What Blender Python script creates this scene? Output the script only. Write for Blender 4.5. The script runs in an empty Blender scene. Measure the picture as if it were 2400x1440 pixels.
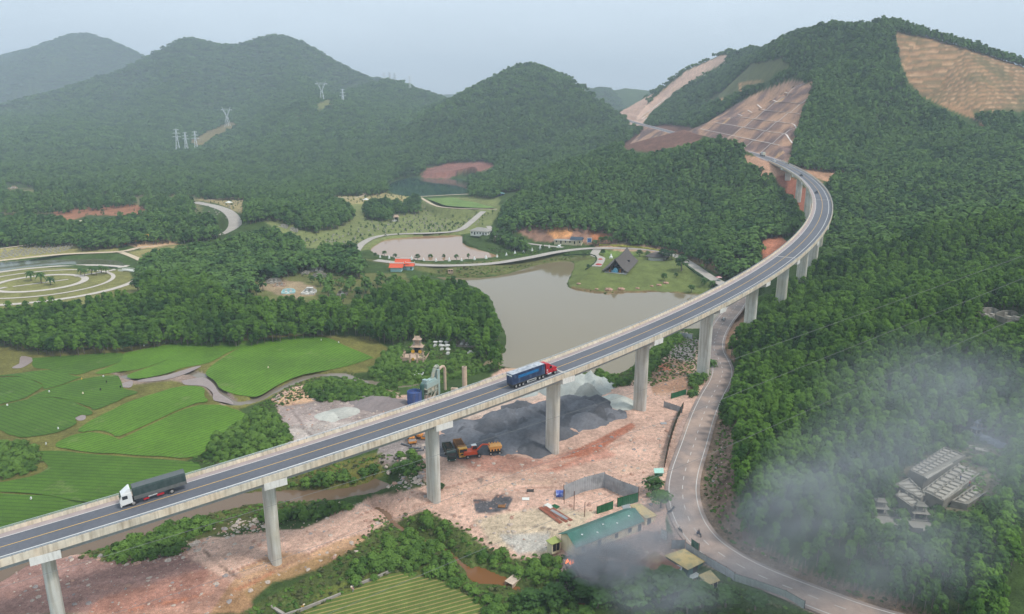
import bpy, math, random
import numpy as np
from mathutils import Vector, Matrix
random.seed(7); RNG = np.random.default_rng(11)
S = bpy.context.scene
COL = S.collection
# ---------------------------------------------------------------- camera
CAMZ = 93.0; FPX = 1680.4; PIT = 0.256029; ROLL = 0.0028656
cam = bpy.data.cameras.new("camera"); camo = bpy.data.objects.new("camera", cam); COL.objects.link(camo)
cam.sensor_width = 36.0; cam.lens = FPX / 2400 * 36.0; cam.clip_start = 1.0; cam.clip_end = 20000
camo.location = (0, 0, CAMZ)
camo.rotation_euler = (Matrix.Rotation(math.pi/2 - PIT, 3, 'X') @ Matrix.Rotation(ROLL, 3, 'Z')).to_euler()
S.camera = camo
# ---------------------------------------------------------------- world, sun, exposure
SUN_EL = math.radians(56); SUN_AZ = math.radians(115)      # azimuth measured from +Y towards +X
w = bpy.data.worlds.new("World"); S.world = w; w.use_nodes = True
nt = w.node_tree; bg = nt.nodes["Background"]
sky = nt.nodes.new("ShaderNodeTexSky"); sky.sky_type = 'NISHITA'; sky.sun_disc = False
sky.sun_elevation = SUN_EL; sky.sun_rotation = SUN_AZ
sky.air_density = 1.2; sky.dust_density = 3.0; sky.ozone_density = 2.0; sky.altitude = 50
ov = nt.nodes.new("ShaderNodeMixRGB"); ov.blend_type = 'MIX'; ov.inputs[0].default_value = 0.86
ov.inputs[2].default_value = (5.4, 6.15, 6.8, 1)             # thin even overcast veil
nt.links.new(sky.outputs[0], ov.inputs[1])
_tc = nt.nodes.new("ShaderNodeTexCoord"); _mp = nt.nodes.new("ShaderNodeMapping"); _mp.inputs["Scale"].default_value = (1, 1, 4); _nz = nt.nodes.new("ShaderNodeTexNoise"); _nz.inputs["Scale"].default_value = 2.2; _nz.inputs["Detail"].default_value = 4
_mr = nt.nodes.new("ShaderNodeMapRange"); _mr.inputs[1].default_value = .3; _mr.inputs[2].default_value = .7; _mr.inputs[3].default_value = .9; _mr.inputs[4].default_value = 1.08; _vs = nt.nodes.new("ShaderNodeVectorMath"); _vs.operation = 'SCALE'
nt.links.new(_tc.outputs["Generated"], _mp.inputs[0]); nt.links.new(_mp.outputs[0], _nz.inputs[0]); nt.links.new(_nz.outputs[0], _mr.inputs[0]); nt.links.new(ov.outputs[0], _vs.inputs[0]); nt.links.new(_mr.outputs[0], _vs.inputs["Scale"]); nt.links.new(_vs.outputs[0], bg.inputs[0])
bg.inputs[1].default_value = 0.12
sl = bpy.data.lights.new("sun", 'SUN'); sl.energy = 1.9; sl.angle = math.radians(11); sl.color = (1, .955, .9)
so = bpy.data.objects.new("sun", sl); COL.objects.link(so)
sd = Vector((math.sin(SUN_AZ)*math.cos(SUN_EL), math.cos(SUN_AZ)*math.cos(SUN_EL), math.sin(SUN_EL)))
so.rotation_euler = sd.to_track_quat('Z', 'Y').to_euler(); so.location = (0, 0, 600)
S.view_settings.view_transform = 'Standard'; S.view_settings.look = 'None'
S.view_settings.exposure = 0.5; S.view_settings.gamma = 1.0
try:
    S.cycles.max_bounces = 5; S.cycles.diffuse_bounces = 2; S.cycles.glossy_bounces = 2
    S.cycles.transmission_bounces = 2; S.cycles.volume_bounces = 0; S.cycles.transparent_max_bounces = 6
    S.cycles.caustics_reflective = False; S.cycles.caustics_refractive = False
    S.cycles.volume_step_rate = 4.0; S.cycles.volume_max_steps = 96
except Exception: pass
# ---------------------------------------------------------------- surveying helpers: photo pixel <-> place
_cP, _sP, _cR, _sR = math.cos(PIT), math.sin(PIT), math.cos(ROLL), math.sin(ROLL)
def ray(px, py):
    u, v = px-1200, py-720; u, v = u*_cR+v*_sR, -u*_sR+v*_cR
    U = -v/FPX
    return u/FPX, _cP+U*_sP, -_sP+U*_cP
def P(px, py, z=0.0):
    r = ray(px, py); t = (z-CAMZ)/r[2]
    return (r[0]*t, r[1]*t, z)
def Yp(px, py, Y, dz=0.0):
    r = ray(px, py); t = Y/r[1]
    return (r[0]*t, Y, CAMZ+r[2]*t+dz)
def proj(x, y, z):
    z = z-CAMZ; f = y*_cP-z*_sP; up = y*_sP+z*_cP
    u = x/f*FPX; v = -up/f*FPX
    return 1200+u*_cR-v*_sR, 720+u*_sR+v*_cR
# ---------------------------------------------------------------- noise
_NG = RNG.random((256, 256))
def vnoise(x, y):
    xi = np.floor(x).astype(int); yi = np.floor(y).astype(int); fx = x-xi; fy = y-yi
    fx = fx*fx*(3-2*fx); fy = fy*fy*(3-2*fy)
    a = _NG[xi & 255, yi & 255]; b = _NG[(xi+1) & 255, yi & 255]; c = _NG[xi & 255, (yi+1) & 255]; d = _NG[(xi+1) & 255, (yi+1) & 255]
    return (a*(1-fx)+b*fx)*(1-fy)+(c*(1-fx)+d*fx)*fy
def fbm(x, y, o=4, s=1.0):
    r = 0; a = 1; t = 0; x = np.asarray(x, float)*s; y = np.asarray(y, float)*s
    for i in range(o):
        r = r+a*(vnoise(x+17.3*i, y-9.1*i)-.5); t += a; a *= .5; x = x*2.03+5.1; y = y*2.03-3.7
    return r/t*2
def sst(x, a, b):
    t = np.clip((x-a)/(b-a), 0, 1); return t*t*(3-2*t)
def inpoly(poly, x, y):
    r = np.zeros(x.shape, bool); n = len(poly)
    for i in range(n):
        x0, y0 = poly[i][:2]; x1, y1 = poly[(i+1) % n][:2]
        if y0 == y1: continue
        c = ((y0 > y) != (y1 > y)) & (x < (x1-x0)*(y-y0)/(y1-y0)+x0); r ^= c
    return r
def pdist(line, x, y, closed=False):
    """distance to polyline, plus interpolated z when the line has one"""
    best = np.full(x.shape, 1e9); zz = np.zeros(x.shape); side = np.zeros(x.shape); n = len(line)
    for i in range(n if closed else n-1):
        p = line[i]; q = line[(i+1) % n]; dx, dy = q[0]-p[0], q[1]-p[1]; L = dx*dx+dy*dy+1e-9
        t = np.clip(((x-p[0])*dx+(y-p[1])*dy)/L, 0, 1)
        ex = x-p[0]-t*dx; ey = y-p[1]-t*dy; d = np.hypot(ex, ey); m = d < best
        best = np.where(m, d, best)
        if len(p) > 2: zz = np.where(m, p[2]+t*(q[2]-p[2]), zz)
        side = np.where(m, np.sign(dx*ey-dy*ex), side)
    return best, zz, side
def sdist(poly, x, y, marg=30):
    """signed distance (positive inside), only worked out near the polygon"""
    out = np.full(x.shape, -1e9); xs = [p[0] for p in poly]; ys = [p[1] for p in poly]
    m = (x > min(xs)-marg) & (x < max(xs)+marg) & (y > min(ys)-marg) & (y < max(ys)+marg)
    if m.any():
        X = x[m]; Y = y[m]; d = pdist([p[:2] for p in poly], X, Y, True)[0]
        out[m] = np.where(inpoly(poly, X, Y), d, -d)
    return out
def catmull(pts, n=8):
    p = [np.array(a, float) for a in pts]; p = [2*p[0]-p[1]]+p+[2*p[-1]-p[-2]]; r = []
    for i in range(1, len(p)-2):
        for k in range(n):
            t = k/n; r.append(.5*((2*p[i])+(-p[i-1]+p[i+1])*t+(2*p[i-1]-5*p[i]+4*p[i+1]-p[i+2])*t*t+(-p[i-1]+3*p[i]-3*p[i+1]+p[i+2])*t**3))
    r.append(p[-2]); return [tuple(a) for a in r]
# ---------------------------------------------------------------- bridge alignment (surveyed from the photo, metres)
BK = 3.5/3.75
def _align():
    X, Y, Z = -42.748, 157.860, -75.6436; hd = 1.03335; g = .0542139; k = -.00144294; s1 = -189.447; Ls = 268.0; g2 = .00851725/1000
    ds = 2.0; s = np.arange(-140, 700, ds); kk = np.clip((s-s1)/Ls, 0, 1)*k; th = hd+np.cumsum(kk)*ds
    x = np.cumsum(np.sin(th))*ds; y = np.cumsum(np.cos(th))*ds; i0 = np.searchsorted(s, 0)
    x += X-x[i0]; y += Y-y[i0]; z = Z+g*s+g2*s*s
    return s*BK, x*BK, y*BK, z*BK+CAMZ, th
BS, BX, BY, BZ, BT = _align()
def bst(s, o=0.0, dz=0.0):
    e = lambda A: float(np.interp(s, BS, A)); t = e(BT)
    return (e(BX)+o*math.cos(t), e(BY)-o*math.sin(t), e(BZ)+dz)
def bhead(s): return float(np.interp(s, BS, BT))
SPAN = 43.2271*BK; SC0 = -59.191*BK
def pier_s(n): return SC0+n*SPAN
S_AB = pier_s(16)
HWY = [bst(S_AB+d) for d in (0, 15, 30)]
_e = HWY[-1]
HWY += [(234, 705, 60.8), (233.5, 735, 62.2), (230, 780, 64.5), (225, 900, 70), (222, 1100, 79), (223, 1300, 86), (232, 1500, 92), (240, 1680, 97.5), (236, 1850, 100), (210, 2000, 102)]
HWY = catmull(HWY, 6)
# ================================================================ TERRAIN
CZ = """0,1440,-1 200,1400,-1 420,1300,-1.5 640,1312,-1 880,1240,-.5 1020,1170,.3 1296,1058,1.1 1498,960,2.5 1400,1150,1 1300,1300,.5 1450,1250,1
1100,1310,-2.5 900,1400,-3 1100,1430,-3 1250,1400,-2.5 1500,1400,0 700,1420,-3 0,1200,-3 200,1050,-3 500,1000,-3 0,880,-3 300,850,-3 600,830,-3
850,840,-3 950,870,-2.5 700,960,-1 900,950,-.5 1050,900,-.5 1180,880,-.5 1400,900,.5 1560,850,2 1580,940,2.5 1720,740,4.5 1690,850,3.5 1660,950,3
1610,1100,2.5 1600,1200,2.5 1680,1300,2.5 1850,1380,2.5 2050,1440,2.5 600,1180,-3.4 300,1250,-3.4 1730,1000,9 1722,1100,8.5 1722,1200,8 1850,1325,7 1950,1370,6 2100,1410,6
1740,900,6 1900,900,10 2100,900,16 2300,900,20 2500,900,24 2000,1100,11 2200,1130,11 2400,1100,14 2000,1250,8 2200,1280,8 2400,1300,10 2300,1420,6
1850,800,11 1765,800,8.7 2000,750,19 2200,750,27 2400,700,33 2300,620,28 1790,697,11 1892,634,17 2000,590,23 2200,530,34 2400,490,41 2600,457,48
-400,1000,-3 -400,600,3 2800,900,30 2800,1300,12 2800,600,46 1200,1700,-2 0,1700,-2 2400,1700,4 -400,1500,-2 2800,1600,5
0,560,3 200,560,3 0,700,2 200,700,2 400,500,6 600,480,5 900,470,5 1100,470,4 900,540,3 1150,540,3 830,600,3 1000,620,2 1250,600,3 700,660,2
400,640,3 700,540,4 0,480,5 200,450,5 300,720,1 600,720,2 1000,720,3 1100,760,1 50,760,0 300,800,-2.5 600,790,-2.5 0,800,-2 880,790,-2 975,850,-1.8
1050,820,0 1100,800,.3 1180,525,3 1250,562,3 1400,574,2.5 1550,588,2.5 1620,603,3 1660,640,3 1700,640,4 1450,650,1.5 1500,620,2 1170,505,3 1640,690,0 1300,700,-2
1000,440,3 930,440,3 1090,450,3 1600,760,-1 1400,780,-3"""
CY = """690,520,590,0:9 700,470,640,0:10 1180,455,690,8 1220,465,680,8 1320,526,552,1 1220,530,562,1 1440,545,532,1 1400,500,575,9 1400,450,640,8 1400,400,720,8
1300,425,690,8 1500,372,745,8 1600,345,745,8 1690,325,700,8 1640,335,735,8 1740,362,655,8 1550,540,545,8 1550,500,590,8 1550,450,640,8 1650,500,560,8 1650,450,610,8
1650,400,660,8 1750,420,600,8 1750,470,540,8 1750,520,480,8 1850,540,440,8 1700,570,440,6 1300,400,900,8 1500,350,950,8 1440,300,1200,8 1470,288,1350,8 1620,305,950,0
1550,340,880,0 1480,345,880,0 1200,350,1150,8 1300,330,1300,8 1100,380,1150,8 1000,350,1300,8 500,430,980,8 500,400,1150,8 500,360,1400,8 430,357,1600,0
533,287,2000,0 600,300,1850,8 250,330,1600,8 250,280,2000,8 50,300,1700,8 50,350,1450,8 0,400,1100,8 750,240,1900,0 690,250,2100,0 850,300,1600,8 800,370,1300,8
950,260,2000,8 1070,395,1200,2 1130,385,1250,2 -400,350,1450,8 -400,280,2000,8 2200,430,540,8 2000,420,600,8 2400,420,560,8 2400,350,650,8 2200,330,700,8 2100,400,600,8
2800,350,700,8 1640,268,1180,8 1750,235,1130,8 1720,190,1320,8 1800,175,1250,8 1850,150,1180,8 1600,285,1250,8 1560,250,1550,8 1620,210,1550,8 1950,386,700,0 2040,386,705,0 1400,340,1150,8 200,410,1080,8 350,400,1120,8"""
WP = [(119,308,10),(141,342,10.5),(161,377,12),(178,413,14),(193,451,16),(206,489,18),(217,528,22),(225,567,30),(230,607,44),(250,607,45),(260,430,20),(330,450,28),(270,500,26),(300,560,38),
      (200,590,32),(-2500,5500,60),(0,5500,60),(2500,5500,60),(0,4200,80),(1600,3200,120),(-1600,3600,100),(900,2500,130),(0,2900,70),(500,3200,60),(1200,1500,120),(-3500,4200,80),(-900,2700,120),
      (700,1600,110),(0,7500,60),(-4000,7500,60),(4000,7500,60),(230,2100,95),(100,2000,80)]
_c = []
for t in CZ.split():
    a, b, z = map(float, t.split(',')); _c.append(P(a, b, z))
for t in CY.split():
    a, b, Y, o = t.split(',')
    o = o.split(':'); p = Yp(float(a), float(b), float(Y)); _c.append((p[0], p[1], float(o[1]) if len(o) > 1 else p[2]-float(o[0])))
_c += WP
_c = np.array(_c, float)
def lp(x, y): return np.arctan2(x, np.maximum(y, 1)), np.log(np.hypot(x, np.maximum(y, 1)))
_a, _b = lp(_c[:, 0], _c[:, 1]); _n = len(_c)
def _phi(r2): return np.where(r2 > 1e-12, r2*np.log(r2+1e-12), 0)
_A = np.zeros((_n+3, _n+3)); _r = (_a[:, None]-_a)**2+(_b[:, None]-_b)**2
_A[:_n, :_n] = _phi(_r)+np.eye(_n)*2e-4; _A[:_n, _n] = 1; _A[:_n, _n+1] = _a; _A[:_n, _n+2] = _b; _A[_n:, :_n] = _A[:_n, _n:].T
_w = np.linalg.solve(_A, np.concatenate([_c[:, 2], [0, 0, 0]]))
def tps(x, y):
    a, b = lp(x, y); o = _w[_n]+_w[_n+1]*a+_w[_n+2]*b
    for i in range(_n): o = o+_w[i]*_phi((a-_a[i])**2+(b-_b[i])**2)
    return o
def rid(txt, off=0): return [Yp(*map(float, t.split(',')), dz=-off) for t in txt.split()]
RIDGES = [  # crest points, flank slope, roundness
 (rid("-250,165,4400 -100,150,4300 40,127,4300 130,105,4200 180,84,4100 205,80,4100 245,92,4100 300,118,4050 345,142,4000 440,200,3900"), .5, 50),
 (rid("-300,150,5600 0,140,5600 90,122,5500 180,150,5500"), .4, 80),
 (rid("-400,330,1900 -150,280,2150 0,248,2400 160,212,2500 250,187,2600 340,141,2700 380,117,2750 450,96,2800 490,103,2800 560,110,2800 590,97,2850 640,89,2850 675,90,2850 720,117,2800 790,152,2750 850,184,2700 910,225,2650"), .43, 45),
 (rid("450,96,2800 425,160,2500 395,225,2200 360,290,1900"), .55, 30), (rid("655,92,2850 700,180,2400 745,240,1930 700,290,1750"), .5, 30),
 (rid("560,112,2800 580,190,2450 600,260,2150"), .5, 25), (rid("250,187,2600 200,250,2200 120,310,1800"), .4, 30),
 (rid("745,240,1900 820,226,2100 870,204,2300 920,197,2350 950,209,2300 985,213,2250 1030,231,2200 1065,249,2150 1120,292,2000"), .42, 30),
 (rid("920,199,2350 900,250,2000 850,300,1700"), .45, 30),
 (rid("700,190,3300 860,186,3300 885,183,3300 915,190,3300 960,215,3300"), .45, 30),
 (rid("960,280,2000 1000,263,1900 1040,245,1850 1100,226,1800 1160,197,1750 1210,167,1700 1240,158,1750 1265,161,1740 1310,179,1720 1350,191,1700 1385,195,1690 1470,205,1690"), .45, 25),
 (rid("1242,159,1700 1260,230,1500 1250,300,1350"), .5, 25), (rid("1340,190,1630 1380,250,1450"), .5, 20),
 (rid("960,205,5600 990,213,5500 1030,223,5500 1060,221,5500 1085,224,5500 1150,250,5500"), .4, 60),
 (rid("1300,235,3400 1390,212,3200 1415,207,3200 1440,210,3200 1465,206,3200 1500,211,3200 1540,218,3200 1640,240,3200"), .42, 50),
 (rid("2750,240,830 2620,200,850 2400,141,880 2260,96,900 2160,70,930 2080,48,950 2010,53,970 1950,52,1010 1900,61,1090 1860,78,1200 1815,108,1400", 8), .47, 10),
 (rid("1815,110,1400 1760,111,1500 1720,117,1550 1700,126,1600 1610,165,1650 1540,220,1700 1480,290,1720", 3), .75, 10),
 (rid("2080,60,950 2000,135,880 1930,172,830 1880,186,800 1850,188,800 1740,240,860 1640,292,960", 6), .62, 8),
]
HR = []
def terrain(x, y, cut=True):
    T = tps(x, y)
    R = np.zeros(x.shape)
    for pts, sl, rw in RIDGES:
        ys = [p[1] for p in pts]; zs = max(p[2] for p in pts); m = np.abs(y-np.mean(ys)) < (max(ys)-min(ys))/2+zs/sl+50  # reach of the flank
        if not m.any(): continue
        d, z, _ = pdist(pts, x[m], y[m]); d = d*(1+.18*fbm(x[m], y[m], 3, 1/220.))
        if sl == .47: sl = .47+.42*np.clip((450-x[m])/120, 0, 1)*(y[m] > 860)
        h = z-sl*(np.sqrt(d*d+rw*rw)-rw)
        a = T[m]; k = 9.0; T[m] = k*np.logaddexp(a/k, h/k)
    far = sst(y, 600, 1400)
    T = T+fbm(x, y, 4, 1/90.)*far*np.clip((T-25)/60, 0, 1)*9
    T = T+fbm(x, y, 4, 1/14.)*.22+fbm(x, y, 3, 1/2.6)*.06
    bare = np.zeros(x.shape)
    if cut:
        m = (y > 560) & (y < 2000) & (x > -200) & (x < 700)
        X, Y = x[m], y[m]; d, rz, side = pdist(HWY, X, Y); t = T[m].copy()
        e = np.maximum(d-9.5, 0)+fbm(X, Y, 3, 1/25.)*1.2*(d > 12); e = np.maximum(e, 0)
        p = 12.0; hc = rz+np.where(True, 10*np.floor(e/p)+np.minimum((e % p)*1.0, 10.0), 0)*.92-.3
        past = Y > bst(S_AB)[1]-1
        cutm = (t > hc) & (Y > 560) & (d < 125)
        lowm = (Y < 690) & (t > rz-.4) & (d < 40) & cutm
        n = np.where(cutm & (past | (d > 9)), hc, t)
        fl = rz-.25-.66*np.maximum(d-8.2, 0)
        n2 = np.where(past | (np.hypot(X-HWY[0][0], Y-HWY[0][1]) < 26), np.maximum(n, np.where(past, fl, HWY[0][2]-3.2-.75*np.maximum(np.hypot(np.maximum(np.abs(X-HWY[0][0])-6, 0), HWY[0][1]-Y), 0))), n)
        bare[m] = np.where((n < t-.6) | (n2 > n+.3), 1, 0)
        T[m] = n2
    return T, bare
# water bodies: outline in photo pixels, level
LAKE = [(1020,650),(1100,652),(1180,645),(1245,625),(1310,613),(1345,618),(1335,650),(1330,672),(1370,684),(1430,690),(1500,686),(1560,686),(1630,690),(1670,692),(1720,715),(1690,752),(1650,770),(1600,772),(1560,785),(1530,815),(1495,850),(1462,872),(1430,882),(1380,874),(1340,876),(1250,868),(1190,862),(1150,855),(1180,832),(1186,790),(1165,740),(1150,700),(1110,672),(1060,662)]
POND = [(868,590),(872,580),(905,562),(960,556),(1020,553),(1080,552),(1085,570),(1110,582),(1170,600),(1160,607),(1080,613),(1000,614),(930,608),(885,601)]
FLAKE = [(905,440),(920,428),(960,416),(1010,420),(1060,419),(1092,424),(1098,455),(1050,459),(1000,461),(930,457)]
NWP = [(-120,625),(-50,618),(60,610),(170,608),(230,607),(280,614),(300,628),(262,629),(180,622),(90,626),(0,638),(-60,650),(-120,660)]
BPOOL = [(1090,1340),(1120,1330),(1160,1345),(1200,1360),(1180,1374),(1120,1368),(1095,1352)]
def pxw(poly, z, c=0): 
    w_ = [P(a, b, z) for a, b in poly]
    if c: w_ = catmull(w_+[w_[0]], c)[:-1]
    return w_
WATER = [("lake", pxw(LAKE, -1.5, 4), -1.5), ("pond", pxw(POND, 1, 4), 1.), ("reservoir", pxw(FLAKE, 3., 3), 3.), ("canal", pxw(NWP, 1, 3), 1.), ("ditch_pool", pxw(BPOOL, -3.88, 3), -3.88)]
CREEKS = [("creek", catmull([P(*a, -3.9) for a in [(1190,850),(1150,862),(1107,875),(1060,888),(1000,903),(930,910),(880,900),(835,893),(800,880),(760,880),(722,885),(665,908),(610,935),(570,946),(530,940),(500,905),(470,880),(430,876),(385,888),(330,890),(290,880)]], 5), 2.2, -3.9),
 ("stream", catmull([P(*a, -3.9) for a in [(-60,1380),(60,1315),(180,1287),(300,1252),(420,1212),(520,1182),(600,1168),(700,1166),(800,1160),(868,1146),(900,1130)]], 5), 3.4, -3.9),
 ("brook", catmull([P(*a, -3.9) for a in [(880,1190),(905,1203),(930,1232),(975,1258),(1030,1280),(1080,1320),(1120,1350),(1180,1372),(1230,1386),(1300,1404),(1370,1420)]], 5), .6, -3.9)]
# ground roads and paths: centre line in photo pixels, level, half width
def PL(txt, z, n=5): 
    q = []
    for t in txt.split():
        v = list(map(float, t.split(','))); q.append(P(v[0], v[1], v[2] if len(v) > 2 else z))
    return catmull(q, n)
LROAD = PL("2150,1480,2.6 2015,1440,2.6 1860,1382,2.6 1775,1347,2.6 1703,1308,2.6 1648,1265,2.6 1614,1215,2.6 1600,1160,2.6 1605,1108,2.6 1627,1040,2.7 1648,975,3.0 1668,930,3.2 1688,893,3.5 1693,868,3.7 1686,845,3.8 1674,818,4.0 1678,788,4.2 1698,752,4.5 1720,725,4.6 1733,702,4.4 1722,684,4.0", 0, 8)
HROAD = PL("1722,684,4.0 1690,664,3.6 1655,644,3.2 1620,620 1585,600 1540,588 1480,583 1400,582 1350,585 1300,592 1240,604 1160,617 1080,622 1000,622 930,616 880,610", 3., 6)
WAYS = [("road", LROAD, 4.3), ("avenue", HROAD, 3.3),
 ("pond_road", PL("832,592 848,572 880,556 930,549 1020,546 1075,540 1105,520 1122,505 1140,490", 3.), 3.0),
 ("hill_path", PL("1145,530 1160,552 1200,565 1260,574 1320,580", 3.), 2.2),
 ("cemetery_road", PL("455,474 500,483 532,495 549,513 550,532 535,547 505,557", 4.), 5.5),
 ("dirt_road", PL("505,557 450,564 400,573 330,580 280,590 150,596 0,611 -100,622", 3.5), 2.6),
 ("sand_path", PL("985,463 1020,482 1060,488 1115,490 1172,491", 4.5), 1.8), ("lakeside_path", PL("985,461 1020,459 1060,457 1100,455 1130,454", 4.5), 2.2),
 ("garden_path", PL("278,590 300,597 330,610 352,622", 3.2), 2.0), ("bank_path", PL("0,583 60,575 120,567 172,559", 3.5), 1.5),
 ("far_path", PL("55,491 100,485 150,482", 5.), 1.6), ("grove_path", PL("185,517 198,522 205,538", 4.), 2.0), ("loop_path", PL("752,452 790,462 830,464 855,456 840,449 790,447 752,452", 6.), 1.5),
 ("terrace_path", PL("480,470 520,466 600,460 640,462", 5.), 1.5), ("entry_path", PL("1400,585 1393,598 1408,606 1398,625", 2.6), 3.0)]
FLATS = [([(-80,795),(100,812),(300,800),(600,783),(800,785),(880,832),(880,850),(760,882),(640,915),(600,960),(560,1000),(480,1070),(480,1100),(260,1220),(150,1260),(-80,1330)], -3.1, 1.0),
 ([(640,1500),(700,1440),(828,1374),(925,1336),(1040,1356),(1150,1420),(1130,1500)], -3.1, .8),
 ([(-120,640),(0,626),(100,622),(250,625),(330,650),(320,690),(250,715),(100,735),(-120,740)], 2.0, 3.)]
def finish(x, y):
    T, bare = terrain(x, y)
    for poly, z, f in FLATS:
        s = sdist([P(a, b, z)[:2] for a, b in poly], x, y, 12); k = sst(s, -f*2.5, f); T = T*(1-k)+(z+fbm(x, y, 3, 1/3.)*.05)*k
    for nm, ln, hw in WAYS:
        a = np.array(ln); m = (x > a[:, 0].min()-25) & (x < a[:, 0].max()+25) & (y > a[:, 1].min()-25) & (y < a[:, 1].max()+25)
        if not m.any(): continue
        d, z, _ = pdist(ln, x[m], y[m]); k = 1-sst(d, hw+.6, hw+6); T[m] = T[m]*(1-k)+(z-.22)*k
    for nm, poly, z in WATER:
        s = sdist(poly, x+fbm(x, y, 3, 1/6.)*.8, y+fbm(x+50, y, 3, 1/6.)*1.2, 60); m = s > -55; sm = s[m]; t = T[m]
        up = z+.25+np.clip(-sm, 0, 60)*.28
        T[m] = np.where(sm > 0, z-.2-np.clip(sm, 0, 4)*.5, np.where(sm > -14, np.minimum(np.maximum(t, z+.25), up+0*t) if nm != 'pond' else np.clip(t, z+.3, z+1.6), t))
    for nm, ln, hw, z in CREEKS:
        a = np.array(ln); m = (x > a[:, 0].min()-15) & (x < a[:, 0].max()+15) & (y > a[:, 1].min()-15) & (y < a[:, 1].max()+15)
        d, _, _ = pdist([p[:2] for p in ln], x[m]+fbm(x[m], y[m], 3, 1/5.)*.7, y[m]+fbm(x[m], y[m]+40, 3, 1/5.)*.7); t = T[m]
        T[m] = np.where(d < hw, z-.4, np.minimum(t, z+.15+np.maximum(d-hw, 0)*.75))
    return T, bare
# ---------------------------------------------------------------- terrain mesh (grid radiating from the valley mouth)
NT_, NR_ = 1180, 900
_t = np.linspace(-1.0, 1.0, NT_); _y = np.exp(np.linspace(math.log(72), math.log(7500), NR_))
GY, GT = np.meshgrid(_y, _t, indexing='ij'); GX = GY*GT
gx, gy = GX.ravel(), GY.ravel()
gz, gbare = finish(gx, gy)
GZ = gz.reshape(NR_, NT_)
def ground(x, y):
    """height of the built terrain mesh at a place"""
    x = np.asarray(x, float); y = np.asarray(y, float)
    fi = (np.log(np.clip(y, 72.01, 7490))-math.log(72))/(math.log(7500)-math.log(72))*(NR_-1); fj = np.clip((x/y+1)/2*(NT_-1), 0, NT_-1.01)
    i = fi.astype(int); j = fj.astype(int); a = fi-i; b = fj-j
    return (GZ[i, j]*(1-b)+GZ[i, j+1]*b)*(1-a)+(GZ[i+1, j]*(1-b)+GZ[i+1, j+1]*b)*a
def gz1(x, y): return float(ground(np.array([x]), np.array([y]))[0])
def hit(px, py, y0=75, y1=6000):
    """where the sight line through a photo pixel meets the terrain"""
    r = ray(px, py); ys = np.exp(np.linspace(math.log(y0), math.log(y1), 1500)); t = ys/r[1]
    z = CAMZ+r[2]*t; g = ground(r[0]*t, ys); k = np.argmax(z < g)
    if not (z < g).any(): k = len(ys)-1
    return (float(r[0]*t[k]), float(ys[k]), float(g[k]))
# ---- ground cover colours by zone (what the soil or undergrowth is)
gpx, gpy = proj(gx, gy, gz)
wn = fbm(gx, gy, 4, 1/9.); wn2 = fbm(gx+300, gy, 4, 1/9.)
gcol = np.empty((len(gx), 3)); n1 = fbm(gx, gy, 5, 1/30.)[:, None]; n2 = fbm(gx, gy+500, 4, 1/4.)[:, None]
def rgb(*c): return np.array([((v/255)/12.92 if v <= 10 else ((v/255+.055)/1.055)**2.4) for v in c])
gcol[:] = rgb(66, 84, 42)*(1+.25*n1+.3*n2)
def zone(poly, c, f=3., amp=8., mix=1.0, var=.25, m0=None):
    if isinstance(poly, str): poly = [tuple(map(float, q.split(','))) for q in poly.split()]
    xs = [p[0] for p in poly]; ys = [p[1] for p in poly]
    m = (gpx > min(xs)-30) & (gpx < max(xs)+30) & (gpy > min(ys)-30) & (gpy < max(ys)+30)
    if m0 is not None: m &= m0
    if not m.any(): return
    s = sdist(poly, gpx[m]+wn[m]*amp, gpy[m]+wn2[m]*amp*.6, 30)
    k = (sst(s, -f/2, f/2)*mix)[:, None]; c = np.array(c)
    gcol[m] = gcol[m]*(1-k)+c*(1+var*n1[m]+var*1.2*n2[m])*k
PINK = rgb(206, 170, 150); SAND = rgb(200, 178, 152); RED = rgb(168, 118, 98); GREY = rgb(160, 156, 150); DKG = rgb(96, 94, 95); OCH = rgb(184, 144, 104); GRS = rgb(88, 112, 52); LAWN = rgb(118, 124, 76); BRN = rgb(120, 88, 68); MAUV = rgb(140, 106, 98); WEED = rgb(84, 96, 50); DRY = rgb(150, 136, 92)
flat = gy < 620
# far and mid clearings
zone("985,412 1000,396 1060,380 1130,378 1160,384 1150,396 1100,408 1050,418 1000,420", rgb(138, 96, 84), 4, 6)
zone("1452,345 1480,322 1530,296 1560,290 1640,300 1650,318 1620,345 1560,360 1500,355", rgb(112, 82, 70), 4, 5, m0=gy > 760)
zone("2098,72 2180,88 2260,112 2400,155 2460,180 2460,262 2400,262 2330,255 2280,262 2300,300 2330,300 2240,262 2160,226 2128,190 2112,150", rgb(150, 116, 84), 2, 4, var=.35, m0=gy > 560)
zone("1722,185 1760,150 1830,135 1852,160 1820,172 1800,190 1750,205 1700,225 1640,245 1690,215", rgb(96, 100, 64), 3, 5, m0=gy > 760)
zone("1660,240 1668,236 1700,228 1706,232 1670,243", OCH, 2, 2, m0=gy > 760)
zone("1730,195 1770,190 1790,192 1735,200 1742,215 1734,214", OCH, 2, 2, m0=gy > 760)
zone("440,330 500,300 540,285 560,292 500,322 470,345 480,360 455,358", rgb(120, 108, 70), 4, 8)
zone("720,245 770,225 790,240 740,262 700,290 690,275", rgb(110, 112, 64), 4, 8)
zone("300,380 380,368 420,352 440,362 380,385 250,410 180,418", rgb(116, 96, 76), 5, 8)
zone("1745,362 1820,378 1850,395 1900,412 1930,430 1900,440 1850,405 1810,420 1770,410 1745,392", rgb(178, 138, 112), 3, 5, m0=gy > 480)
zone("1830,372 1950,378 2040,386 2050,398 1990,400 1960,420 1940,428 1880,402 1830,385", rgb(176, 136, 108), 3, 5, m0=gy > 560)
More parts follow.
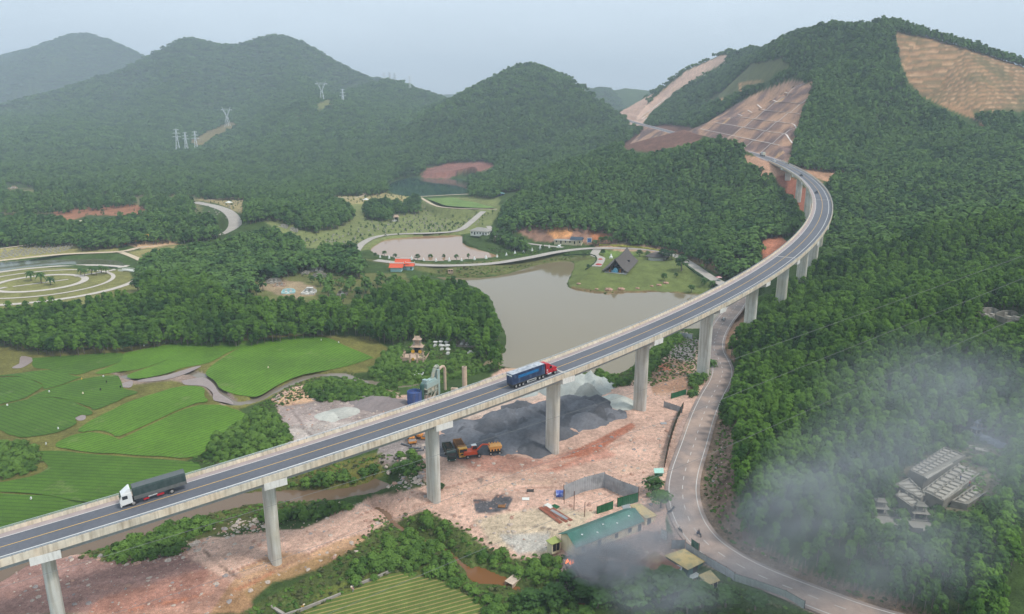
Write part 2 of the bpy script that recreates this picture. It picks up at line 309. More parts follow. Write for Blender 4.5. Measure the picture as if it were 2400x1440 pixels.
zone("1820,410 1850,410 1900,450 1905,490 1880,505 1850,460 1822,425", rgb(150, 96, 76), 4, 6)
zone("-60,440 250,452 480,455 470,500 330,498 0,508 -60,508", rgb(126, 120, 84), 6, 14, .7)
# cemetery plain and gardens
zone("450,462 600,455 760,448 950,458 980,470 1170,455 1172,500 1140,540 840,590 700,580 620,520 560,470", LAWN*1.02, 4, 6, var=.18, m0=flat|(gy < 1000))
zone("760,450 870,446 960,462 950,472 880,478 770,480", rgb(160, 146, 100), 4, 5, m0=gy < 1100)
zone("455,468 575,455 640,462 575,500 560,500 520,480", rgb(158, 142, 100), 4, 4, m0=gy < 1100)
zone("-60,588 60,578 180,562 280,572 280,590 150,596 -60,616", rgb(140, 132, 84), 3, 4)
zone("-60,625 300,632 330,680 200,715 -60,730", rgb(126, 124, 74), 4, 5)
zone("300,590 430,572 450,590 360,625 340,615", rgb(134, 126, 80), 3, 4)
zone("120,498 240,480 350,482 368,500 300,506 210,505 150,520", rgb(150, 104, 78), 4, 6)
zone("288,568 360,556 420,572 330,584", rgb(196, 160, 124), 3, 5)
zone("1200,535 1290,522 1340,526 1440,540 1462,560 1440,573 1380,573 1330,568 1250,566", rgb(140, 108, 90), 3, 6, var=.4)
zone("1285,532 1320,524 1345,540 1335,556 1300,560 1283,548", rgb(204, 146, 96), 4, 6, var=.4)
zone("1380,545 1420,548 1430,560 1395,568", rgb(176, 116, 80), 4, 6)
zone("1390,575 1600,575 1620,590 1570,600 1400,582", rgb(186, 152, 126), 4, 5)
zone("1345,606 1390,596 1420,590 1500,588 1580,600 1625,630 1668,668 1650,695 1500,690 1400,690 1330,672 1345,620", rgb(104, 114, 62), 4, 5, var=.2)
zone("1400,585 1480,590 1500,600 1460,610 1420,605", rgb(104, 122, 62), 3, 3)
zone("1336,672 1400,682 1500,682 1600,684 1650,696 1600,700 1400,700 1330,684", rgb(120, 100, 70), 4, 5)
zone("1600,600 1660,585 1700,590 1760,610 1750,640 1700,650 1650,630", rgb(118, 98, 70), 5, 8)
zone("1790,560 1830,552 1845,570 1815,600 1790,608 1783,585", rgb(176, 116, 90), 3, 5)
zone("1896,560 1925,560 1935,600 1900,640 1888,620", rgb(170, 104, 78), 4, 6)
zone("840,605 1060,618 1300,600 1400,605 1340,612 1240,625 1180,645 1080,650 1000,640", rgb(98, 100, 58), 4, 6)
# tombs glade
zone("580,640 660,646 700,626 760,620 850,642 950,640 960,660 890,690 815,715 650,708 580,685", rgb(104, 106, 62), 5, 8)
zone("600,650 670,655 735,670 740,692 680,700 610,676", rgb(156, 134, 108), 5, 8, .85)
# paddy surroundings and river bank
zone("-60,800 100,815 300,800 600,785 870,790 930,830 880,870 760,880 640,930 560,960 600,990 480,1060 440,1080 -60,1240", rgb(114, 110, 58), 4, 6)
zone("240,865 330,890 450,870 500,880 560,945 520,950 470,905 400,890 300,905", rgb(150, 130, 116), 6, 8)
zone("860,860 1000,840 1120,850 1150,870 1070,885 980,905 900,912", rgb(86, 112, 50), 4, 6)
# construction yard
zone("640,930 700,905 780,900 960,925 1050,935 1180,865 1340,880 1480,900 1560,830 1640,800 1668,860 1640,950 1600,1050 1560,1180 1560,1300 1500,1370 1400,1330 1250,1310 1180,1320 1020,1210 900,1240 840,1280 700,1320 620,1350 500,1440 -60,1440 -60,1300 200,1300 480,1260 700,1240 860,1170 1000,1140 960,1060 900,1040 680,1040 650,980", PINK, 4, 14, var=.22)
zone("-60,1320 240,1300 420,1290 480,1330 470,1400 300,1440 -60,1440", MAUV, 12, 20, .85, var=.35)
zone("230,1400 480,1330 560,1380 600,1440 200,1460", RED*1.1, 12, 20, .6, var=.35)
zone("560,1330 650,1290 720,1300 840,1250 870,1270 760,1330 640,1360 560,1440 500,1440", OCH, 8, 16, .75, var=.3)
zone("640,930 720,920 900,925 960,935 940,990 800,1010 700,1035 660,1010", rgb(162, 146, 138), 8, 14, var=.35)
zone("640,940 690,915 740,915 740,940 660,955", rgb(206, 166, 132), 4, 8)
zone("650,1000 780,985 900,1000 900,1020 700,1060 660,1040", rgb(186, 174, 164), 6, 12, .8)
zone("1000,960 1180,900 1280,905 1290,930 1060,1000", rgb(188, 168, 152), 8, 14, .8)
zone("890,1040 960,1010 1000,1020 1010,1060 960,1080 900,1090 880,1070", rgb(146, 134, 128), 6, 8)
zone("1180,870 1240,850 1340,880 1280,905", rgb(206, 168, 138), 4, 8, .9)
zone("1540,780 1600,775 1640,800 1620,860 1560,830", rgb(160, 150, 142), 8, 10, .9)
zone("1520,880 1560,840 1620,850 1640,900 1590,930 1530,930", rgb(150, 112, 82), 8, 12, .7)
zone("1540,850 1570,850 1580,870 1540,870", rgb(190, 120, 92), 4, 8)
zone("1060,1075 1160,1060 1280,1080 1400,1040 1440,1070 1300,1110 1100,1100", rgb(176, 112, 92), 10, 16, .55, var=.4)
zone("1340,1060 1480,990 1490,1000 1400,1060 1340,1075", rgb(172, 104, 78), 3, 4, .8)
zone("1104,1172 1150,1170 1165,1155 1205,1165 1190,1195 1145,1205 1110,1202", rgb(92, 90, 92), 3, 8, 1)
zone("1115,1120 1135,1118 1130,1135", rgb(110, 106, 104), 3, 6, .9)
zone("1100,1220 1250,1190 1400,1200 1330,1260 1280,1310 1150,1270", rgb(196, 180, 152), 12, 16, .8, var=.15)
zone("1170,1255 1290,1250 1290,1290 1220,1300", rgb(176, 172, 164), 8, 12, .8)
zone("1360,1290 1520,1240 1600,1250 1640,1300 1560,1330 1480,1320", rgb(150, 128, 118), 8, 10, .9)
zone("1560,980 1620,960 1600,1040 1570,1140 1560,1080", rgb(176, 146, 130), 6, 8, .8)
# road verges
zone("1590,1000 1650,930 1600,1050 1575,1130 1570,1180 1590,1230 1640,1285 1720,1335 1860,1395 1990,1450 1940,1450 1700,1345 1600,1300 1560,1200", rgb(176, 150, 138), 6, 8, .9)
zone("1652,990 1690,940 1740,930 1725,1000 1722,1100 1724,1200 1760,1260 1900,1340 2100,1400 2200,1450 2060,1450 1900,1375 1740,1302 1660,1250 1640,1200 1632,1130", rgb(140, 118, 100), 6, 12, .95, var=.4)
zone("1690,1000 1722,990 1724,1150 1740,1240 1800,1290 1720,1270 1680,1200 1672,1100", rgb(124, 104, 92), 8, 12, .7, var=.5)
zone("1700,760 1745,725 1745,800 1720,850 1700,830 1692,800", rgb(150, 118, 96), 4, 8, .9)
# slopes by the creek, green strips
zone("480,1260 700,1200 860,1120 900,1060 700,1110 560,1150 300,1240 180,1290 250,1320 400,1290", rgb(92, 96, 52), 5, 10)
zone("700,1110 880,1060 900,1110 860,1140 760,1150 690,1130", rgb(108, 106, 52), 6, 10, .8)
zone("880,1240 980,1200 1030,1210 1180,1300 1300,1330 1360,1440 560,1440 700,1360 820,1290", WEED, 5, 12)
zone("700,1440 760,1380 880,1340 1000,1345 1100,1385 1160,1440", rgb(104, 112, 54), 4, 6)
# tomb terraces on the near hill
zone("2080,1130 2200,1040 2350,1040 2360,1130 2280,1220 2100,1220", rgb(130, 118, 96), 6, 10, .7)
def stroke(txt, wpx, c, mix=.6):
    ln = [tuple(map(float, q.split(','))) for q in txt.split()]; xs = [p[0] for p in ln]; ys = [p[1] for p in ln]
    m = (gpx > min(xs)-40) & (gpx < max(xs)+40) & (gpy > min(ys)-40) & (gpy < max(ys)+40) & (gy < 300)
    d_ = pdist(catmull(ln, 5), gpx[m]+wn[m]*4, gpy[m]+wn2[m]*3)[0]; k = ((1-sst(d_, wpx*.5, wpx*1.1))*mix*np.clip(.7+n2[m][:, 0]*2, 0, 1))[:, None]; gcol[m] = gcol[m]*(1-k)+np.array(c)*k
for i_, (t_, w_, c_, m_) in enumerate([("560,1350 700,1290 860,1210 1000,1165 1120,1130 1300,1090 1450,1040 1560,1000", 7, rgb(206, 170, 148), .6), ("540,1340 700,1278 860,1200 1000,1158 1150,1112", 2, rgb(150, 104, 88), .7), ("575,1365 720,1300 870,1222 1010,1175", 2, rgb(150, 104, 88), .6),
 ("1070,1170 1200,1130 1350,1130 1480,1100 1560,1080", 9, rgb(210, 176, 150), .6), ("1080,1190 1220,1146 1360,1140 1490,1112", 2, rgb(160, 116, 96), .6), ("1300,1100 1400,1060 1500,1030 1560,1040", 5, rgb(170, 110, 88), .5), ("1320,1075 1380,1062 1430,1030 1475,992", 4, rgb(168, 100, 74), .8),
 ("1040,1200 1150,1230 1260,1235 1330,1250", 2, rgb(110, 96, 88), .7), ("1050,1220 1150,1262 1230,1290", 2, rgb(120, 104, 92), .6), ("1180,900 1240,935 1300,925 1400,915 1500,930 1600,925", 8, rgb(196, 168, 150), .6), ("650,1010 700,1000 740,1020 780,1005 900,1010", 5, rgb(130, 118, 112), .6), ("640,945 680,960 720,1010 760,1040", 4, rgb(126, 112, 106), .6),
 ("20,1400 200,1380 400,1370 560,1350", 8, rgb(170, 128, 112), .5), ("100,1360 300,1350 460,1300", 4, rgb(116, 86, 80), .5), ("300,1430 450,1400 560,1380 640,1340", 5, rgb(190, 120, 84), .6), ("480,1290 510,1320 550,1350", 5, rgb(128, 104, 90), .9), ("880,1080 930,1100 980,1150 1010,1160", 5, rgb(130, 108, 96), .6), ("1400,1230 1480,1215 1560,1200 1590,1170", 6, rgb(168, 140, 124), .5), ("1560,985 1570,1050 1566,1120 1560,1200", 4, rgb(160, 130, 116), .6)]): stroke(t_, w_, c_, m_)
_cf = [(1478,288),(1500,262),(1545,217),(1610,166),(1660,143),(1690,129),(1706,130),(1700,144),(1640,178),(1580,218),(1525,265),(1505,292)]
gbare = np.where(inpoly(_cf, gpx, gpy) & (gy > 1250), 1, gbare)
_cn = [(1632,300),(1700,260),(1760,224),(1850,189),(1880,190),(1902,212),(1895,236),(1868,300),(1862,340),(1855,380),(1790,366),(1740,352),(1700,332),(1650,318)]
gbare = np.where(inpoly(_cn, gpx, gpy) & (gy > 640) & (gy < 1030), 1, gbare)
b = gbare > .5
cn = fbm(gx[b], gy[b], 4, 1/18.)[:, None]; c2 = fbm(gx[b]*1.0, gz[b]*3, 4, 1/10.)[:, None]
_w = sst(cn, -.25, .3); cutc = rgb(124, 102, 96)*(1-_w)+rgb(180, 142, 116)*_w
oc = fbm(gx[b]+900, gy[b], 3, 1/26.)[:, None] > .56
gcol[b] = np.where(oc, rgb(184, 148, 112), np.where((gy[b] > 1250)[:, None], rgb(196, 164, 144), cutc))*(1+.3*c2)
# terrace rows on the cleared hillside: real 0.5 m steps carried by the soil colour of their risers
gcol = np.clip(gcol, .01, .9)
tm = inpoly([(2098,72),(2180,88),(2260,112),(2400,155),(2460,180),(2460,262),(2280,262),(2160,226),(2128,190),(2112,150)], gpx, gpy) & (gy > 560)
_ht = gz[tm]+fbm(gx[tm], gy[tm], 3, 1/70.)*4.0; _ph = (_ht % 4.2)/4.2; _k = np.where(_ph > .8, np.clip(.55+.9*fbm(gx[tm], gy[tm], 3, 1/14.), 0, 1), 0.)[:, None]
gz[tm] += np.where(_ph > .78, -.35, .35*_ph)
gcol[tm] = gcol[tm]*(1-_k)+rgb(184, 148, 114)*_k; gcol[tm] = np.where((_ph < .55)[:, None], gcol[tm]*.35+rgb(108, 98, 70)*.65*(1+.3*n2[tm]), gcol[tm])
_gn = (sst(fbm(gx[tm]+50, gy[tm], 4, 1/28.), -.15, .35)*.6)[:, None]; gcol[tm] = gcol[tm]*(1-_gn)+rgb(86, 88, 58)*(1+.3*n2[tm])*_gn
def attr_mesh(name, verts, quads, col, mat, smooth=False):
    me = bpy.data.meshes.new(name); nv, nq = len(verts), len(quads)
    me.vertices.add(nv); me.vertices.foreach_set("co", np.asarray(verts, np.float32).ravel())
    me.loops.add(nq*4); me.loops.foreach_set("vertex_index", np.asarray(quads, np.int32).ravel())
    me.polygons.add(nq); me.polygons.foreach_set("loop_start", np.arange(0, nq*4, 4, dtype=np.int32))
    me.polygons.foreach_set("loop_total", np.full(nq, 4, np.int32))
    if smooth: me.polygons.foreach_set("use_smooth", np.ones(nq, bool))
    if col is not None:
        a = me.attributes.new("soil", 'FLOAT_COLOR', 'POINT'); c = np.ones((nv, 4), np.float32); c[:, :3] = col; a.data.foreach_set("color", c.ravel())
    me.update(calc_edges=True); me.validate(); me.materials.append(mat); return me
# ================================================================ MATERIALS
_M = {}
def M(name, c=(.5, .5, .5), rough=.8, metal=0., var=.12, scale=1.5, var2=.0, scale2=.2, bump=0., bscale=8., tint=None, tamt=0., tscale=.3, spec=.3, emit=None, coord='Object', stretch=None, streak=None):
    if name in _M: return _M[name]
    m = bpy.data.materials.new(name); m.use_nodes = True; n = m.node_tree.nodes; l = m.node_tree.links; b = n["Principled BSDF"]
    b.inputs["Roughness"].default_value = rough; b.inputs["Metallic"].default_value = metal; b.inputs["Specular IOR Level"].default_value = spec
    tc = n.new("ShaderNodeTexCoord"); src = tc.outputs[coord]
    if stretch:
        mp = n.new("ShaderNodeMapping"); mp.inputs["Scale"].default_value = stretch; l.new(src, mp.inputs[0]); src = mp.outputs[0]
    base = n.new("ShaderNodeRGB"); base.outputs[0].default_value = (*c, 1); cur = base.outputs[0]
    if tint is not None:
        t = n.new("ShaderNodeTexNoise"); t.inputs["Scale"].default_value = tscale; t.inputs["Detail"].default_value = 6; l.new(src, t.inputs[0])
        r = n.new("ShaderNodeMapRange"); r.inputs[1].default_value = .45; r.inputs[2].default_value = .62; r.inputs[4].default_value = tamt; l.new(t.outputs[0], r.inputs[0])
        x = n.new("ShaderNodeMixRGB"); x.inputs[2].default_value = (*tint, 1); l.new(r.outputs[0], x.inputs[0]); l.new(cur, x.inputs[1]); cur = x.outputs[0]
    if streak is not None:
        mp2 = n.new("ShaderNodeMapping"); mp2.inputs["Scale"].default_value = streak[1]; l.new(tc.outputs[coord], mp2.inputs[0])
        t = n.new("ShaderNodeTexNoise"); t.inputs["Scale"].default_value = 1; t.inputs["Detail"].default_value = 5; l.new(mp2.outputs[0], t.inputs[0])
        r = n.new("ShaderNodeMapRange"); r.inputs[1].default_value = .46; r.inputs[2].default_value = .66; r.inputs[4].default_value = streak[2]; l.new(t.outputs[0], r.inputs[0])
        x = n.new("ShaderNodeMixRGB"); x.inputs[2].default_value = (*streak[0], 1); l.new(r.outputs[0], x.inputs[0]); l.new(cur, x.inputs[1]); cur = x.outputs[0]
    for v, s in ((var, scale), (var2, scale2)):
        if v:
            t = n.new("ShaderNodeTexNoise"); t.inputs["Scale"].default_value = s; t.inputs["Detail"].default_value = 5; l.new(src, t.inputs[0])
            r = n.new("ShaderNodeMapRange"); r.inputs[1].default_value = .3; r.inputs[2].default_value = .7; r.inputs[3].default_value = 1-v; r.inputs[4].default_value = 1+v; l.new(t.outputs[0], r.inputs[0])
            x = n.new("ShaderNodeVectorMath"); x.operation = 'SCALE'; l.new(cur, x.inputs[0]); l.new(r.outputs[0], x.inputs["Scale"]); cur = x.outputs[0]
    l.new(cur, b.inputs["Base Color"])
    if bump:
        t = n.new("ShaderNodeTexNoise"); t.inputs["Scale"].default_value = bscale; t.inputs["Detail"].default_value = 6; l.new(src, t.inputs[0])
        bp = n.new("ShaderNodeBump"); bp.inputs["Strength"].default_value = 1; bp.inputs["Distance"].default_value = bump; l.new(t.outputs[0], bp.inputs["Height"]); l.new(bp.outputs[0], b.inputs["Normal"])
    if emit: b.inputs["Emission Color"].default_value = (*emit[0], 1); b.inputs["Emission Strength"].default_value = emit[1]
    _M[name] = m; return m
def ground_mat():
    m = bpy.data.materials.new("soil_and_undergrowth"); m.use_nodes = True; n = m.node_tree.nodes; l = m.node_tree.links; b = n["Principled BSDF"]
    b.inputs["Roughness"].default_value = .95; b.inputs["Specular IOR Level"].default_value = .1
    a = n.new("ShaderNodeAttribute"); a.attribute_name = "soil"; cur = a.outputs["Color"]; tc = n.new("ShaderNodeTexCoord")
    for s, v in ((.12, .16), (.9, .3), (5., .4)):
        t = n.new("ShaderNodeTexNoise"); t.inputs["Scale"].default_value = s; t.inputs["Detail"].default_value = 6; t.inputs["Roughness"].default_value = .65; l.new(tc.outputs["Object"], t.inputs[0])
        r = n.new("ShaderNodeMapRange"); r.inputs[1].default_value = .3; r.inputs[2].default_value = .7; r.inputs[3].default_value = 1-v; r.inputs[4].default_value = 1+v; l.new(t.outputs[0], r.inputs[0])
        x = n.new("ShaderNodeVectorMath"); x.operation = 'SCALE'; l.new(cur, x.inputs[0]); l.new(r.outputs[0], x.inputs["Scale"]); cur = x.outputs[0]
    l.new(cur, b.inputs["Base Color"])
    t = n.new("ShaderNodeTexNoise"); t.inputs["Scale"].default_value = 1.6; t.inputs["Detail"].default_value = 8; t.inputs["Roughness"].default_value = .7; l.new(tc.outputs["Object"], t.inputs[0])
    bp = n.new("ShaderNodeBump"); bp.inputs["Strength"].default_value = 1; bp.inputs["Distance"].default_value = .5; l.new(t.outputs[0], bp.inputs["Height"]); l.new(bp.outputs[0], b.inputs["Normal"])
    return m
def water_mat(name, c, rough=.12):
    m = bpy.data.materials.new(name); m.use_nodes = True; n = m.node_tree.nodes; l = m.node_tree.links; b = n["Principled BSDF"]
    b.inputs["Base Color"].default_value = (*c, 1); b.inputs["Roughness"].default_value = rough; b.inputs["IOR"].default_value = 1.33; b.inputs["Specular IOR Level"].default_value = .5
    tc = n.new("ShaderNodeTexCoord"); t = n.new("ShaderNodeTexNoise"); t.inputs["Scale"].default_value = .8; t.inputs["Detail"].default_value = 3; l.new(tc.outputs["Object"], t.inputs[0])
    bp = n.new("ShaderNodeBump"); bp.inputs["Strength"].default_value = .1; bp.inputs["Distance"].default_value = .02; l.new(t.outputs[0], bp.inputs["Height"]); l.new(bp.outputs[0], b.inputs["Normal"]); return m
# ================================================================ OBJECT HELPERS
def tag(o, label=None, cat=None, group=None, kind=None):
    if label: o["label"] = label
    if cat: o["category"] = cat
    if group: o["group"] = group
    if kind: o["kind"] = kind
    return o
def empty(name, loc, rz=0, label=None, cat=None, group=None):
    o = bpy.data.objects.new(name, None); COL.objects.link(o); o.location = loc; o.rotation_euler = (0, 0, rz); o.empty_display_size = .5
    return tag(o, label, cat, group)
def copy_tree(o, parent=None):
    c = o.copy(); COL.objects.link(c)
    if parent: c.parent = parent
    for ch in o.children: copy_tree(ch, c)
    return c
class MB:
    def __init__(s): s.v = []; s.f = []; s.uv = None
    def add(s, vs, fs):
        k = len(s.v); s.v += [tuple(map(float, a)) for a in vs]; s.f += [tuple(i+k for i in f) for f in fs]; return s
    def box(s, c, d, rz=0, tx=0., ty=0., rx=0, ry=0):
        """centre, full size; tx,ty shrink the top face"""
        x, y, z = d[0]/2, d[1]/2, d[2]/2; vs = []
        for sz in (-1, 1):
            for sx, sy in ((-1, -1), (1, -1), (1, 1), (-1, 1)):
                vs.append(Vector((sx*(x-(tx if sz > 0 else 0)), sy*(y-(ty if sz > 0 else 0)), sz*z)))
        R = Matrix.Rotation(rz, 3, 'Z') @ Matrix.Rotation(ry, 3, 'Y') @ Matrix.Rotation(rx, 3, 'X')
        vs = [R @ q+Vector(c) for q in vs]
        return s.add(vs, [(3, 2, 1, 0), (4, 5, 6, 7), (0, 1, 5, 4), (1, 2, 6, 5), (2, 3, 7, 6), (3, 0, 4, 7)])
    def bx(s, x0, x1, y0, y1, z0, z1): return s.box(((x0+x1)/2, (y0+y1)/2, (z0+z1)/2), (x1-x0, y1-y0, z1-z0))
    def cyl(s, p, q, r0, r1=None, n=10, cap=True):
        r1 = r0 if r1 is None else r1; p = Vector(p); q = Vector(q); d = (q-p).normalized(); a = d.orthogonal().normalized(); b = d.cross(a); vs = []
        for c, r in ((p, r0), (q, r1)):
            for i in range(n): t = 2*math.pi*i/n; vs.append(c+a*r*math.cos(t)+b*r*math.sin(t))
        fs = [(i, (i+1) % n, n+(i+1) % n, n+i) for i in range(n)]
        if cap: fs += [tuple(range(n-1, -1, -1)), tuple(range(n, 2*n))]
        return s.add(vs, fs)
    def tube(s, pts, r, n=6):
        for a, b in zip(pts[:-1], pts[1:]): s.cyl(a, b, r, r, n)
        return s
    def lathe(s, c, prof, n=12):
        vs = []
        for r, z in prof:
            for i in range(n): t = 2*math.pi*i/n; vs.append((c[0]+r*math.cos(t), c[1]+r*math.sin(t), c[2]+z))
        fs = [(k*n+i, k*n+(i+1) % n, (k+1)*n+(i+1) % n, (k+1)*n+i) for k in range(len(prof)-1) for i in range(n)]
        fs += [tuple(range(n-1, -1, -1)), tuple(range((len(prof)-1)*n, len(prof)*n))]
        return s.add(vs, fs)
    def prism(s, poly, a, b, axis='y'):
        """extrude a 2D outline; axis y: outline is (x,z); axis z: (x,y); axis x: (y,z)"""
        n = len(poly); f = {'y': lambda p, t: (p[0], t, p[1]), 'z': lambda p, t: (p[0], p[1], t), 'x': lambda p, t: (t, p[0], p[1])}[axis]
        vs = [f(p, a) for p in poly]+[f(p, b) for p in poly]
        return s.add(vs, [tuple(range(n-1, -1, -1)), tuple(range(n, 2*n))]+[(i, (i+1) % n, n+(i+1) % n, n+i) for i in range(n)])
    def loft(s, rings, close=False, caps=True):
        n = len(rings[0]); vs = [p for r in rings for p in r]; m = len(rings)
        fs = [(k*n+i, k*n+(i+1) % n, (k+1)*n+(i+1) % n, (k+1)*n+i) for k in range(m-1) for i in range(n)]
        if caps: fs += [tuple(range(n-1, -1, -1)), tuple(range((m-1)*n, m*n))]
        return s.add(vs, fs)
    def sphere(s, c, r, n=8, m=5, sq=(1, 1, 1)):
        return s.lathe(c, [(max(r*math.sin(math.pi*k/m), 1e-3)*sq[0], -r*math.cos(math.pi*k/m)*sq[2]) for k in range(m+1)], n)
    def build(s, name, mat, parent=None, smooth=False, bevel=0):
        me = bpy.data.meshes.new(name); me.from_pydata(s.v, [], s.f)
        if s.uv: 
            u = me.uv_layers.new(name="UVMap")
            for lp_ in me.loops: u.data[lp_.index].uv = s.uv[lp_.vertex_index]
        me.update()
        import bmesh as _bm
        if not s.uv:
            b = _bm.new(); b.from_mesh(me); _bm.ops.recalc_face_normals(b, faces=b.faces); b.to_mesh(me); b.free()
        if smooth: me.polygons.foreach_set("use_smooth", [True]*len(me.polygons))
        me.materials.append(mat); o = bpy.data.objects.new(name, me); COL.objects.link(o)
        if parent: o.parent = parent
        return o
def ribbon(line, o0, o1, dz=0., off=(0, 0)):
    """flat strip along a 3D line between two side offsets (right positive)"""
    m = MB(); n = len(line); m.uv = []; s = 0
    for i, p in enumerate(line):
        a = line[max(i-1, 0)]; b = line[min(i+1, n-1)]; dx, dy = b[0]-a[0], b[1]-a[1]; L = math.hypot(dx, dy) or 1; nx, ny = dy/L, -dx/L
        if i: s += math.dist(line[i-1], p)
        m.v += [(p[0]+nx*o0, p[1]+ny*o0, p[2]+dz), (p[0]+nx*o1, p[1]+ny*o1, p[2]+dz)]; m.uv += [(s, o0), (s, o1)]
    m.f = [(2*i, 2*i+1, 2*i+3, 2*i+2) for i in range(n-1)]; return m
def sweep(line, prof):
    """closed cross-section (offset, height) swept along a 3D line, uv = (length, girth)"""
    m = MB(); n = len(line); k = len(prof); m.uv = []; s = 0
    for i, p in enumerate(line):
        a = line[max(i-1, 0)]; b = line[min(i+1, n-1)]; dx, dy = b[0]-a[0], b[1]-a[1]; L = math.hypot(dx, dy) or 1; nx, ny = dy/L, -dx/L
        if i: s += math.dist(line[i-1], p)
        g = 0
        for j, (o, z) in enumerate(prof):
            m.v.append((p[0]+nx*o, p[1]+ny*o, p[2]+z)); m.uv.append((s, z*1.0+o*.2))
    m.f = [(i*k+j, i*k+(j+1) % k, (i+1)*k+(j+1) % k, (i+1)*k+j) for i in range(n-1) for j in range(k)]
    m.f += [tuple(range(k-1, -1, -1)), tuple(range((n-1)*k, n*k))]; return m
def dashes(line, on, gap, w, dz, o=0.):
    L = [0]
    for a, b in zip(line[:-1], line[1:]): L.append(L[-1]+math.dist(a, b))
    ar = np.array(line); f = lambda s: tuple(float(np.interp(s, L, ar[:, k])) for k in range(3)); M_ = MB(); M_.uv = []; s = 2
    while s+on < L[-1]:
        r = ribbon([f(s-.01), f(s+on/2), f(s+on)], o-w/2, o+w/2, dz); k = len(M_.v); M_.v += r.v; M_.uv += r.uv; M_.f += [tuple(i+k for i in q) for q in r.f]; s += on+gap
    return M_
# ================================================================ SETTING
GM = ground_mat()
ii = (np.arange(NR_-1)[:, None]*NT_+np.arange(NT_-1)).ravel()
gme = attr_mesh("ground", np.stack([gx, gy, gz], 1), np.stack([ii, ii+1, ii+NT_+1, ii+NT_], 1), gcol, GM, True)
go = bpy.data.objects.new("ground", gme); COL.objects.link(go); tag(go, kind='structure')
WM = {"lake": water_mat("silty_water", rgb(126, 114, 88), .06), "pond": water_mat("muddy_water", rgb(158, 126, 96), .06), "reservoir": water_mat("clear_deep_water", rgb(40, 72, 62), .05),
      "canal": water_mat("green_water", rgb(92, 96, 72)), "ditch_pool": water_mat("brown_water", rgb(122, 84, 50)), "creek": water_mat("creek_water", rgb(122, 112, 96)), "stream": water_mat("stream_water", rgb(112, 92, 72)), "brook": water_mat("brook_water", rgb(118, 86, 56))}
for nm, poly, z in WATER:
    cx = sum(p[0] for p in poly)/len(poly); cy = sum(p[1] for p in poly)/len(poly)
    m = MB(); pts = []
    for i, p in enumerate(poly):
        a = poly[i-1]; b = poly[(i+1) % len(poly)]; dx, dy = b[0]-a[0], b[1]-a[1]; L = math.hypot(dx, dy) or 1; s_ = 3.0
        ar_ = sum(poly[k][0]*poly[(k+1) % len(poly)][1]-poly[(k+1) % len(poly)][0]*poly[k][1] for k in range(len(poly)))
        sg = 1 if ar_ > 0 else -1
        pts.append((p[0]+sg*dy/L*s_, p[1]-sg*dx/L*s_, z))
    m.add(pts, [tuple(range(len(pts)))]); tag(m.build(nm, WM[nm]), kind='structure')
for nm, ln, hw, z in CREEKS: tag(ribbon(ln, -hw-1.2, hw+1.2).build(nm, WM[nm]), kind='structure')
ASPH = M("worn_asphalt", rgb(136, 124, 118), .9, var=.1, scale=.6, var2=.1, scale2=.05, tint=rgb(178, 154, 138), tamt=.7, tscale=.09, bump=.01, bscale=20)
CONC_PATH = M("pale_concrete_path", rgb(168, 160, 150), .9, var=.12, scale=.8, var2=.1, scale2=.08)
SANDP = M("sandy_path", rgb(196, 178, 152), .95, var=.15, scale=.8)
for nm, ln, hw in WAYS:
    mt = ASPH if nm == "road" else CONC_PATH if nm in ("avenue", "pond_road", "cemetery_road", "hill_path", "entry_path") else SANDP
    tag(ribbon(ln, -hw, hw, .03).build(nm, mt), kind='structure')
WHITE = M("road_paint_white", rgb(204, 200, 194), .7, var=.1, scale=3); YEL = M("road_paint_yellow", rgb(214, 172, 96), .7, var=.1, scale=3)
mk = ribbon(LROAD, 3.25, 3.42, .05); k = len(mk.v); q = ribbon(LROAD, -3.42, -3.25, .05); mk.v += q.v; mk.uv += q.uv; mk.f += [tuple(i+k for i in f) for f in q.f]
tag(mk.build("road_edge_lines", WHITE), kind='structure'); tag(dashes(LROAD, 2., 3., .14, .05).build("road_centre_dashes", WHITE), kind='structure')
HWA = M("highway_asphalt", rgb(96, 98, 104), .85, var=.08, scale=1.2, var2=.1, scale2=.06)
DUST = M("dusty_shoulder", rgb(160, 146, 142), .9, var=.12, scale=.5)
h2 = HWY
tag(ribbon(h2, -4.6, 4.6, .05).build("highway", HWA), kind='structure')
mk = MB(); mk.uv = []
for a, b in ((-7.2, -4.6), (4.6, 7.2)):
    q = ribbon(h2, a, b, .04); k = len(mk.v); mk.v += q.v; mk.uv += q.uv; mk.f += [tuple(i+k for i in f) for f in q.f]
tag(mk.build("highway_shoulders", DUST), kind='structure')
mk = MB(); mk.uv = []
for a, b in ((-3.6, -3.42), (3.42, 3.6)):
    q = ribbon(h2, a, b, .07); k = len(mk.v); mk.v += q.v; mk.uv += q.uv; mk.f += [tuple(i+k for i in f) for f in q.f]
tag(mk.build("highway_edge_lines", WHITE), kind='structure'); tag(ribbon(h2, -.09, .09, .07).build("highway_centre_line", YEL), kind='structure')
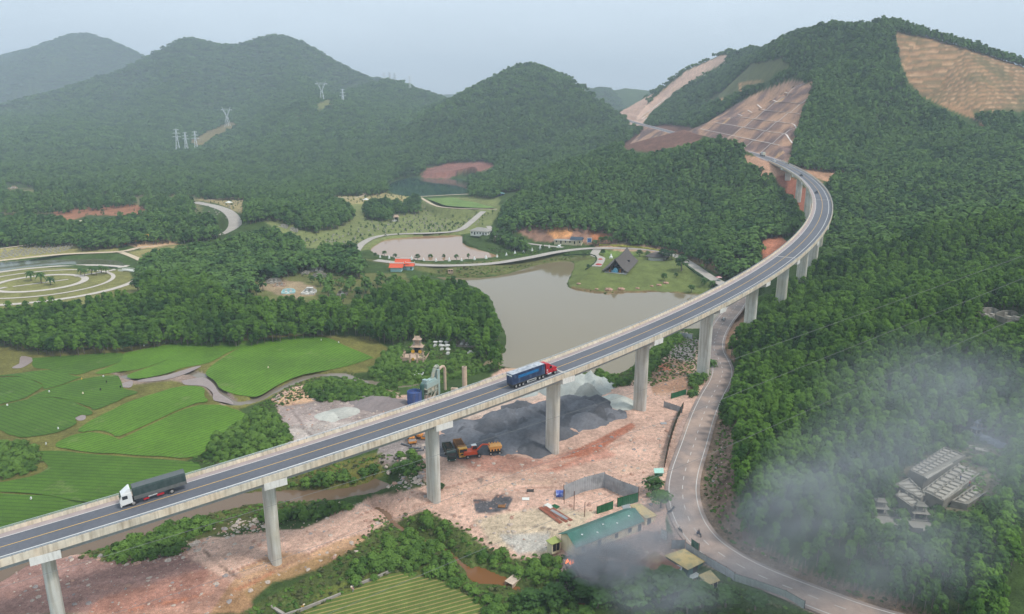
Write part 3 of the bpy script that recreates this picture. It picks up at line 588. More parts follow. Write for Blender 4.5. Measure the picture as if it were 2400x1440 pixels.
# ================================================================ VIADUCT
def concrete(name, c, joint=2.0, uv=True):
    m = M(name, c, .9, var=.12, scale=.7, var2=.14, scale2=.12, coord='UV' if uv else 'Object', streak=(rgb(120, 104, 84), (1.6, .15, .12) if uv else (1.2, 1.2, .12), .45), tint=rgb(206, 180, 150), tamt=.5, tscale=.18)
    return m
PARM = concrete("stained_parapet_concrete", rgb(204, 192, 172)); GIRM = M("girder_concrete", rgb(150, 152, 150), .9, var=.08, scale=.5, coord='UV', streak=(rgb(120, 116, 108), (.5, .3, .3), .4))
PIERM = M("pier_concrete", rgb(204, 201, 192), .9, var=.07, scale=.35, var2=.08, scale2=.08, streak=(rgb(136, 122, 98), (1.6, 1.6, .1), .45), tint=rgb(196, 184, 160), tamt=.4, tscale=.12)
CAPM = M("cap_concrete", rgb(218, 214, 206), .9, var=.06, scale=.6, streak=(rgb(150, 140, 124), (2., 2., .3), .35))
RAILM = M("galvanised_rail", rgb(176, 182, 184), .45, .6, var=.05)
BRIDGE = empty("viaduct", bst(0, 0, 0)[:2]+(0,), 0, "long curving concrete viaduct carrying a two-lane highway over the valley", "bridge")
B0 = Vector(BRIDGE.location)
S0 = pier_s(-2.2)
bl = [bst(s) for s in np.arange(S0, S_AB+.01, 2.5)]+[bst(S_AB)]
def loc_line(line, base): return [(p[0]-base.x, p[1]-base.y, p[2]-base.z) for p in line]
bl0 = loc_line(bl, B0)
sweep(bl0, [(-5.6, -.02), (5.6, -.02), (5.6, -.55), (-5.6, -.55)]).build("deck_slab", GIRM, BRIDGE)
RS = ribbon(bl0, -3.55, 5.2, .03).build("road_surface", HWA, BRIDGE)
ribbon(bl0, -5.2, -3.55, .032).build("shoulder", DUST, BRIDGE)
for nm, o, wd, mt in (("edge_line", -3.55, .2, WHITE), ("edge_line", 3.55, .24, WHITE), ("centre_line", 0, .18, YEL)): ribbon(bl0, o-wd/2, o+wd/2, .05).build(nm, mt, BRIDGE)
JOINTM = M("joint_concrete", rgb(176, 170, 162), .9, var=.15, scale=2)
for n in (-1, 3, 7, 11, 15):
    s = pier_s(n)+(0 if n != 3 else 0); wdt = .35
    ribbon(loc_line([bst(s-wdt), bst(s), bst(s+wdt)], B0), -5.15, 5.15, .045).build("expansion_joint", JOINTM, BRIDGE)
for sg in (-1, 1):
    pr = [(sg*5.25, .0), (sg*5.45, .62), (sg*5.85, .64), (sg*5.9, -.72), (sg*5.6, -.74), (sg*5.6, .0)]
    if sg > 0: pr = pr[::-1]
    par = sweep(bl0, pr).build("parapet", PARM, BRIDGE)
    rl = [bst(s, sg*5.65, 1.05) for s in np.arange(S0, S_AB+8, 3.)]; r = MB(); r.tube(loc_line(rl, B0), .055, 5); r.tube([(a, b, c-.22) for a, b, c in loc_line(rl, B0)], .04, 5)
    for s in np.arange(S0, S_AB, 2.0):
        p = bst(s, sg*5.65, 0); q = Vector(p)-B0; r.box((q.x, q.y, q.z+.85), (.14, .14, .42), -bhead(s))
    r.build("guard_rail", RAILM, BRIDGE)
def girders(n):
    a, b = pier_s(n)+(2.2 if n > -3 else 0), pier_s(n+1)-(2.2 if n < 15 else 0)
    a = max(a, S0); ln = loc_line([bst(s) for s in np.linspace(a, b, 12)], B0); m = MB(); m.uv = []
    for c in (-4.3, -2.15, 0, 2.15, 4.3):
        q = sweep(ln, [(c-.98, -.56), (c+.98, -.56), (c+.62, -1.78), (c-.62, -1.78)]); k = len(m.v); m.v += q.v; m.uv += q.uv; m.f += [tuple(i+k for i in f) for f in q.f]
    m.build("girder_span", GIRM, BRIDGE)
for n in range(-3, 16): girders(n)
def gmin(x, y): return float(min(gz1(x+a, y+b) for a in (-2, 0, 2) for b in (-2, 0, 2)))
for n in range(-2, 16):
    s = pier_s(n); t = bhead(s); x, y, z = bst(s); g = gmin(x, y)-1.5; ux, uy = math.cos(t), -math.sin(t); vx, vy = math.sin(t), math.cos(t)
    L = lambda o, a, h: (x+ux*o+vx*a-B0.x, y+uy*o+vy*a-B0.y, h)
    w2, th = 2.35, 1.08; out = []
    for k in range(9): q = -math.pi/2+math.pi*k/8; out.append((w2-th+th*math.cos(q), th*math.sin(q)))
    for k in range(9): q = math.pi/2+math.pi*k/8; out.append((-w2+th+th*math.cos(q), th*math.sin(q)))
    m = MB(); hs = [g]; H = z-3.6
    while hs[-1]+4.5 < H: hs.append(hs[-1]+4.5)
    hs.append(H); rings = []
    for i, h in enumerate(hs):
        rings.append([L(o, a, h) for o, a in out])
        if 0 < i < len(hs)-1: rings.append([L(o*.985, a*.975, h+.03) for o, a in out]); rings.append([L(o*.985, a*.975, h+.1) for o, a in out]); rings.append([L(o, a, h+.13) for o, a in out])
    m.loft(rings); pc = m.build("pier", PIERM, BRIDGE)
    m = MB()
    m.add([L(o, a, z+h) for o, a, h in ((-5.7, -2.35, -2.36), (5.92, -2.35, -2.36), (5.92, 2.35, -2.36), (-5.92, 2.35, -2.36), (-5.92, -2.35, -.76), (5.92, -2.35, -.76), (5.92, 2.35, -.76), (-5.92, 2.35, -.76))], [(3, 2, 1, 0), (4, 5, 6, 7), (0, 1, 5, 4), (1, 2, 6, 5), (2, 3, 7, 6), (3, 0, 4, 7)])
    a1 = 1.15
    m.add([L(o, a, z+h) for o, h in ((-2.4, -3.62), (2.4, -3.62), (5.3, -2.37), (-5.3, -2.37)) for a in (-a1, a1)], [(0, 2, 3, 1), (2, 4, 5, 3), (6, 0, 1, 7), (0, 6, 4, 2), (1, 3, 5, 7), (4, 6, 7, 5)])
    m.build("pier_cap", CAPM, pc)
# abutment with wing walls
x, y, z = bst(S_AB+.5); t = bhead(S_AB); ux, uy = math.cos(t), -math.sin(t); vx, vy = math.sin(t), math.cos(t)
m = MB(); C = lambda o, a, h: (x+ux*o+vx*a-B0.x, y+uy*o+vy*a-B0.y, z+h)
for o0, o1, a0, a1, h0, h1 in ((-5.95, 5.95, 0, 1.5, -13, -.05), (-5.95, -5.5, 1.5, 7.5, -9, .6), (5.5, 5.95, 1.5, 7.5, -9, .6)):
    m.add([C(o, a, h) for h in (h0, h1) for o, a in ((o0, a0), (o1, a0), (o1, a1), (o0, a1))], [(3, 2, 1, 0), (4, 5, 6, 7), (0, 1, 5, 4), (1, 2, 6, 5), (2, 3, 7, 6), (3, 0, 4, 7)])
m.build("abutment", PIERM, BRIDGE)
# ================================================================ VEGETATION
def leaf_mat(name, c1, c2, tw=None):
    m = bpy.data.materials.new(name); m.use_nodes = True; n = m.node_tree.nodes; l = m.node_tree.links; b = n["Principled BSDF"]
    b.inputs["Roughness"].default_value = .75; b.inputs["Specular IOR Level"].default_value = .15
    oi = n.new("ShaderNodeObjectInfo"); g = n.new("ShaderNodeNewGeometry")
    r = n.new("ShaderNodeValToRGB"); e = r.color_ramp.elements; e[0].color = (*c1, 1); e[1].color = (*c2, 1)
    t = n.new("ShaderNodeTexNoise"); t.inputs["Scale"].default_value = .035; t.inputs["Detail"].default_value = 3; l.new(g.outputs["Position"], t.inputs[0])
    mt = n.new("ShaderNodeMath"); mt.operation = 'MULTIPLY_ADD'; mt.inputs[1].default_value = .8; mt.inputs[2].default_value = -.36; l.new(oi.outputs["Random"], mt.inputs[0])
    st_ = n.new("ShaderNodeMath"); st_.operation = 'MULTIPLY_ADD'; st_.inputs[1].default_value = 2.0; st_.inputs[2].default_value = -.5; l.new(t.outputs[0], st_.inputs[0]); x3 = e.new(.97); x3.color = (c2[0]*1.5, c2[1]*1.12, c2[2]*1.1, 1); e[1].position = .8; e[1].color = (*c2, 1)
    ad = n.new("ShaderNodeMath"); ad.operation = 'ADD'; ad.use_clamp = True; l.new(mt.outputs[0], ad.inputs[0]); l.new(st_.outputs[0], ad.inputs[1])
    l.new(ad.outputs[0], r.inputs[0]); l.new(r.outputs[0], b.inputs["Base Color"])
    return m
LEAF_A = leaf_mat("acacia_leaves", (.020, .062, .009), (.098, .195, .022))
LEAF_M = leaf_mat("hill_forest_leaves", (.030, .080, .020), (.100, .185, .040))
LEAF_B = leaf_mat("bush_leaves", (.045, .100, .018), (.120, .215, .036))
LEAF_D = leaf_mat("broadleaf_leaves", (.026, .065, .018), (.066, .130, .028))
LEAF_S = leaf_mat("scrub_leaves", (.060, .070, .026), (.110, .120, .045))
BARK = M("bark", (.16, .13, .10), .9, var=.2, scale=4)
def crown_mesh(name, seed, h0, h1, r, nclump, nleaf, lsz, mat, flat=0., cone=.5):
    """leaf clumps spread over an uneven dome: many small facets"""
    R = np.random.default_rng(seed); vs = []; fs = []
    for c in range(nclump):
        t = R.random()**.6; a = R.random()*2*math.pi; rad = r*(1-cone*t)*math.sqrt(max(1-(max(t-.15, 0)/.87)**2, 0.02))*(.45+.6*R.random())
        cz = h0+(h1-h0)*t; cx, cy = rad*math.cos(a), rad*math.sin(a); cr = r*(.24+.16*R.random())
        for k in range(nleaf):
            d = R.normal(size=3); d /= np.linalg.norm(d); d[2] = abs(d[2])*.9+.05 if R.random() < .8 else d[2]
            p = np.array([cx, cy, cz])+d*cr*(.7+.4*R.random())*np.array([1, 1, .8])
            o_ = p-np.array([0, 0, h0+(h1-h0)*.25]); o_ /= np.linalg.norm(o_)+1e-9; nrm = d*.45+o_*.8+R.normal(size=3)*.28+np.array([0, 0, .15]); nrm /= np.linalg.norm(nrm)
            u = np.cross(nrm, R.normal(size=3)); u /= np.linalg.norm(u)+1e-9; v = np.cross(nrm, u); s = lsz*(.6+.8*R.random()); i = len(vs)
            vs += [tuple(p+u*s), tuple(p+v*s*.7), tuple(p-u*s*.9), tuple(p-v*s*.75)]; fs.append((i, i+1, i+2, i+3))
    me = bpy.data.meshes.new(name); me.from_pydata(vs, [], fs); me.update(); me.materials.append(mat); return me
def trunk_mesh(name, h, r, seed=0, limbs=3, mat=BARK):
    R = random.Random(seed); m = MB(); bx_, by_ = R.uniform(-.1, .1)*h*.3, R.uniform(-.1, .1)*h*.3
    pts = [(0, 0, -.6), (bx_*.3, by_*.3, h*.4), (bx_, by_, h*.8)]; m.cyl(pts[0], pts[1], r, r*.75, 6); m.cyl(pts[1], pts[2], r*.75, r*.35, 6)
    for i in range(limbs):
        a = R.random()*6.28; q = h*R.uniform(.4, .65); m.cyl((bx_*.5, by_*.5, q), (bx_*.5+math.cos(a)*h*.2, by_*.5+math.sin(a)*h*.2, q+h*.2), r*.4, r*.15, 5)
    me = bpy.data.meshes.new(name); me.from_pydata(m.v, [], m.f); me.update(); me.materials.append(mat); return me
# unit trees: crown radius 1, scaled when placed
NEAR = [(crown_mesh("crown", 10+i, 1.2, 3.6, 1.05, 40, 18, .16, LEAF_A, cone=.3), trunk_mesh("trunk", 3.0, .07, i)) for i in range(4)]
MIDT = [(crown_mesh("crown", 20+i, .8, 3.0, 1.1, 24, 12, .25, LEAF_M, cone=.25), trunk_mesh("trunk", 3.4, .1, i, 0)) for i in range(3)]
BROAD = [(crown_mesh("crown", 30+i, .9, 2.7, 1.0, 46, 16, .14, LEAF_D, cone=.15), trunk_mesh("trunk", 2.0, .09, i)) for i in range(3)]
BUSHM = [(crown_mesh("foliage", 40+i, -.1, .95, 1.0, 40, 16, .13, LEAF_B, cone=.1), trunk_mesh("stems", .7, .05, i, 4)) for i in range(3)]
SCRUB = [(crown_mesh("foliage", 50+i, -.1, .8, 1.0, 24, 12, .15, LEAF_S, cone=.1), trunk_mesh("stems", .6, .05, i, 3)) for i in range(2)]
def clump_mesh(seed):
    """canopy patch for the far woods: a handful of small crowns"""
    R = np.random.default_rng(seed); vs = []; fs = []
    for k in range(7):
        a = R.random()*6.28; q = math.sqrt(R.random())*.95; cx, cy, cr, ch = q*math.cos(a), q*math.sin(a), .3+.16*R.random(), .35+.4*R.random()
        for j in range(16):
            d = R.normal(size=3); d /= np.linalg.norm(d); d[2] = abs(d[2]); p = np.array([cx, cy, ch])+d*cr; nrm = d+R.normal(size=3)*.4; nrm /= np.linalg.norm(nrm)
            u = np.cross(nrm, R.normal(size=3)); u /= np.linalg.norm(u)+1e-9; v = np.cross(nrm, u); s = .2*(.6+.7*R.random()); i = len(vs)
            vs += [tuple(p+u*s), tuple(p+v*s), tuple(p-u*s), tuple(p-v*s)]; fs.append((i, i+1, i+2, i+3))
    me = bpy.data.meshes.new("canopy_patch"); me.from_pydata(vs, [], fs); me.update(); me.materials.append(LEAF_M); return me
FARC = [clump_mesh(60+i) for i in range(3)]
def joined(a, b):
    """one mesh (foliage and stem) for the massed woods"""
    me = bpy.data.meshes.new("tree_unit"); na = len(a.vertices); va = [v.co[:] for v in a.vertices]+[v.co[:] for v in b.vertices]
    fa = [tuple(p.vertices) for p in a.polygons]+[tuple(i+na for i in p.vertices) for p in b.polygons]
    me.from_pydata(va, [], fa); me.materials.append(a.materials[0]); me.materials.append(b.materials[0]); k = len(a.polygons)
    me.polygons.foreach_set("material_index", [0]*k+[1]*(len(fa)-k)); me.update(); return me
def gn_scatter(name, pts, scl, rot, meshes, tilt=None):
    """one stuff object: a point cloud mesh whose points carry the given unit meshes"""
    me = bpy.data.meshes.new(name); n = len(pts); me.vertices.add(n); me.vertices.foreach_set("co", np.asarray(pts, np.float32).ravel())
    a = me.attributes.new("sc", 'FLOAT_VECTOR', 'POINT'); a.data.foreach_set("vector", np.asarray(scl, np.float32).ravel())
    a = me.attributes.new("rz", 'FLOAT_VECTOR', 'POINT'); rr = np.zeros((n, 3), np.float32); rr[:, 2] = rot; a.data.foreach_set("vector", rr.ravel())
    a = me.attributes.new("kind_index", 'INT', 'POINT'); a.data.foreach_set("value", RNG.integers(0, len(meshes), n).astype(np.int32))
    o = bpy.data.objects.new(name, me); COL.objects.link(o); ng = bpy.data.node_groups.new(name, 'GeometryNodeTree')
    ng.interface.new_socket("Geometry", in_out='INPUT', socket_type='NodeSocketGeometry'); ng.interface.new_socket("Geometry", in_out='OUTPUT', socket_type='NodeSocketGeometry')
    N = ng.nodes; L = ng.links; gi = N.new("NodeGroupInput"); go_ = N.new("NodeGroupOutput"); iop = N.new("GeometryNodeInstanceOnPoints"); gti = N.new("GeometryNodeGeometryToInstance")
    for mm in reversed(meshes):
        pr = bpy.data.objects.new("unit_"+name, mm); oi = N.new("GeometryNodeObjectInfo"); oi.inputs["Object"].default_value = pr; L.new(oi.outputs["Geometry"], gti.inputs[0])
    def at(nm, ty):
        q = N.new("GeometryNodeInputNamedAttribute"); q.data_type = ty; q.inputs["Name"].default_value = nm; return q.outputs["Attribute"]
    L.new(gi.outputs[0], iop.inputs["Points"]); L.new(gti.outputs[0], iop.inputs["Instance"]); iop.inputs["Pick Instance"].default_value = True
    L.new(at("kind_index", 'INT'), iop.inputs["Instance Index"]); L.new(at("rz", 'FLOAT_VECTOR'), iop.inputs["Rotation"]); L.new(at("sc", 'FLOAT_VECTOR'), iop.inputs["Scale"])
    L.new(iop.outputs[0], go_.inputs[0]); md = o.modifiers.new("scatter", 'NODES'); md.node_group = ng
    tag(o, kind='stuff'); return o
# ---- where the photo shows canopy (outlines of wooded ground)
def PG(t): return [tuple(map(float, q.split(','))) for q in t.split()]
WOODS_NEAR = [PG("1715,800 1745,770 1790,692 1892,628 2000,582 2200,522 2500,470 2500,1440 2120,1440 2000,1400 1860,1335 1760,1280 1728,1200 1722,1100 1722,1010 1738,985 1692,1000 1688,950 1712,900 1722,860 1712,830")]
HOLES_NEAR = [PG('2290,722 2400,728 2400,758 2300,748'), PG("2090,1125 2130,1085 2200,1030 2262,995 2365,1040 2365,1120 2345,1165 2270,1205 2225,1192 2170,1202 2110,1188"), PG("2030,1188 2092,1180 2112,1225 2060,1238"), PG("2128,1205 2182,1200 2192,1245 2130,1248"), PG("2290,718 2400,725 2400,760 2300,745")]
WOODS_PINE = [PG("-60,738 100,712 230,705 330,690 340,640 480,650 560,700 700,715 800,720 850,700 920,665 1010,662 1090,672 1140,700 1165,760 1180,800 1188,830 1150,850 1100,790 1000,775 900,785 820,765 700,770 560,790 400,785 250,805 100,812 20,790 -60,780"),
 PG("600,700 800,700 800,740 600,740")]
WOODS_MID = [PG("318,660 330,612 360,592 400,582 440,575 490,570 530,564 570,548 640,538 700,560 720,590 760,575 830,580 850,610 840,650 800,680 740,655 660,640 600,645 560,690 480,660 400,660 330,640"),
 PG("575,470 620,455 690,445 760,455 815,475 830,495 800,520 740,530 680,520 640,500 570,512"), PG("185,520 260,510 330,500 420,496 500,505 515,540 440,552 380,552 300,560 190,570 178,560"),
 PG("0,505 60,500 130,510 190,530 185,555 100,562 0,560 -60,560 -60,505"), PG("0,450 120,455 250,455 330,468 250,478 120,490 0,490 -60,490 -60,450"), PG("330,460 450,462 455,490 380,495 330,480"),
 PG("850,480 870,470 905,465 955,480 960,500 900,505 858,500"), PG("945,470 965,458 985,462 985,488 950,488"), PG("1170,500 1180,480 1240,440 1300,424 1400,396 1500,371 1600,343 1690,322 1741,340 1742,362 1760,385 1800,410 1830,440 1860,470 1888,505 1870,530 1800,540 1790,560 1785,600 1760,620 1710,638 1675,622 1640,596 1600,580 1480,564 1440,540 1400,530 1330,524 1250,527 1190,535 1172,520"),
 PG("1150,545 1180,540 1230,555 1240,575 1200,568"), PG("1900,560 1945,500 1952,470 1945,440 1940,425 1960,405 2060,400 2500,300 2500,480 2200,530 2000,590 1900,635 1925,600"), PG("1640,325 1740,330 1742,356 1640,360"),
 PG("1855,300 1900,210 1990,235 2060,290 2500,300 2500,420 2060,400 1945,386 1870,375 1850,340")]
GLADE = PG('600,648 660,652 700,632 760,626 800,640 850,648 900,638 945,652 890,682 815,708 780,690 740,706 690,700 640,700 590,678')
HOLES_MID = [GLADE, PG('920,540 1000,540 1000,500 920,500'), PG('1700,262 1760,226 1850,192 1880,194 1900,214 1893,236 1868,300 1862,340 1855,378 1790,366'), PG("1785,560 1830,552 1845,568 1815,600 1783,608")]
WOODS_FAR = [PG("-200,120 205,60 345,120 450,70 650,70 900,170 1000,190 1100,210 1240,135 1400,170 1480,270 1540,190 1700,100 1860,60 2000,30 2100,20 2500,120 2500,160 2400,150 2098,66 2110,150 2126,190 2160,228 2290,300 2330,300 2500,380 2500,440 1855,380 1855,300 1905,215 1880,186 1640,292 1660,300 1640,340 1500,373 1300,424 1180,440 1165,452 1150,454 1100,450 1092,430 1100,408 1160,400 1160,378 1000,382 975,414 920,430 905,440 870,448 750,448 640,455 480,458 440,450 200,452 -200,450"),
 PG("2280,262 2460,262 2500,300 2500,330 2330,300")]
CUTFAR = PG('1478,288 1500,262 1545,217 1610,166 1660,143 1690,129 1706,130 1700,144 1640,178 1580,218 1525,265 1505,292')
CUTNEAR = PG('1632,300 1700,262 1760,226 1850,192 1880,194 1900,214 1893,236 1868,300 1862,340 1855,378 1790,366 1740,350 1700,330 1650,318')
HOLES_FAR = [PG("2098,72 2180,88 2260,112 2400,155 2500,200 2500,262 2400,262 2330,255 2280,262 2240,262 2160,226 2128,190 2112,150"), PG("1722,185 1760,150 1830,138 1850,155 1820,172 1800,190 1750,205 1700,225 1640,245 1690,215"),
 PG("985,412 1000,396 1060,380 1130,378 1160,384 1150,396 1100,408 1050,418 1000,420"), PG("1452,345 1480,322 1530,296 1560,290 1640,300 1650,318 1620,345 1560,360 1500,355"), PG("440,332 500,302 540,285 560,290 505,318 472,345"),
 PG("10,430 50,430 110,450 20,452"), PG("740,246 770,230 780,240 745,262"), PG("1650,243 1700,230 1705,233 1660,246"), CUTFAR, CUTNEAR, PG("905,440 920,428 960,416 1010,420 1060,419 1092,424 1098,455 1050,459 1000,461 930,457")]
def scatter(y0, y1, sp, polys, holes, hm, jit=.45, y_of_crown=.8):
    """jittered rows of candidate trees kept where the photo shows canopy; hm = crown-top height in metres"""
    ys = np.arange(y0, y1, sp); out = []
    xmax = y1*.80
    xs = np.arange(-xmax, xmax, sp); X, Y = np.meshgrid(xs, ys); X = X.ravel()+RNG.uniform(-jit, jit, X.size)*sp; Y = Y.ravel()+RNG.uniform(-jit, jit, Y.size)*sp
    k = (np.abs(X) < Y*.80) & (Y > 75); X, Y = X[k], Y[k]; Z = ground(X, Y); u, v = proj(X, Y, Z+hm*y_of_crown)
    ok = np.zeros(len(X), bool)
    for p in polys: ok |= inpoly(p, u, v)
    u2, v2 = proj(X, Y, Z+hm*.3)
    u3, v3 = proj(X, Y, Z+hm*.95)
    for p in holes: ok &= ~inpoly(p, u2, v2) & ~inpoly(p, u3, v3)
    X, Y, Z = X[ok], Y[ok], Z[ok]
    # keep roads, water, cuttings and the bridge clear
    keep = np.ones(len(X), bool)
    for nm, ln, hw in WAYS: keep &= pdist(ln, X, Y)[0] > hw+1.2
    for nm, poly, z in WATER: keep &= sdist([p[:2] for p in poly], X, Y, 5) < -1.0
    for nm, ln, hw, z in CREEKS: keep &= pdist([p[:2] for p in ln], X, Y)[0] > hw+.8
    db = pdist([p[:2] for p in bl[::4]], X, Y)[0]; zb = np.interp(Y, [p[1] for p in bl[::4]], [p[2] for p in bl[::4]]); keep &= (db > 7.5) | (Z+hm < zb-3.0)
    m = (Y > 560) & (Y < 2000) & (X > 100) & (X < 500)
    dh = np.full(len(X), 999.); dh[m] = pdist(HWY, X[m], Y[m])[0]; keep &= dh > 11
    if m.any():
        i = (np.log(Y[m])-math.log(72))/(math.log(7500)-math.log(72))*(NR_-1); j = (X[m]/Y[m]+1)/2*(NT_-1); kk = keep[m]; kk &= GB[np.clip(np.round(i).astype(int), 0, NR_-1), np.clip(np.round(j).astype(int), 0, NT_-1)] < .5; keep[m] = kk
    _u, _v = proj(X, Y, Z); keep &= ~((_u < 480) & (_v > 430) & (_v < 560) & (RNG.random(len(X)) < np.where(_v < 515, .62, .25)))
    return np.stack([X[keep], Y[keep], Z[keep]], 1)
GB = gbare.reshape(NR_, NT_)
trees = []      # (x, y, z, radius, height factor, kind)
def put(pts, r, hf, kind, rv=.22):
    n = len(pts); q = r*(1+RNG.uniform(-rv, rv, n)); return np.column_stack([pts, q, q*hf*(1+RNG.uniform(-.15, .15, n)), np.full(n, kind)])
A = []
A.append(put(scatter(84, 262, 2.3, WOODS_NEAR, HOLES_NEAR, 6), 1.32, 1.25, 0, .3)); A.append(put(scatter(262, 470, 2.7, WOODS_NEAR, HOLES_NEAR, 6.5), 1.6, 1.1, 0, .3))
A.append(put(scatter(255, 470, 2.9, WOODS_PINE, [GLADE], 6.5), 1.75, 1.1, 0, .3))
A.append(put(scatter(340, 470, 4.2, WOODS_MID, HOLES_MID, 8), 3.0, .75, 1)); A.append(put(scatter(470, 820, 3.6, WOODS_MID, HOLES_MID, 8), 2.4, .95, 1, .38))
A.append(put(scatter(340, 470, 9.0, [GLADE], [PG('620,655 750,655 750,705 620,705')], 8), 2.3, .95, 1, .4)); A.append(put(scatter(560, 1000, 3.7, WOODS_FAR, HOLES_FAR, 8), 2.4, .95, 1, .35)); A.append(put(scatter(820, 1000, 4.6, WOODS_MID, HOLES_MID, 8), 3.1, .75, 1))
A.append(put(scatter(1000, 1500, 5.2, WOODS_FAR, HOLES_FAR, 8), 3.3, .7, 1, .35))
_rt = catmull([Yp(*map(float, q.split(','))) for q in '2110,56,944 2160,72,930 2260,96,900 2400,141,880 2500,170,865'.split()], 14); _rt = np.array([(x+RNG.uniform(-2, 2), y+RNG.uniform(-6, 6), 0) for x, y, z in _rt for _ in range(4)]); _rt[:, 2] = ground(_rt[:, 0], _rt[:, 1]); A.append(put(_rt, 2.2, 1.15, 1, .35))
A = np.concatenate(A)
F = []
F.append(put(scatter(1500, 2300, 9, WOODS_FAR, HOLES_FAR, 7, y_of_crown=.5), 6.2, 1.0, 9, .35)); F.append(put(scatter(2300, 4600, 14, WOODS_FAR, HOLES_FAR, 7, y_of_crown=.5), 9.5, .75, 9, .35))
F = np.concatenate(F)
print("TREES", len(A), len(F))
# ---- nearest trees become individuals, the rest are massed woods
def dist(a): return np.sqrt(a[:, 0]**2+a[:, 1]**2+(a[:, 2]-CAMZ)**2)
def vis(a):
    u, v = proj(a[:, 0], a[:, 1], a[:, 2]+4); return (u > -10) & (u < 2410) & (v > 0) & (v < 1450)
near = A[A[:, 5] == 0]; d = dist(near)/near[:, 3]+1e5*(~vis(near)); od = np.argsort(d); ind = near[od[:290]]; rest0 = near[od[290:]]
mid = A[A[:, 5] == 1]
def mass(name, a, units):
    if len(a): gn_scatter(name, a[:, :3], np.stack([a[:, 3], a[:, 3], a[:, 4]], 1), RNG.uniform(0, 6.28, len(a)), units)
mass("acacia_plantation", rest0, [joined(*q) for q in NEAR]); mass("hillside_woodland", mid, [joined(*q) for q in MIDT]); mass("distant_woodland", F, FARC)
def plant(proto, meshes, loc, r, hf, name, label, cat, group, parts=("crown", "trunk")):
    t = empty(name, loc, random.uniform(0, 6.28), label, cat, group); q = random.choice(meshes)
    for nm, me in zip(parts, q):
        o = bpy.data.objects.new(nm, me); COL.objects.link(o); o.parent = t
    t.scale = (r, r, r*hf); return t
for x, y, z, r, h, k in ind:
    plant(None, NEAR, (x, y, z), r, h/r, "acacia_tree", "young green acacia tree in the dense plantation on the hillside right of the local road", "tree", "acacia trees on the near hillside")
# ================================================================ FIELDS
def rice_mat(name, c, ang, period, amt, c2, patch=True):
    m = bpy.data.materials.new(name); m.use_nodes = True; n = m.node_tree.nodes; l = m.node_tree.links; b = n["Principled BSDF"]; b.inputs["Roughness"].default_value = .8; b.inputs["Specular IOR Level"].default_value = .2
    tc = n.new("ShaderNodeTexCoord"); mp = n.new("ShaderNodeMapping"); mp.inputs["Rotation"].default_value = (0, 0, -ang); l.new(tc.outputs["Object"], mp.inputs[0])
    w_ = n.new("ShaderNodeTexWave"); w_.wave_type = 'BANDS'; w_.bands_direction = 'Y'; w_.inputs["Scale"].default_value = 1/period/3.14159*.98*math.pi/2; w_.inputs["Distortion"].default_value = 1.6; w_.inputs["Detail"].default_value = 2; w_.inputs["Detail Scale"].default_value = .12; l.new(mp.outputs[0], w_.inputs[0])
    r = n.new("ShaderNodeMapRange"); r.inputs[1].default_value = .84 if patch else .7; r.inputs[2].default_value = 1.; r.inputs[4].default_value = amt; l.new(w_.outputs[1], r.inputs[0])
    x = n.new("ShaderNodeMixRGB"); x.inputs[1].default_value = (*c, 1); x.inputs[2].default_value = (*c2, 1); l.new(r.outputs[0], x.inputs[0]); cur = x.outputs[0]
    for s, v in ((.06, .16), (.5, .12), (6., .38)):
        t = n.new("ShaderNodeTexNoise"); t.inputs["Scale"].default_value = s; t.inputs["Detail"].default_value = 5; l.new(tc.outputs["Object"], t.inputs[0])
        q = n.new("ShaderNodeMapRange"); q.inputs[1].default_value = .3; q.inputs[2].default_value = .7; q.inputs[3].default_value = 1-v; q.inputs[4].default_value = 1+v; l.new(t.outputs[0], q.inputs[0])
        y = n.new("ShaderNodeVectorMath"); y.operation = 'SCALE'; l.new(cur, y.inputs[0]); l.new(q.outputs[0], y.inputs["Scale"]); cur = y.outputs[0]
    t = n.new("ShaderNodeTexNoise"); t.inputs["Scale"].default_value = .09; t.inputs["Detail"].default_value = 6; t.inputs["Roughness"].default_value = .7; l.new(tc.outputs["Object"], t.inputs[0])
    q = n.new("ShaderNodeMapRange"); q.inputs[1].default_value = .6; q.inputs[2].default_value = .74; q.inputs[4].default_value = .7 if patch else 0.; l.new(t.outputs[0], q.inputs[0])
    z = n.new("ShaderNodeMixRGB"); z.inputs[2].default_value = (*rgb(124, 128, 84), 1); l.new(q.outputs[0], z.inputs[0]); l.new(cur, z.inputs[1])
    l.new(z.outputs[0], b.inputs["Base Color"]); return m
def cc(t): return [(a/4, 720+b/4) for a, b in PG(t)]
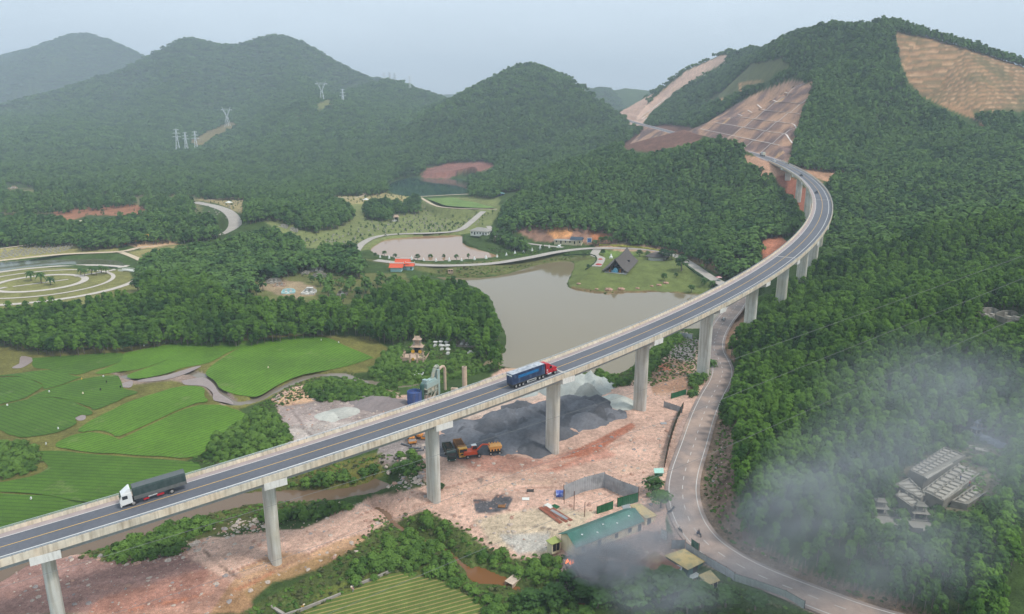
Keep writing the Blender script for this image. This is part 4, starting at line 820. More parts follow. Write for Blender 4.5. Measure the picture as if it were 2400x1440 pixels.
RICE = [(cc("310,480 700,455 1070,430 1160,455 1100,520 860,590 720,630 460,580 330,560"), 0, (300,470,900,560)),
 (cc("1180,430 1480,370 1950,300 1700,430 1380,560 1150,600 900,620 1120,520"), 1, (1200,560,1900,330)),
 (cc("1985,310 2320,320 2100,440 1950,520 1700,570 1560,620 1300,670 1200,640 1420,560 1700,440"), 1, (1300,650,2300,330)),
 ([(585,800),(640,794),(710,788),(770,793),(805,810),(868,836),(862,842),(812,858),(762,868),(710,878),(650,901),(617,922),(595,930),(565,925),(525,915),(503,890),(484,874),(515,845),(578,806)], 1, (2000,900,2380,700)),
 (cc("-300,690 0,662 200,664 380,722 392,742 230,848 0,905 -300,960"), 0, (0,700,300,800)), (cc("-300,660 20,642 450,592 690,650 740,662 425,765 410,710 180,650 0,648 -300,670"), 0, (0,700,300,800)),
 (cc("430,780 780,675 1050,640 1110,665 1150,760 1280,800 1150,848 1080,888 900,955 850,930 680,876 480,838 270,862"), 0, (400,830,1200,960)),
 (cc("-300,1000 0,930 230,872 480,852 700,900 850,980 830,1010 760,1005 690,1040 700,1095 520,1175 240,1215 100,1190 0,1150 -300,1130"), 0, (200,960,700,1130)),
 (cc("1600,765 1760,740 1895,765 1905,830 1930,885 1850,895 1700,945 1400,1082 1110,1205 1070,1182 920,1150 740,1165 860,1065 1060,965 1250,875 1450,815"), 1, (1100,1200,1900,850)),
 (cc("1880,920 2050,922 2150,948 2320,1030 2200,1105 2050,1195 1930,1305 1895,1365 1750,1405 1500,1390 1050,1370 830,1350 570,1312 540,1288 570,1255 720,1195 920,1184 1100,1240 1170,1222 1430,1100 1700,970"), 1, (1000,1360,2100,1000)),
 ([(86,1057),(155,1060),(236,1068),(345,1076),(437,1083),(466,1094),(455,1118),(330,1178),(190,1173),(100,1157),(-60,1149),(-60,1142),(60,1121),(108,1102),(114,1088),(102,1075)], 0, (200,1500,1400,1560)),
 ([(-60,1156),(100,1164),(185,1180),(262,1203),(200,1240),(-60,1310)], 0, (200,1500,1400,1560)),
 ([(711,1437),(828,1381),(925,1343),(961,1344),(1033,1364),(1086,1391),(1139,1422),(1120,1460),(1050,1500),(660,1500)], 2, None),
 ([(1000,466),(1060,463),(1150,459),(1168,463),(1170,487),(1060,484),(1030,477)], 3, None)]
def grow(w_, g_):
    n = len(w_); ar = sum(w_[k][0]*w_[(k+1) % n][1]-w_[(k+1) % n][0]*w_[k][1] for k in range(n)); sg = 1 if ar > 0 else -1; o = []
    for i, p in enumerate(w_):
        a, b = w_[i-1], w_[(i+1) % n]; dx, dy = b[0]-a[0], b[1]-a[1]; L = math.hypot(dx, dy) or 1; o.append((p[0]+sg*dy/L*g_, p[1]-sg*dx/L*g_, p[2]))
    return o
for k, (poly, kd, dr) in enumerate(RICE):
    if kd == 2: a, b = P(930, 1440, -3)[:2], P(1100, 1395, -3)[:2]
    elif dr is None: a, b = (0, 0), (1, .3)
    elif dr[3] > 1300: a, b = P(20, 1150, -3)[:2], P(330, 1165, -3)[:2]
    else: a, b = P(dr[0]/4, 720+dr[1]/4, -3)[:2], P(dr[2]/4, 720+dr[3]/4, -3)[:2]
    ang = math.atan2(b[1]-a[1], b[0]-a[0])
    if kd == 2: mt = rice_mat("ripening_rice", rgb(88, 104, 46), ang, 1.9, 1., rgb(150, 134, 84), False)
    elif kd == 3: mt = rice_mat("vegetable_rows", rgb(104, 128, 62), ang, 5, .3, rgb(80, 104, 50))
    else: mt = rice_mat("rice_green", rgb(72, 102, 26) if kd == 0 else rgb(84, 118, 28), ang, 2.6, .75, rgb(44, 68, 26))
    z = 4.75 if kd == 3 else -2.93+.006*k; w_ = catmull([P(x, y, z) for x, y in poly]+[P(*poly[0], z)], 3)[:-1]
    w_ = [(x+float(fbm(np.array(x), np.array(y), 2, .25))*.35, y+float(fbm(np.array(x+70), np.array(y), 2, .25))*.5, zz) for x, y, zz in w_]
    if kd < 2: w_ = grow(w_, .4)
    m = MB().add(w_, [tuple(range(len(w_)))]); o = m.build("rice_field", mt); tag(o, kind='structure')
# flooded bare mud patches between the paddies
MUD = M("wet_mud", rgb(142, 126, 118), .35, var=.12, scale=.6)
for poly in (cc("1560,640 1820,560 1880,560 1700,640 1500,690 1300,700 1320,680"), cc("1130,720 1240,690 1230,750 1150,750"), cc("180,530 200,460 310,480 290,520 200,570 110,570"), cc("1700,690 1900,660 2000,720 2050,800 2170,880 2180,910 2080,890 2000,870 1990,800 1900,740 1740,730"), cc("700,1040 790,1005 800,1050 740,1065")):
    w_ = catmull([P(x, y, -2.97) for x, y in poly]+[P(*poly[0], -2.97)], 3)[:-1]; tag(MB().add(w_, [tuple(range(len(w_)))]).build("mud_patch", MUD), kind='structure')
# garden rings and lawn paths beside the canal
c0 = P(93, 663, 2.2); PV = M("garden_paving", rgb(190, 180, 168), .9, var=.1, scale=.5)
def ring(r0, r1, nm="ring_path"):
    L = [(c0[0]+r0*math.cos(t), c0[1]+r0*math.sin(t), 2.16) for t in np.linspace(0, 2*math.pi, 97)]
    tag(ribbon(L, -r1, r1, 0).build(nm, PV), kind='structure')
ring(22.5, 1.9); ring(37, 1.1); ring(51.5, 2.0)
for a, b, h in (((30, 672), (160, 655), 1.), ((175, 648), (262, 634), 1.5), ((262, 634), (300, 622), 1.6), ((-60, 690), (15, 673), 1.4)): tag(ribbon([P(*a, 2.2), P((a[0]+b[0])/2, (a[1]+b[1])/2, 2.2), P(*b, 2.2)], -h, h, 0).build("cross_path", PV), kind='structure')
# field walls (concrete irrigation ditch edges)
DW = M("ditch_concrete", rgb(158, 150, 140), .9, var=.15, scale=1)
for pts in ("650,1450 705,1432 800,1394", "824,1378 880,1356 925,1337"):
    ln = [P(*map(float, q.split(',')), -2.7) for q in pts.split()]; tag(sweep(ln, [(-.5, .25), (-.25, .25), (-.25, -.6), (-.5, -.6)]).build("ditch_wall", DW), "pale concrete ditch wall edging the ripening rice field, "+("left length near the farmer in yellow" if pts[0] == '6' else "right length ending at the bushes"), "wall", "ditch walls")
ln = [P(*map(float, q.split(',')), -2.7) for q in "575,1388 600,1400 665,1440".split()]; tag(sweep(ln, [(-.3, .2), (.3, .2), (.3, -.6), (-.3, -.6)]).build("ditch_wall", DW), "grey concrete ditch wall running down to the bottom edge below the yellow earth", "wall", "ditch walls")
# ================================================================ SHRUBS, BOULDERS, RUBBLE
SH = [PG("815,1340 830,1310 880,1290 900,1240 960,1210 1000,1195 1030,1205 1060,1240 1090,1290 1120,1290 1180,1290 1215,1310 1230,1330 1280,1290 1330,1310 1320,1350 1310,1390 1380,1420 1400,1450 1120,1450 1145,1420 1090,1380 1040,1350 960,1330 920,1328 860,1358 800,1360"),
 PG("250,1290 300,1255 420,1215 490,1205 500,1225 440,1255 420,1290 340,1300 260,1310"), PG("680,1120 760,1108 880,1096 905,1118 860,1138 760,1148 690,1140"), PG("600,1205 700,1192 800,1172 825,1180 740,1210 640,1218"),
 PG("480,1062 500,1020 560,990 600,955 640,960 672,1000 682,1030 600,1058 520,1090"), PG("715,905 760,885 830,888 890,905 930,925 850,932 760,935 720,922"),
 PG("890,830 940,800 930,785 1000,776 1130,790 1180,820 1178,842 1140,868 1050,884 900,906 860,880 880,850"), PG("0,1030 60,1030 98,1060 90,1090 40,1110 -60,1120 -60,1030"),
 PG("1370,885 1400,868 1460,884 1485,895 1440,902"), PG("1478,862 1540,800 1585,772 1600,790 1560,830 1520,880"), PG("930,1060 970,1055 1000,1090 960,1110 920,1100"), PG("1515,1128 1555,1122 1560,1160 1520,1165"), PG("1620,880 1655,870 1660,900 1630,930 1612,925"), PG("2030,1120 2200,1010 2370,1030 2380,1200 2280,1250 2200,1260 2030,1250")]
SHOLE = [PG('2095,1125 2130,1095 2210,1042 2270,1062 2345,1125 2345,1145 2270,1192 2225,1182 2170,1188 2110,1185'), PG('2035,1190 2085,1185 2100,1222 2060,1230'), PG('2130,1208 2178,1205 2185,1240 2135,1242'), PG('2270,1000 2360,1030 2360,1060 2270,1060'), PG("880,1188 905,1183 945,1235 930,1262 900,1230"), PG("1085,1330 1200,1340 1240,1380 1180,1395 1100,1375"), PG("940,785 1005,785 1010,860 940,862"), PG("1010,800 1060,800 1060,850 1020,850"), PG("1065,785 1125,785 1125,815 1070,820")]
b1 = scatter(84, 330, 1.9, SH, SHOLE, 1.6); bs_ = put(b1, 1.25, 1.15, 2, .4)
d = dist(bs_)/bs_[:, 3]+1e5*(~vis(bs_)); od = np.argsort(d); bi = bs_[od[:285]]; br = bs_[od[285:]]
def wh(u, v):
    if v > 1180 and u > 780: return ("leafy green bush in the thicket around the brown brook below the dirt yard", "bushes around the brook")
    if u < 700 and v > 1150: return ("dark green bush on the bank under the highway viaduct", "bushes on the stream bank under the viaduct")
    if 560 < u and v < 1000: return ("green bush on the rough ground between the creek and the yard", "bushes by the creek")
    if u < 120: return ("dark bush at the left edge between the rice fields", "bushes at the paddy edge")
    return ("green bush on the rough bank beside the viaduct piers", "bushes near the piers")
for x, y, z, r, h, k in bi:
    u, v = proj(x, y, z); lb, gr = wh(u, v); plant(None, BUSHM, (x, y, z), r, h/r, "bush", lb, "bush", gr, ("foliage", "stems"))
mass("undergrowth", br, [joined(*q) for q in BUSHM])
# low weeds, grass tufts and saplings over every rough green area
TF = [crown_mesh("tuft", 80+i, -.05, .5, 1.0, 9, 7, .28, LEAF_B if i else LEAF_S, cone=.1) for i in range(3)]
WEEDS = [PG("640,1450 560,1440 700,1362 800,1300 900,1200 1030,1200 1200,1300 1330,1300 1560,1330 1700,1350 1900,1450"), PG("180,1310 250,1260 500,1170 700,1110 900,1060 1000,1080 900,1140 700,1190 500,1230 420,1290"),
 PG("860,870 900,830 1000,790 1180,810 1190,860 1000,905 880,905"), PG("600,950 720,880 930,905 940,930 700,935 640,960 690,1030 520,1090 440,1085"), PG("1000,645 1100,650 1240,625 1340,615 1345,600 1060,618"), PG("1336,672 1400,684 1500,684 1650,690 1650,700 1500,694 1400,694"),
 PG("1600,770 1500,850 1400,900 1520,905 1640,870 1650,790"), PG("1645,1130 1690,950 1725,1010 1725,1200 1800,1290 2200,1450 2060,1450 1740,1310 1660,1250"), PG("0,800 100,812 300,803 560,790 560,800 300,812 100,825 0,812"), PG("1090,560 1180,600 1380,600 1400,590 1250,578 1150,556"), PG("2060,1000 2400,1000 2400,1300 2000,1300")]
w1 = put(scatter(84, 330, 1.3, WEEDS, [PG('640,1500 711,1437 828,1381 925,1343 1033,1364 1139,1422 1120,1500')], .3), .55, .8, 3, .5); w2 = put(scatter(330, 520, 2.4, WEEDS+WOODS_MID, [], .3), .8, .8, 3, .5)
gn_scatter("weeds", np.concatenate([w1, w2])[:, :3], np.stack([np.concatenate([w1, w2])[:, k] for k in (3, 3, 4)], 1), RNG.uniform(0, 6.28, len(w1)+len(w2)), TF)
# reed-like young trees: sparse planting rows over the cemetery lawns
SAP = [crown_mesh("sapling", 90+i, .3, 1.6, .8, 8, 8, .3, LEAF_D, cone=.3) for i in range(2)]
s1 = put(scatter(400, 1000, 9, [PG("700,580 900,500 1000,490 1165,495 1130,530 840,580"), PG("760,452 870,448 960,462 950,475 780,478"), PG("460,480 620,460 600,500 560,500"), PG("120,500 370,480 370,498 130,515"), PG("1150,545 1240,575 1330,590 1300,600 1180,600"), PG("640,555 740,540 760,590 700,600")], [], .5), 1.1, 1.1, 3, .4)
gn_scatter("young_shrubs", s1[:, :3], np.stack([s1[:, k] for k in (3, 3, 4)], 1), RNG.uniform(0, 6.28, len(s1)), SAP)
# stone
def rock_mesh(seed, mat):
    R = np.random.default_rng(seed); m = MB(); m.sphere((0, 0, 0), 1, 8, 5); me = bpy.data.meshes.new("stone"); v = [tuple(np.array(p)*np.array([1, .8, .62])*(.72+.5*R.random())) for p in m.v]; me.from_pydata(v, [], m.f); me.update(); me.materials.append(mat); return me
RK = M("pale_rock", rgb(186, 170, 156), .9, var=.25, scale=2, bump=.03, bscale=4); RK2 = M("pink_rock", rgb(176, 140, 122), .9, var=.25, scale=2); RK3 = M("grey_rock", rgb(150, 142, 138), .9, var=.25, scale=2)
RKS = [rock_mesh(5, RK), rock_mesh(6, RK2), rock_mesh(7, RK3), rock_mesh(8, RK)]
YARD = [PG("1090,1060 1290,1070 1440,1010 1500,980 1600,960 1590,1050 1560,1110 1560,1180 1400,1190 1300,1300 1250,1310 1050,1210 1040,1060"), PG("640,935 760,905 960,930 930,1000 700,1035"), PG("0,1320 230,1300 480,1260 640,1190 860,1170 1000,1130 1020,1210 900,1240 840,1290 600,1380 500,1440 0,1440"), PG("1510,880 1560,830 1640,810 1660,870 1600,940 1520,940"), PG("1370,1290 1560,1240 1600,1300 1500,1330"), PG("1650,1000 1700,1000 1720,1250 1900,1360 1850,1360 1680,1250")]
r1 = scatter(84, 260, 1.5, YARD, [], .1, jit=.7); n_ = len(r1); sz = RNG.pareto(2.0, n_)*.12+.09; sz = np.clip(sz, .08, .7)
gn_scatter("rubble", r1, np.stack([sz, sz, sz*RNG.uniform(.6, 1, n_)], 1), RNG.uniform(0, 6.28, n_), RKS)
RIP = [PG("930,1070 1000,1060 1010,1150 960,1130 900,1110"), PG("280,1310 420,1290 470,1260 490,1275 430,1310 300,1325"), PG("500,1240 560,1215 640,1225 640,1245 540,1260"), PG("960,1040 1000,1040 1000,1060 960,1060"), PG("900,1140 1000,1110 1010,1135 930,1150")]
r2 = scatter(84, 260, .95, RIP, [], .1, jit=.6); n_ = len(r2); sz = np.clip(RNG.pareto(1.8, n_)*.2+.18, .15, .95)
gn_scatter("riprap", r2, np.stack([sz, sz, sz*.8], 1), RNG.uniform(0, 6.28, n_), RKS)
for i, (u, v, r, lb) in enumerate([(946,1078,.9,"rounded pale boulder highest on the bank left of the tall pier"), (962,1094,.7,"small grey boulder among weeds left of the tall pier"), (985,1122,1.1,"broad pink boulder on the road edge left of the tall pier"), (972,1125,.8,"cream boulder beside the broad pink boulder"), (905,1098,.8,"lone boulder at the weedy tip of the bank"), (428,1292,1.2,"largest grey boulder on the rubble bank below the canvas truck"), (395,1300,.8,"flat grey boulder left of the largest one on the rubble bank"), (598,1222,1.0,"tallest pale boulder beside the round pier left of the dirt road"), (1478,1035,.6,"grey broken slab lying left of the green gate"), (640,940,1.,"orange boulder at the left end of the dump mound")]):
    p = hit(u, v); o = bpy.data.objects.new("boulder", RKS[i % 4]); COL.objects.link(o); o.location = (p[0], p[1], p[2]+r*.25); o.scale = (r, r*.9, r*.85); o.rotation_euler = (0, 0, i*1.3); tag(o, lb, "boulder", "boulders")
for i, (u, v, r, lb) in enumerate([(1426,681,2.6,"broad orange rock, widest on the lake shore below the hall"), (1455,681,2.4,"craggy orange rock right of the widest shore rock"), (1356,667,1.4,"small orange rock alone at the left end of the lawn shore"), (1398,680,1.2,"low orange rock left of the widest shore rock"), (1494,678,1.4,"pale rock third along the lake shore"), (1544,671,1.8,"orange rock near the right end of the lawn shore"), (1560,666,2.0,"rounded orange rock furthest right above the lawn shore"), (1527,673,1.2,"pale pink rock between the shore rocks on the right")]):
    p = hit(u, v); o = bpy.data.objects.new("shore_rock", RKS[1]); COL.objects.link(o); o.location = (p[0], p[1], p[2]+.2); o.scale = (r, r*.7, r*.7); tag(o, lb, "rock", "rocks on the lake shore")
# aggregate heaps
def heap_mat(m):
    """random grey per cone, painted in for the relief shading the heap lacks"""
    n = m.node_tree.nodes; l = m.node_tree.links; b = n["Principled BSDF"]
    if n.get("cone_shading"): return m
    a = n.new("ShaderNodeAttribute"); a.attribute_name = "soil"; a.name = "cone_shading"; x = n.new("ShaderNodeMixRGB"); x.blend_type = 'MULTIPLY'; x.inputs[0].default_value = 1; src = b.inputs["Base Color"].links[0].from_socket; l.new(src, x.inputs[1]); l.new(a.outputs["Color"], x.inputs[2]); l.new(x.outputs[0], b.inputs["Base Color"]); return m
def heap(name, pxs, mat, label, cat="gravel heap", grp="aggregate heaps"):
    """pxs: (px, py, radius, height) cones merged into one uneven heap"""
    cs = [hit(a, b)+(r, h) for a, b, r, h in pxs]; rr_ = random.Random(len(pxs)); cs += [(c[0]+rr_.uniform(-.6, .6)*c[3], c[1]+rr_.uniform(-.6, .6)*c[3], c[2], c[3]*rr_.uniform(.3, .5), c[4]*rr_.uniform(.5, .9)) for c in list(cs) for _ in range(3) if len(pxs) > 10]; x0 = min(c[0]-c[3] for c in cs)-1; x1 = max(c[0]+c[3] for c in cs)+1; y0 = min(c[1]-c[3] for c in cs)-1; y1 = max(c[1]+c[3] for c in cs)+1
    st = max((x1-x0)/150, .3); X, Y = np.meshgrid(np.arange(x0, x1, st), np.arange(y0, y1, st)); H = np.full(X.shape, -9.); KB = np.ones(X.shape); g = ground(X, Y)
    for cx, cy, cz, r, h in cs:
        Hp = H.copy(); d_ = np.hypot(X-cx+fbm(X, Y, 3, .12)*2.2, Y-cy+fbm(X+40, Y, 3, .12)*2.2)*(1+.22*fbm(X, Y, 3, .3)); q_ = h*1.25*(1-d_/(r*1.1)); H = np.maximum(H, q_); KB = np.where(q_ > Hp, rr_.uniform(.72, 1.35), KB)  # random tone of each cone stands in for weak relief shading
    H = H-.1; H = np.where(H > 0, H+fbm(X, Y, 3, .5)*.25*np.clip(H, 0, 1), H*.6-.1); v = np.stack([X.ravel(), Y.ravel(), (g+H).ravel()], 1); a, b = X.shape
    ii = (np.arange(a-1)[:, None]*b+np.arange(b-1)).ravel(); q = np.stack([ii, ii+1, ii+b+1, ii+b], 1); k = (H.ravel()[q].max(1) > -.1); me = attr_mesh(name, v, q[k], np.repeat(np.clip(KB.ravel()*(1+.1*fbm(X, Y, 3, .5).ravel()), .5, 1.5)[:, None], 3, 1), heap_mat(mat))
    o = bpy.data.objects.new(name, me); COL.objects.link(o); return tag(o, label, cat, grp)
DK = M("dark_crushed_stone", rgb(96, 97, 101), .95, var=.14, scale=1.2, var2=.2, scale2=.15, bump=.05, bscale=6); PLG = M("pale_gravel", rgb(156, 159, 153), .95, var=.08, scale=1.5, var2=.1, scale2=.2, bump=.04, bscale=6); LGR = M("light_stone_dust", rgb(186, 188, 178), .95, var=.06, scale=1)
heap("dark_gravel_heap", [(1060,1040,7,2.2),(1100,1035,8,2.8),(1090,1010,7,2.4),(1140,1045,7,2.6),(1150,1010,8,3.2),(1190,1035,7,2.8),(1190,990,8,3.2),(1230,1030,7,2.6),(1235,985,8,3.4),(1265,1010,8,3),(1270,965,7,3),(1300,960,7,3.2),(1310,1015,5,2.0),(1330,950,7,3),(1335,985,6,2.4),(1365,960,6,3.2),(1370,990,6,2.6),(1395,950,6,3.2),(1400,978,5,3.),(1425,975,5,2.4),(1220,960,6,2.4),(1080,1055,5,1.6),(1045,1060,4,1.2),(1250,1050,5,1.5)], DK, "long dark grey crushed stone heap in lobes behind the piers")
heap("pale_gravel_heap", [(1350,905,7,4.2),(1385,905,7,4.4),(1330,915,6,3.6),(1300,918,6,3),(1370,920,6,3.2),(1395,915,5,3)], PLG, "large pale green-grey gravel heap by the lake shore")
heap("pale_gravel_heap", [(1418,905,4.5,2.6),(1408,900,4,2.2)], PLG, "small grey gravel heap right of the large pale one")
heap("light_gravel_heap", [(1445,945,6,2.0),(1430,940,5,1.8),(1455,950,4.5,1.5)], LGR, "round whitish gravel heap between the dark heap and the pier")
heap("light_gravel_heap", [(1413,957,1.6,.8)], LGR, "tiny whitish gravel heap on top of the dark heap")
heap("stone_dust_heap", [(1240,905,8,1.6),(1200,920,8,1.4),(1270,905,7,2)], PLG, "low pale stone dust spread behind the container truck")
heap("grey_mud_heap", [(880,945,8,1.8),(900,950,7,1.6),(862,950,5,1.2),(850,940,5,1)], M("grey_mud", rgb(140, 128, 124), .95, var=.1, scale=1), "rounded brown-grey mud heap left of the blue tank")
heap("stone_dust_heap", [(795,970,5,1.0),(775,976,4.5,.9),(812,966,4,1.3)], M("dull_stone_dust", rgb(176, 174, 164), .95, var=.12, scale=1), "flat topped whitish heap behind the viaduct rail")
# ================================================================ VEHICLES AND MACHINES
def paint(n, c, r=.4, **k): return M(n, c, r, var=.06, scale=1.2, spec=.5, **k)
TYRE = M("tyre_rubber", (.03, .03, .03), .9, var=.2, scale=3); RIM = M("steel_rim", (.42, .40, .38), .5, .4, var=.1); CHAS = M("chassis_dark", (.06, .055, .05), .8, var=.2, scale=2); GLASS = M("vehicle_glass", (.02, .025, .03), .08, spec=.8, var=0)
RED = paint("red_paint", rgb(176, 28, 40)); WHT = paint("white_paint", rgb(222, 222, 218)); STEEL = M("bright_steel", (.6, .6, .58), .35, .7, var=.05); LAMP = M("lamp_lens", (.7, .66, .6), .2, var=0)
def part(m, name, mat, parent, **k): return m.build(name, mat, parent, **k)
def wheel(par, x, y, r, w, dual=False):
    s = 1 if y > 0 else -1; m = MB(); m.cyl((x, y-s*w*(1 if dual else .5), r), (x, y+s*w*.5, r), r, r, 16); o = m.build("wheel", TYRE, par)
    q = MB(); q.cyl((x, y+s*w*.5, r), (x, y+s*(w*.5+.03), r), r*.58, r*.5, 12); q.build("rim", RIM, o); return o
def s_at(px, o, z=0.):
    ss = np.linspace(S0, S_AB, 1600); best = min(ss, key=lambda s: abs(proj(*bst(s, o, z))[0]-px)); return float(best)
def on_deck(s, o, rev=False):
    p = bst(s, o, .04); return p, math.pi/2-bhead(s)+(math.pi if rev else 0)
GR = math.atan(.055)
# --- container lorry
sA = s_at(1211, 2.9); sB = s_at(1303, 2.9); print("container rear..front bumper (m):", round(sA, 1), round(sB, 1), sB-sA)
p, rz = on_deck(sA-1.4, 1.85); T = empty("container_truck", p, rz, "long-nosed red tractor unit hauling a faded blue shipping container up the viaduct", "truck"); T.rotation_euler = (0, -GR, rz); T.scale = (.92, 1, 1)
CB = M("container_blue", rgb(46, 60, 88), .6, var=.12, scale=1.5, tint=rgb(90, 104, 128), tamt=.6, tscale=.7); CT = M("container_roof_grey", rgb(178, 182, 186), .7, var=.15, scale=1.5, tint=rgb(110, 118, 130), tamt=.6, tscale=.9); CL = M("faded_light_blue_lettering", rgb(32, 128, 186), .6, var=.15, scale=3)
m = MB().bx(0, 12.2, -1.22, 1.22, 1.3, 4.1)
for i in range(40): m.bx(.25+i*.3, .4+i*.3, -1.25, 1.25, 1.42, 3.98)
for i in range(5): m.bx(-.03, 0, -1.0+i*.45, -.85+i*.45, 1.4, 3.4)
c_ = part(m, "container", CB, T); part(MB().bx(.05, 12.15, -1.18, 1.18, 4.1, 4.13), "container_roof", CT, c_)
m = MB().bx(-.06, -.03, .1, 1.1, 3.5, 3.95).bx(-.06, -.03, -1.1, -.05, 3.5, 3.95); part(m, "rear_sign", WHT, c_)
random.seed(3); lt = MB()
for s_ in (-1, 1):
    y0, y1 = (s_*1.255, s_*1.285) if s_ > 0 else (-1.285, -1.255); x = 2.3
    for k in range(13):
        w_ = .46; st_ = random.choice(["O", "C", "I", "H", "E"]); lt.bx(x, x+.1, y0, y1, 2.75, 3.35)
        if st_ != "I": lt.bx(x, x+w_, y0, y1, 3.25, 3.35)
        if st_ in "OCE": lt.bx(x, x+w_, y0, y1, 2.75, 2.85)
        if st_ in "OH": lt.bx(x+w_-.1, x+w_, y0, y1, 2.75, 3.35)
        if st_ in "HE": lt.bx(x, x+w_, y0, y1, 3.0, 3.1)
        x += .58
    lt.bx(11.2, 11.28, y0, y1, 2.6, 3.7)
part(lt, "lettering", CL, c_); part(MB().bx(2.1, 9.9, -1.256, 1.256, 2.66, 3.44), "lettering_band", M("faded_blue_band", rgb(30, 92, 140), .6, var=.15, scale=2), c_)
m = MB().bx(0, 12.0, -1.2, 1.2, 1.12, 1.3).bx(0, 16.9, -.45, .45, .75, 1.12).bx(.0, .25, -1.1, 1.1, .7, 1.0); part(m, "chassis", CHAS, T)
for x in (1.35, 2.65, 3.95, 10.2, 11.55):
    for y in (-.98, .98): wheel(T, x, y, .52, .3, True)
for y in (-1.0, 1.0): wheel(T, 16.3, y, .52, .3)
m = MB(); m.prism([(12.75, .95), (15.3, .95), (15.3, 2.35), (14.75, 3.15), (13.9, 3.75), (12.75, 3.85)], -1.2, 1.2); m.prism([(15.3, .8), (17.3, .8), (17.4, 1.6), (17.2, 1.95), (15.3, 2.3)], -.78, .78); m.prism([(15.6, 1.0), (17.1, .95), (17.0, 1.35), (16.4, 1.6), (15.7, 1.45)], -1.15, -.78).prism([(15.6, 1.0), (17.1, .95), (17.0, 1.35), (16.4, 1.6), (15.7, 1.45)], .78, 1.15)
cb = part(m, "cab", RED, T); part(MB().prism([(15.2, 2.33), (15.36, 2.33), (14.9, 3.05), (14.75, 3.05)], -1.05, 1.05), "windscreen", GLASS, cb)
part(MB().bx(14.1, 15.0, -1.225, -1.2, 2.2, 2.85).bx(14.1, 15.0, 1.2, 1.225, 2.2, 2.85), "side_window", GLASS, cb); part(MB().bx(13.0, 13.4, -1.225, -1.2, 1.9, 2.2).bx(12.9, 13.5, -1.225, -1.2, 1.4, 1.55), "door_lettering", WHT, cb)
part(MB().bx(17.3, 17.55, -1.1, 1.1, .5, .85), "bumper", STEEL, T); part(MB().cyl((13.2, -1.0, .8), (14.7, -1.0, .8), .32, .32, 12).cyl((13.2, 1.0, .8), (14.7, 1.0, .8), .32, .32, 12), "fuel_tank", STEEL, T)
for y in (-.95, .95): part(MB().bx(17.1, 17.25, y-.12, y+.12, 1.1, 1.35), "headlight", LAMP, T)
for y in (-1.2, 1.2): part(MB().bx(5.4, 8.8, y-.03, y+.03, 1.0, 1.1).bx(5.4, 8.8, y-.03, y+.03, .5, .6).bx(5.4, 5.7, y-.03, y+.03, .5, 1.1).bx(8.6, 8.8, y-.03, y+.03, .5, 1.1), "side_guard", WHT, T)
# --- canvas covered lorry
sF = s_at(312, -.65); sR = s_at(402, -.65); print("canvas lorry axles:", sF, sR, sR-sF)
wb = sR-sF; p, rz = on_deck(sR+2.9, -1.8, True); T = empty("canvas_truck", p, rz, "white-cabbed lorry with a long dark grey-green canvas cover coming down the left lane", "truck"); T.rotation_euler = (0, GR, rz)
CV = M("dark_canvas", rgb(62, 74, 72), .9, var=.12, scale=1.5, streak=(rgb(44, 62, 58), (1.5, 1, .6), .8), bump=.05, bscale=1.2); CVT = M("canvas_roof_grey", rgb(92, 97, 97), .9, var=.06, scale=2)
L_ = wb+2.7
m = MB(); rings = []
for k in range(15):
    x = L_*k/14; sag = .05*math.sin(k*2.1); rings.append([(x, -1.22, 1.9), (x, -1.2+sag*.5, 3.3), (x, -1.05, 3.62), (x, -.5, 3.8+sag*.3), (x, .5, 3.8), (x, 1.05, 3.62), (x, 1.2, 3.3), (x, 1.22, 1.9)])
m.loft(rings); cv = part(m, "canvas_cover", CV, T); m = MB(); m.loft([[(x, -1.06, 3.63), (x, -.5, 3.83), (x, .5, 3.83), (x, 1.06, 3.63), (x, .5, 3.78), (x, -.5, 3.78)] for x in np.linspace(.02, L_-.02, 12)]); part(m, "canvas_top", CVT, cv)
m = MB().bx(0, L_, -1.24, 1.24, 1.2, 1.92)
for k in range(9): m.bx(k*L_/9, k*L_/9+.08, -1.27, 1.27, 1.1, 1.95)
part(m, "side_board", M("grey_board", rgb(98, 99, 96), .8, var=.15, scale=2), T); part(MB().bx(0, L_+1.6, -.45, .45, .8, 1.2), "chassis", CHAS, T)
for y in (-.98, .98): wheel(T, 2.9, y, .5, .28, True); wheel(T, 2.9+wb, y, .5, .28)
x0 = L_+.25; m = MB(); m.prism([(x0, .75), (x0+2.0, .6), (x0+2.15, 1.3), (x0+2.1, 1.8), (x0+1.75, 2.75), (x0+1.4, 2.85), (x0, 2.85)], -1.15, 1.15); cb = part(m, "cab", WHT, T)
m = MB(); m.prism([(x0+.1, 2.85), (x0+1.6, 2.85), (x0+1.35, 3.05), (x0+.35, 3.72), (x0+.1, 3.75)], -1.0, 1.0); part(m, "wind_deflector", WHT, cb)
m = MB(); m.prism([(x0+2.125, 1.8), (x0+2.145, 1.8), (x0+1.8, 2.7), (x0+1.78, 2.7)], -1.02, 1.02); part(m, "windscreen", GLASS, cb); part(MB().bx(x0+.75, x0+1.7, -1.17, -1.15, 1.8, 2.5).bx(x0+.75, x0+1.7, 1.15, 1.17, 1.8, 2.5), "side_window", GLASS, cb)
part(MB().bx(x0+1.95, x0+2.2, -1.15, 1.15, .4, .8), "bumper", WHT, T)
for y in (-.85, .85): part(MB().bx(x0+2.1, x0+2.2, y-.2, y+.2, .85, 1.1), "headlight", LAMP, T)
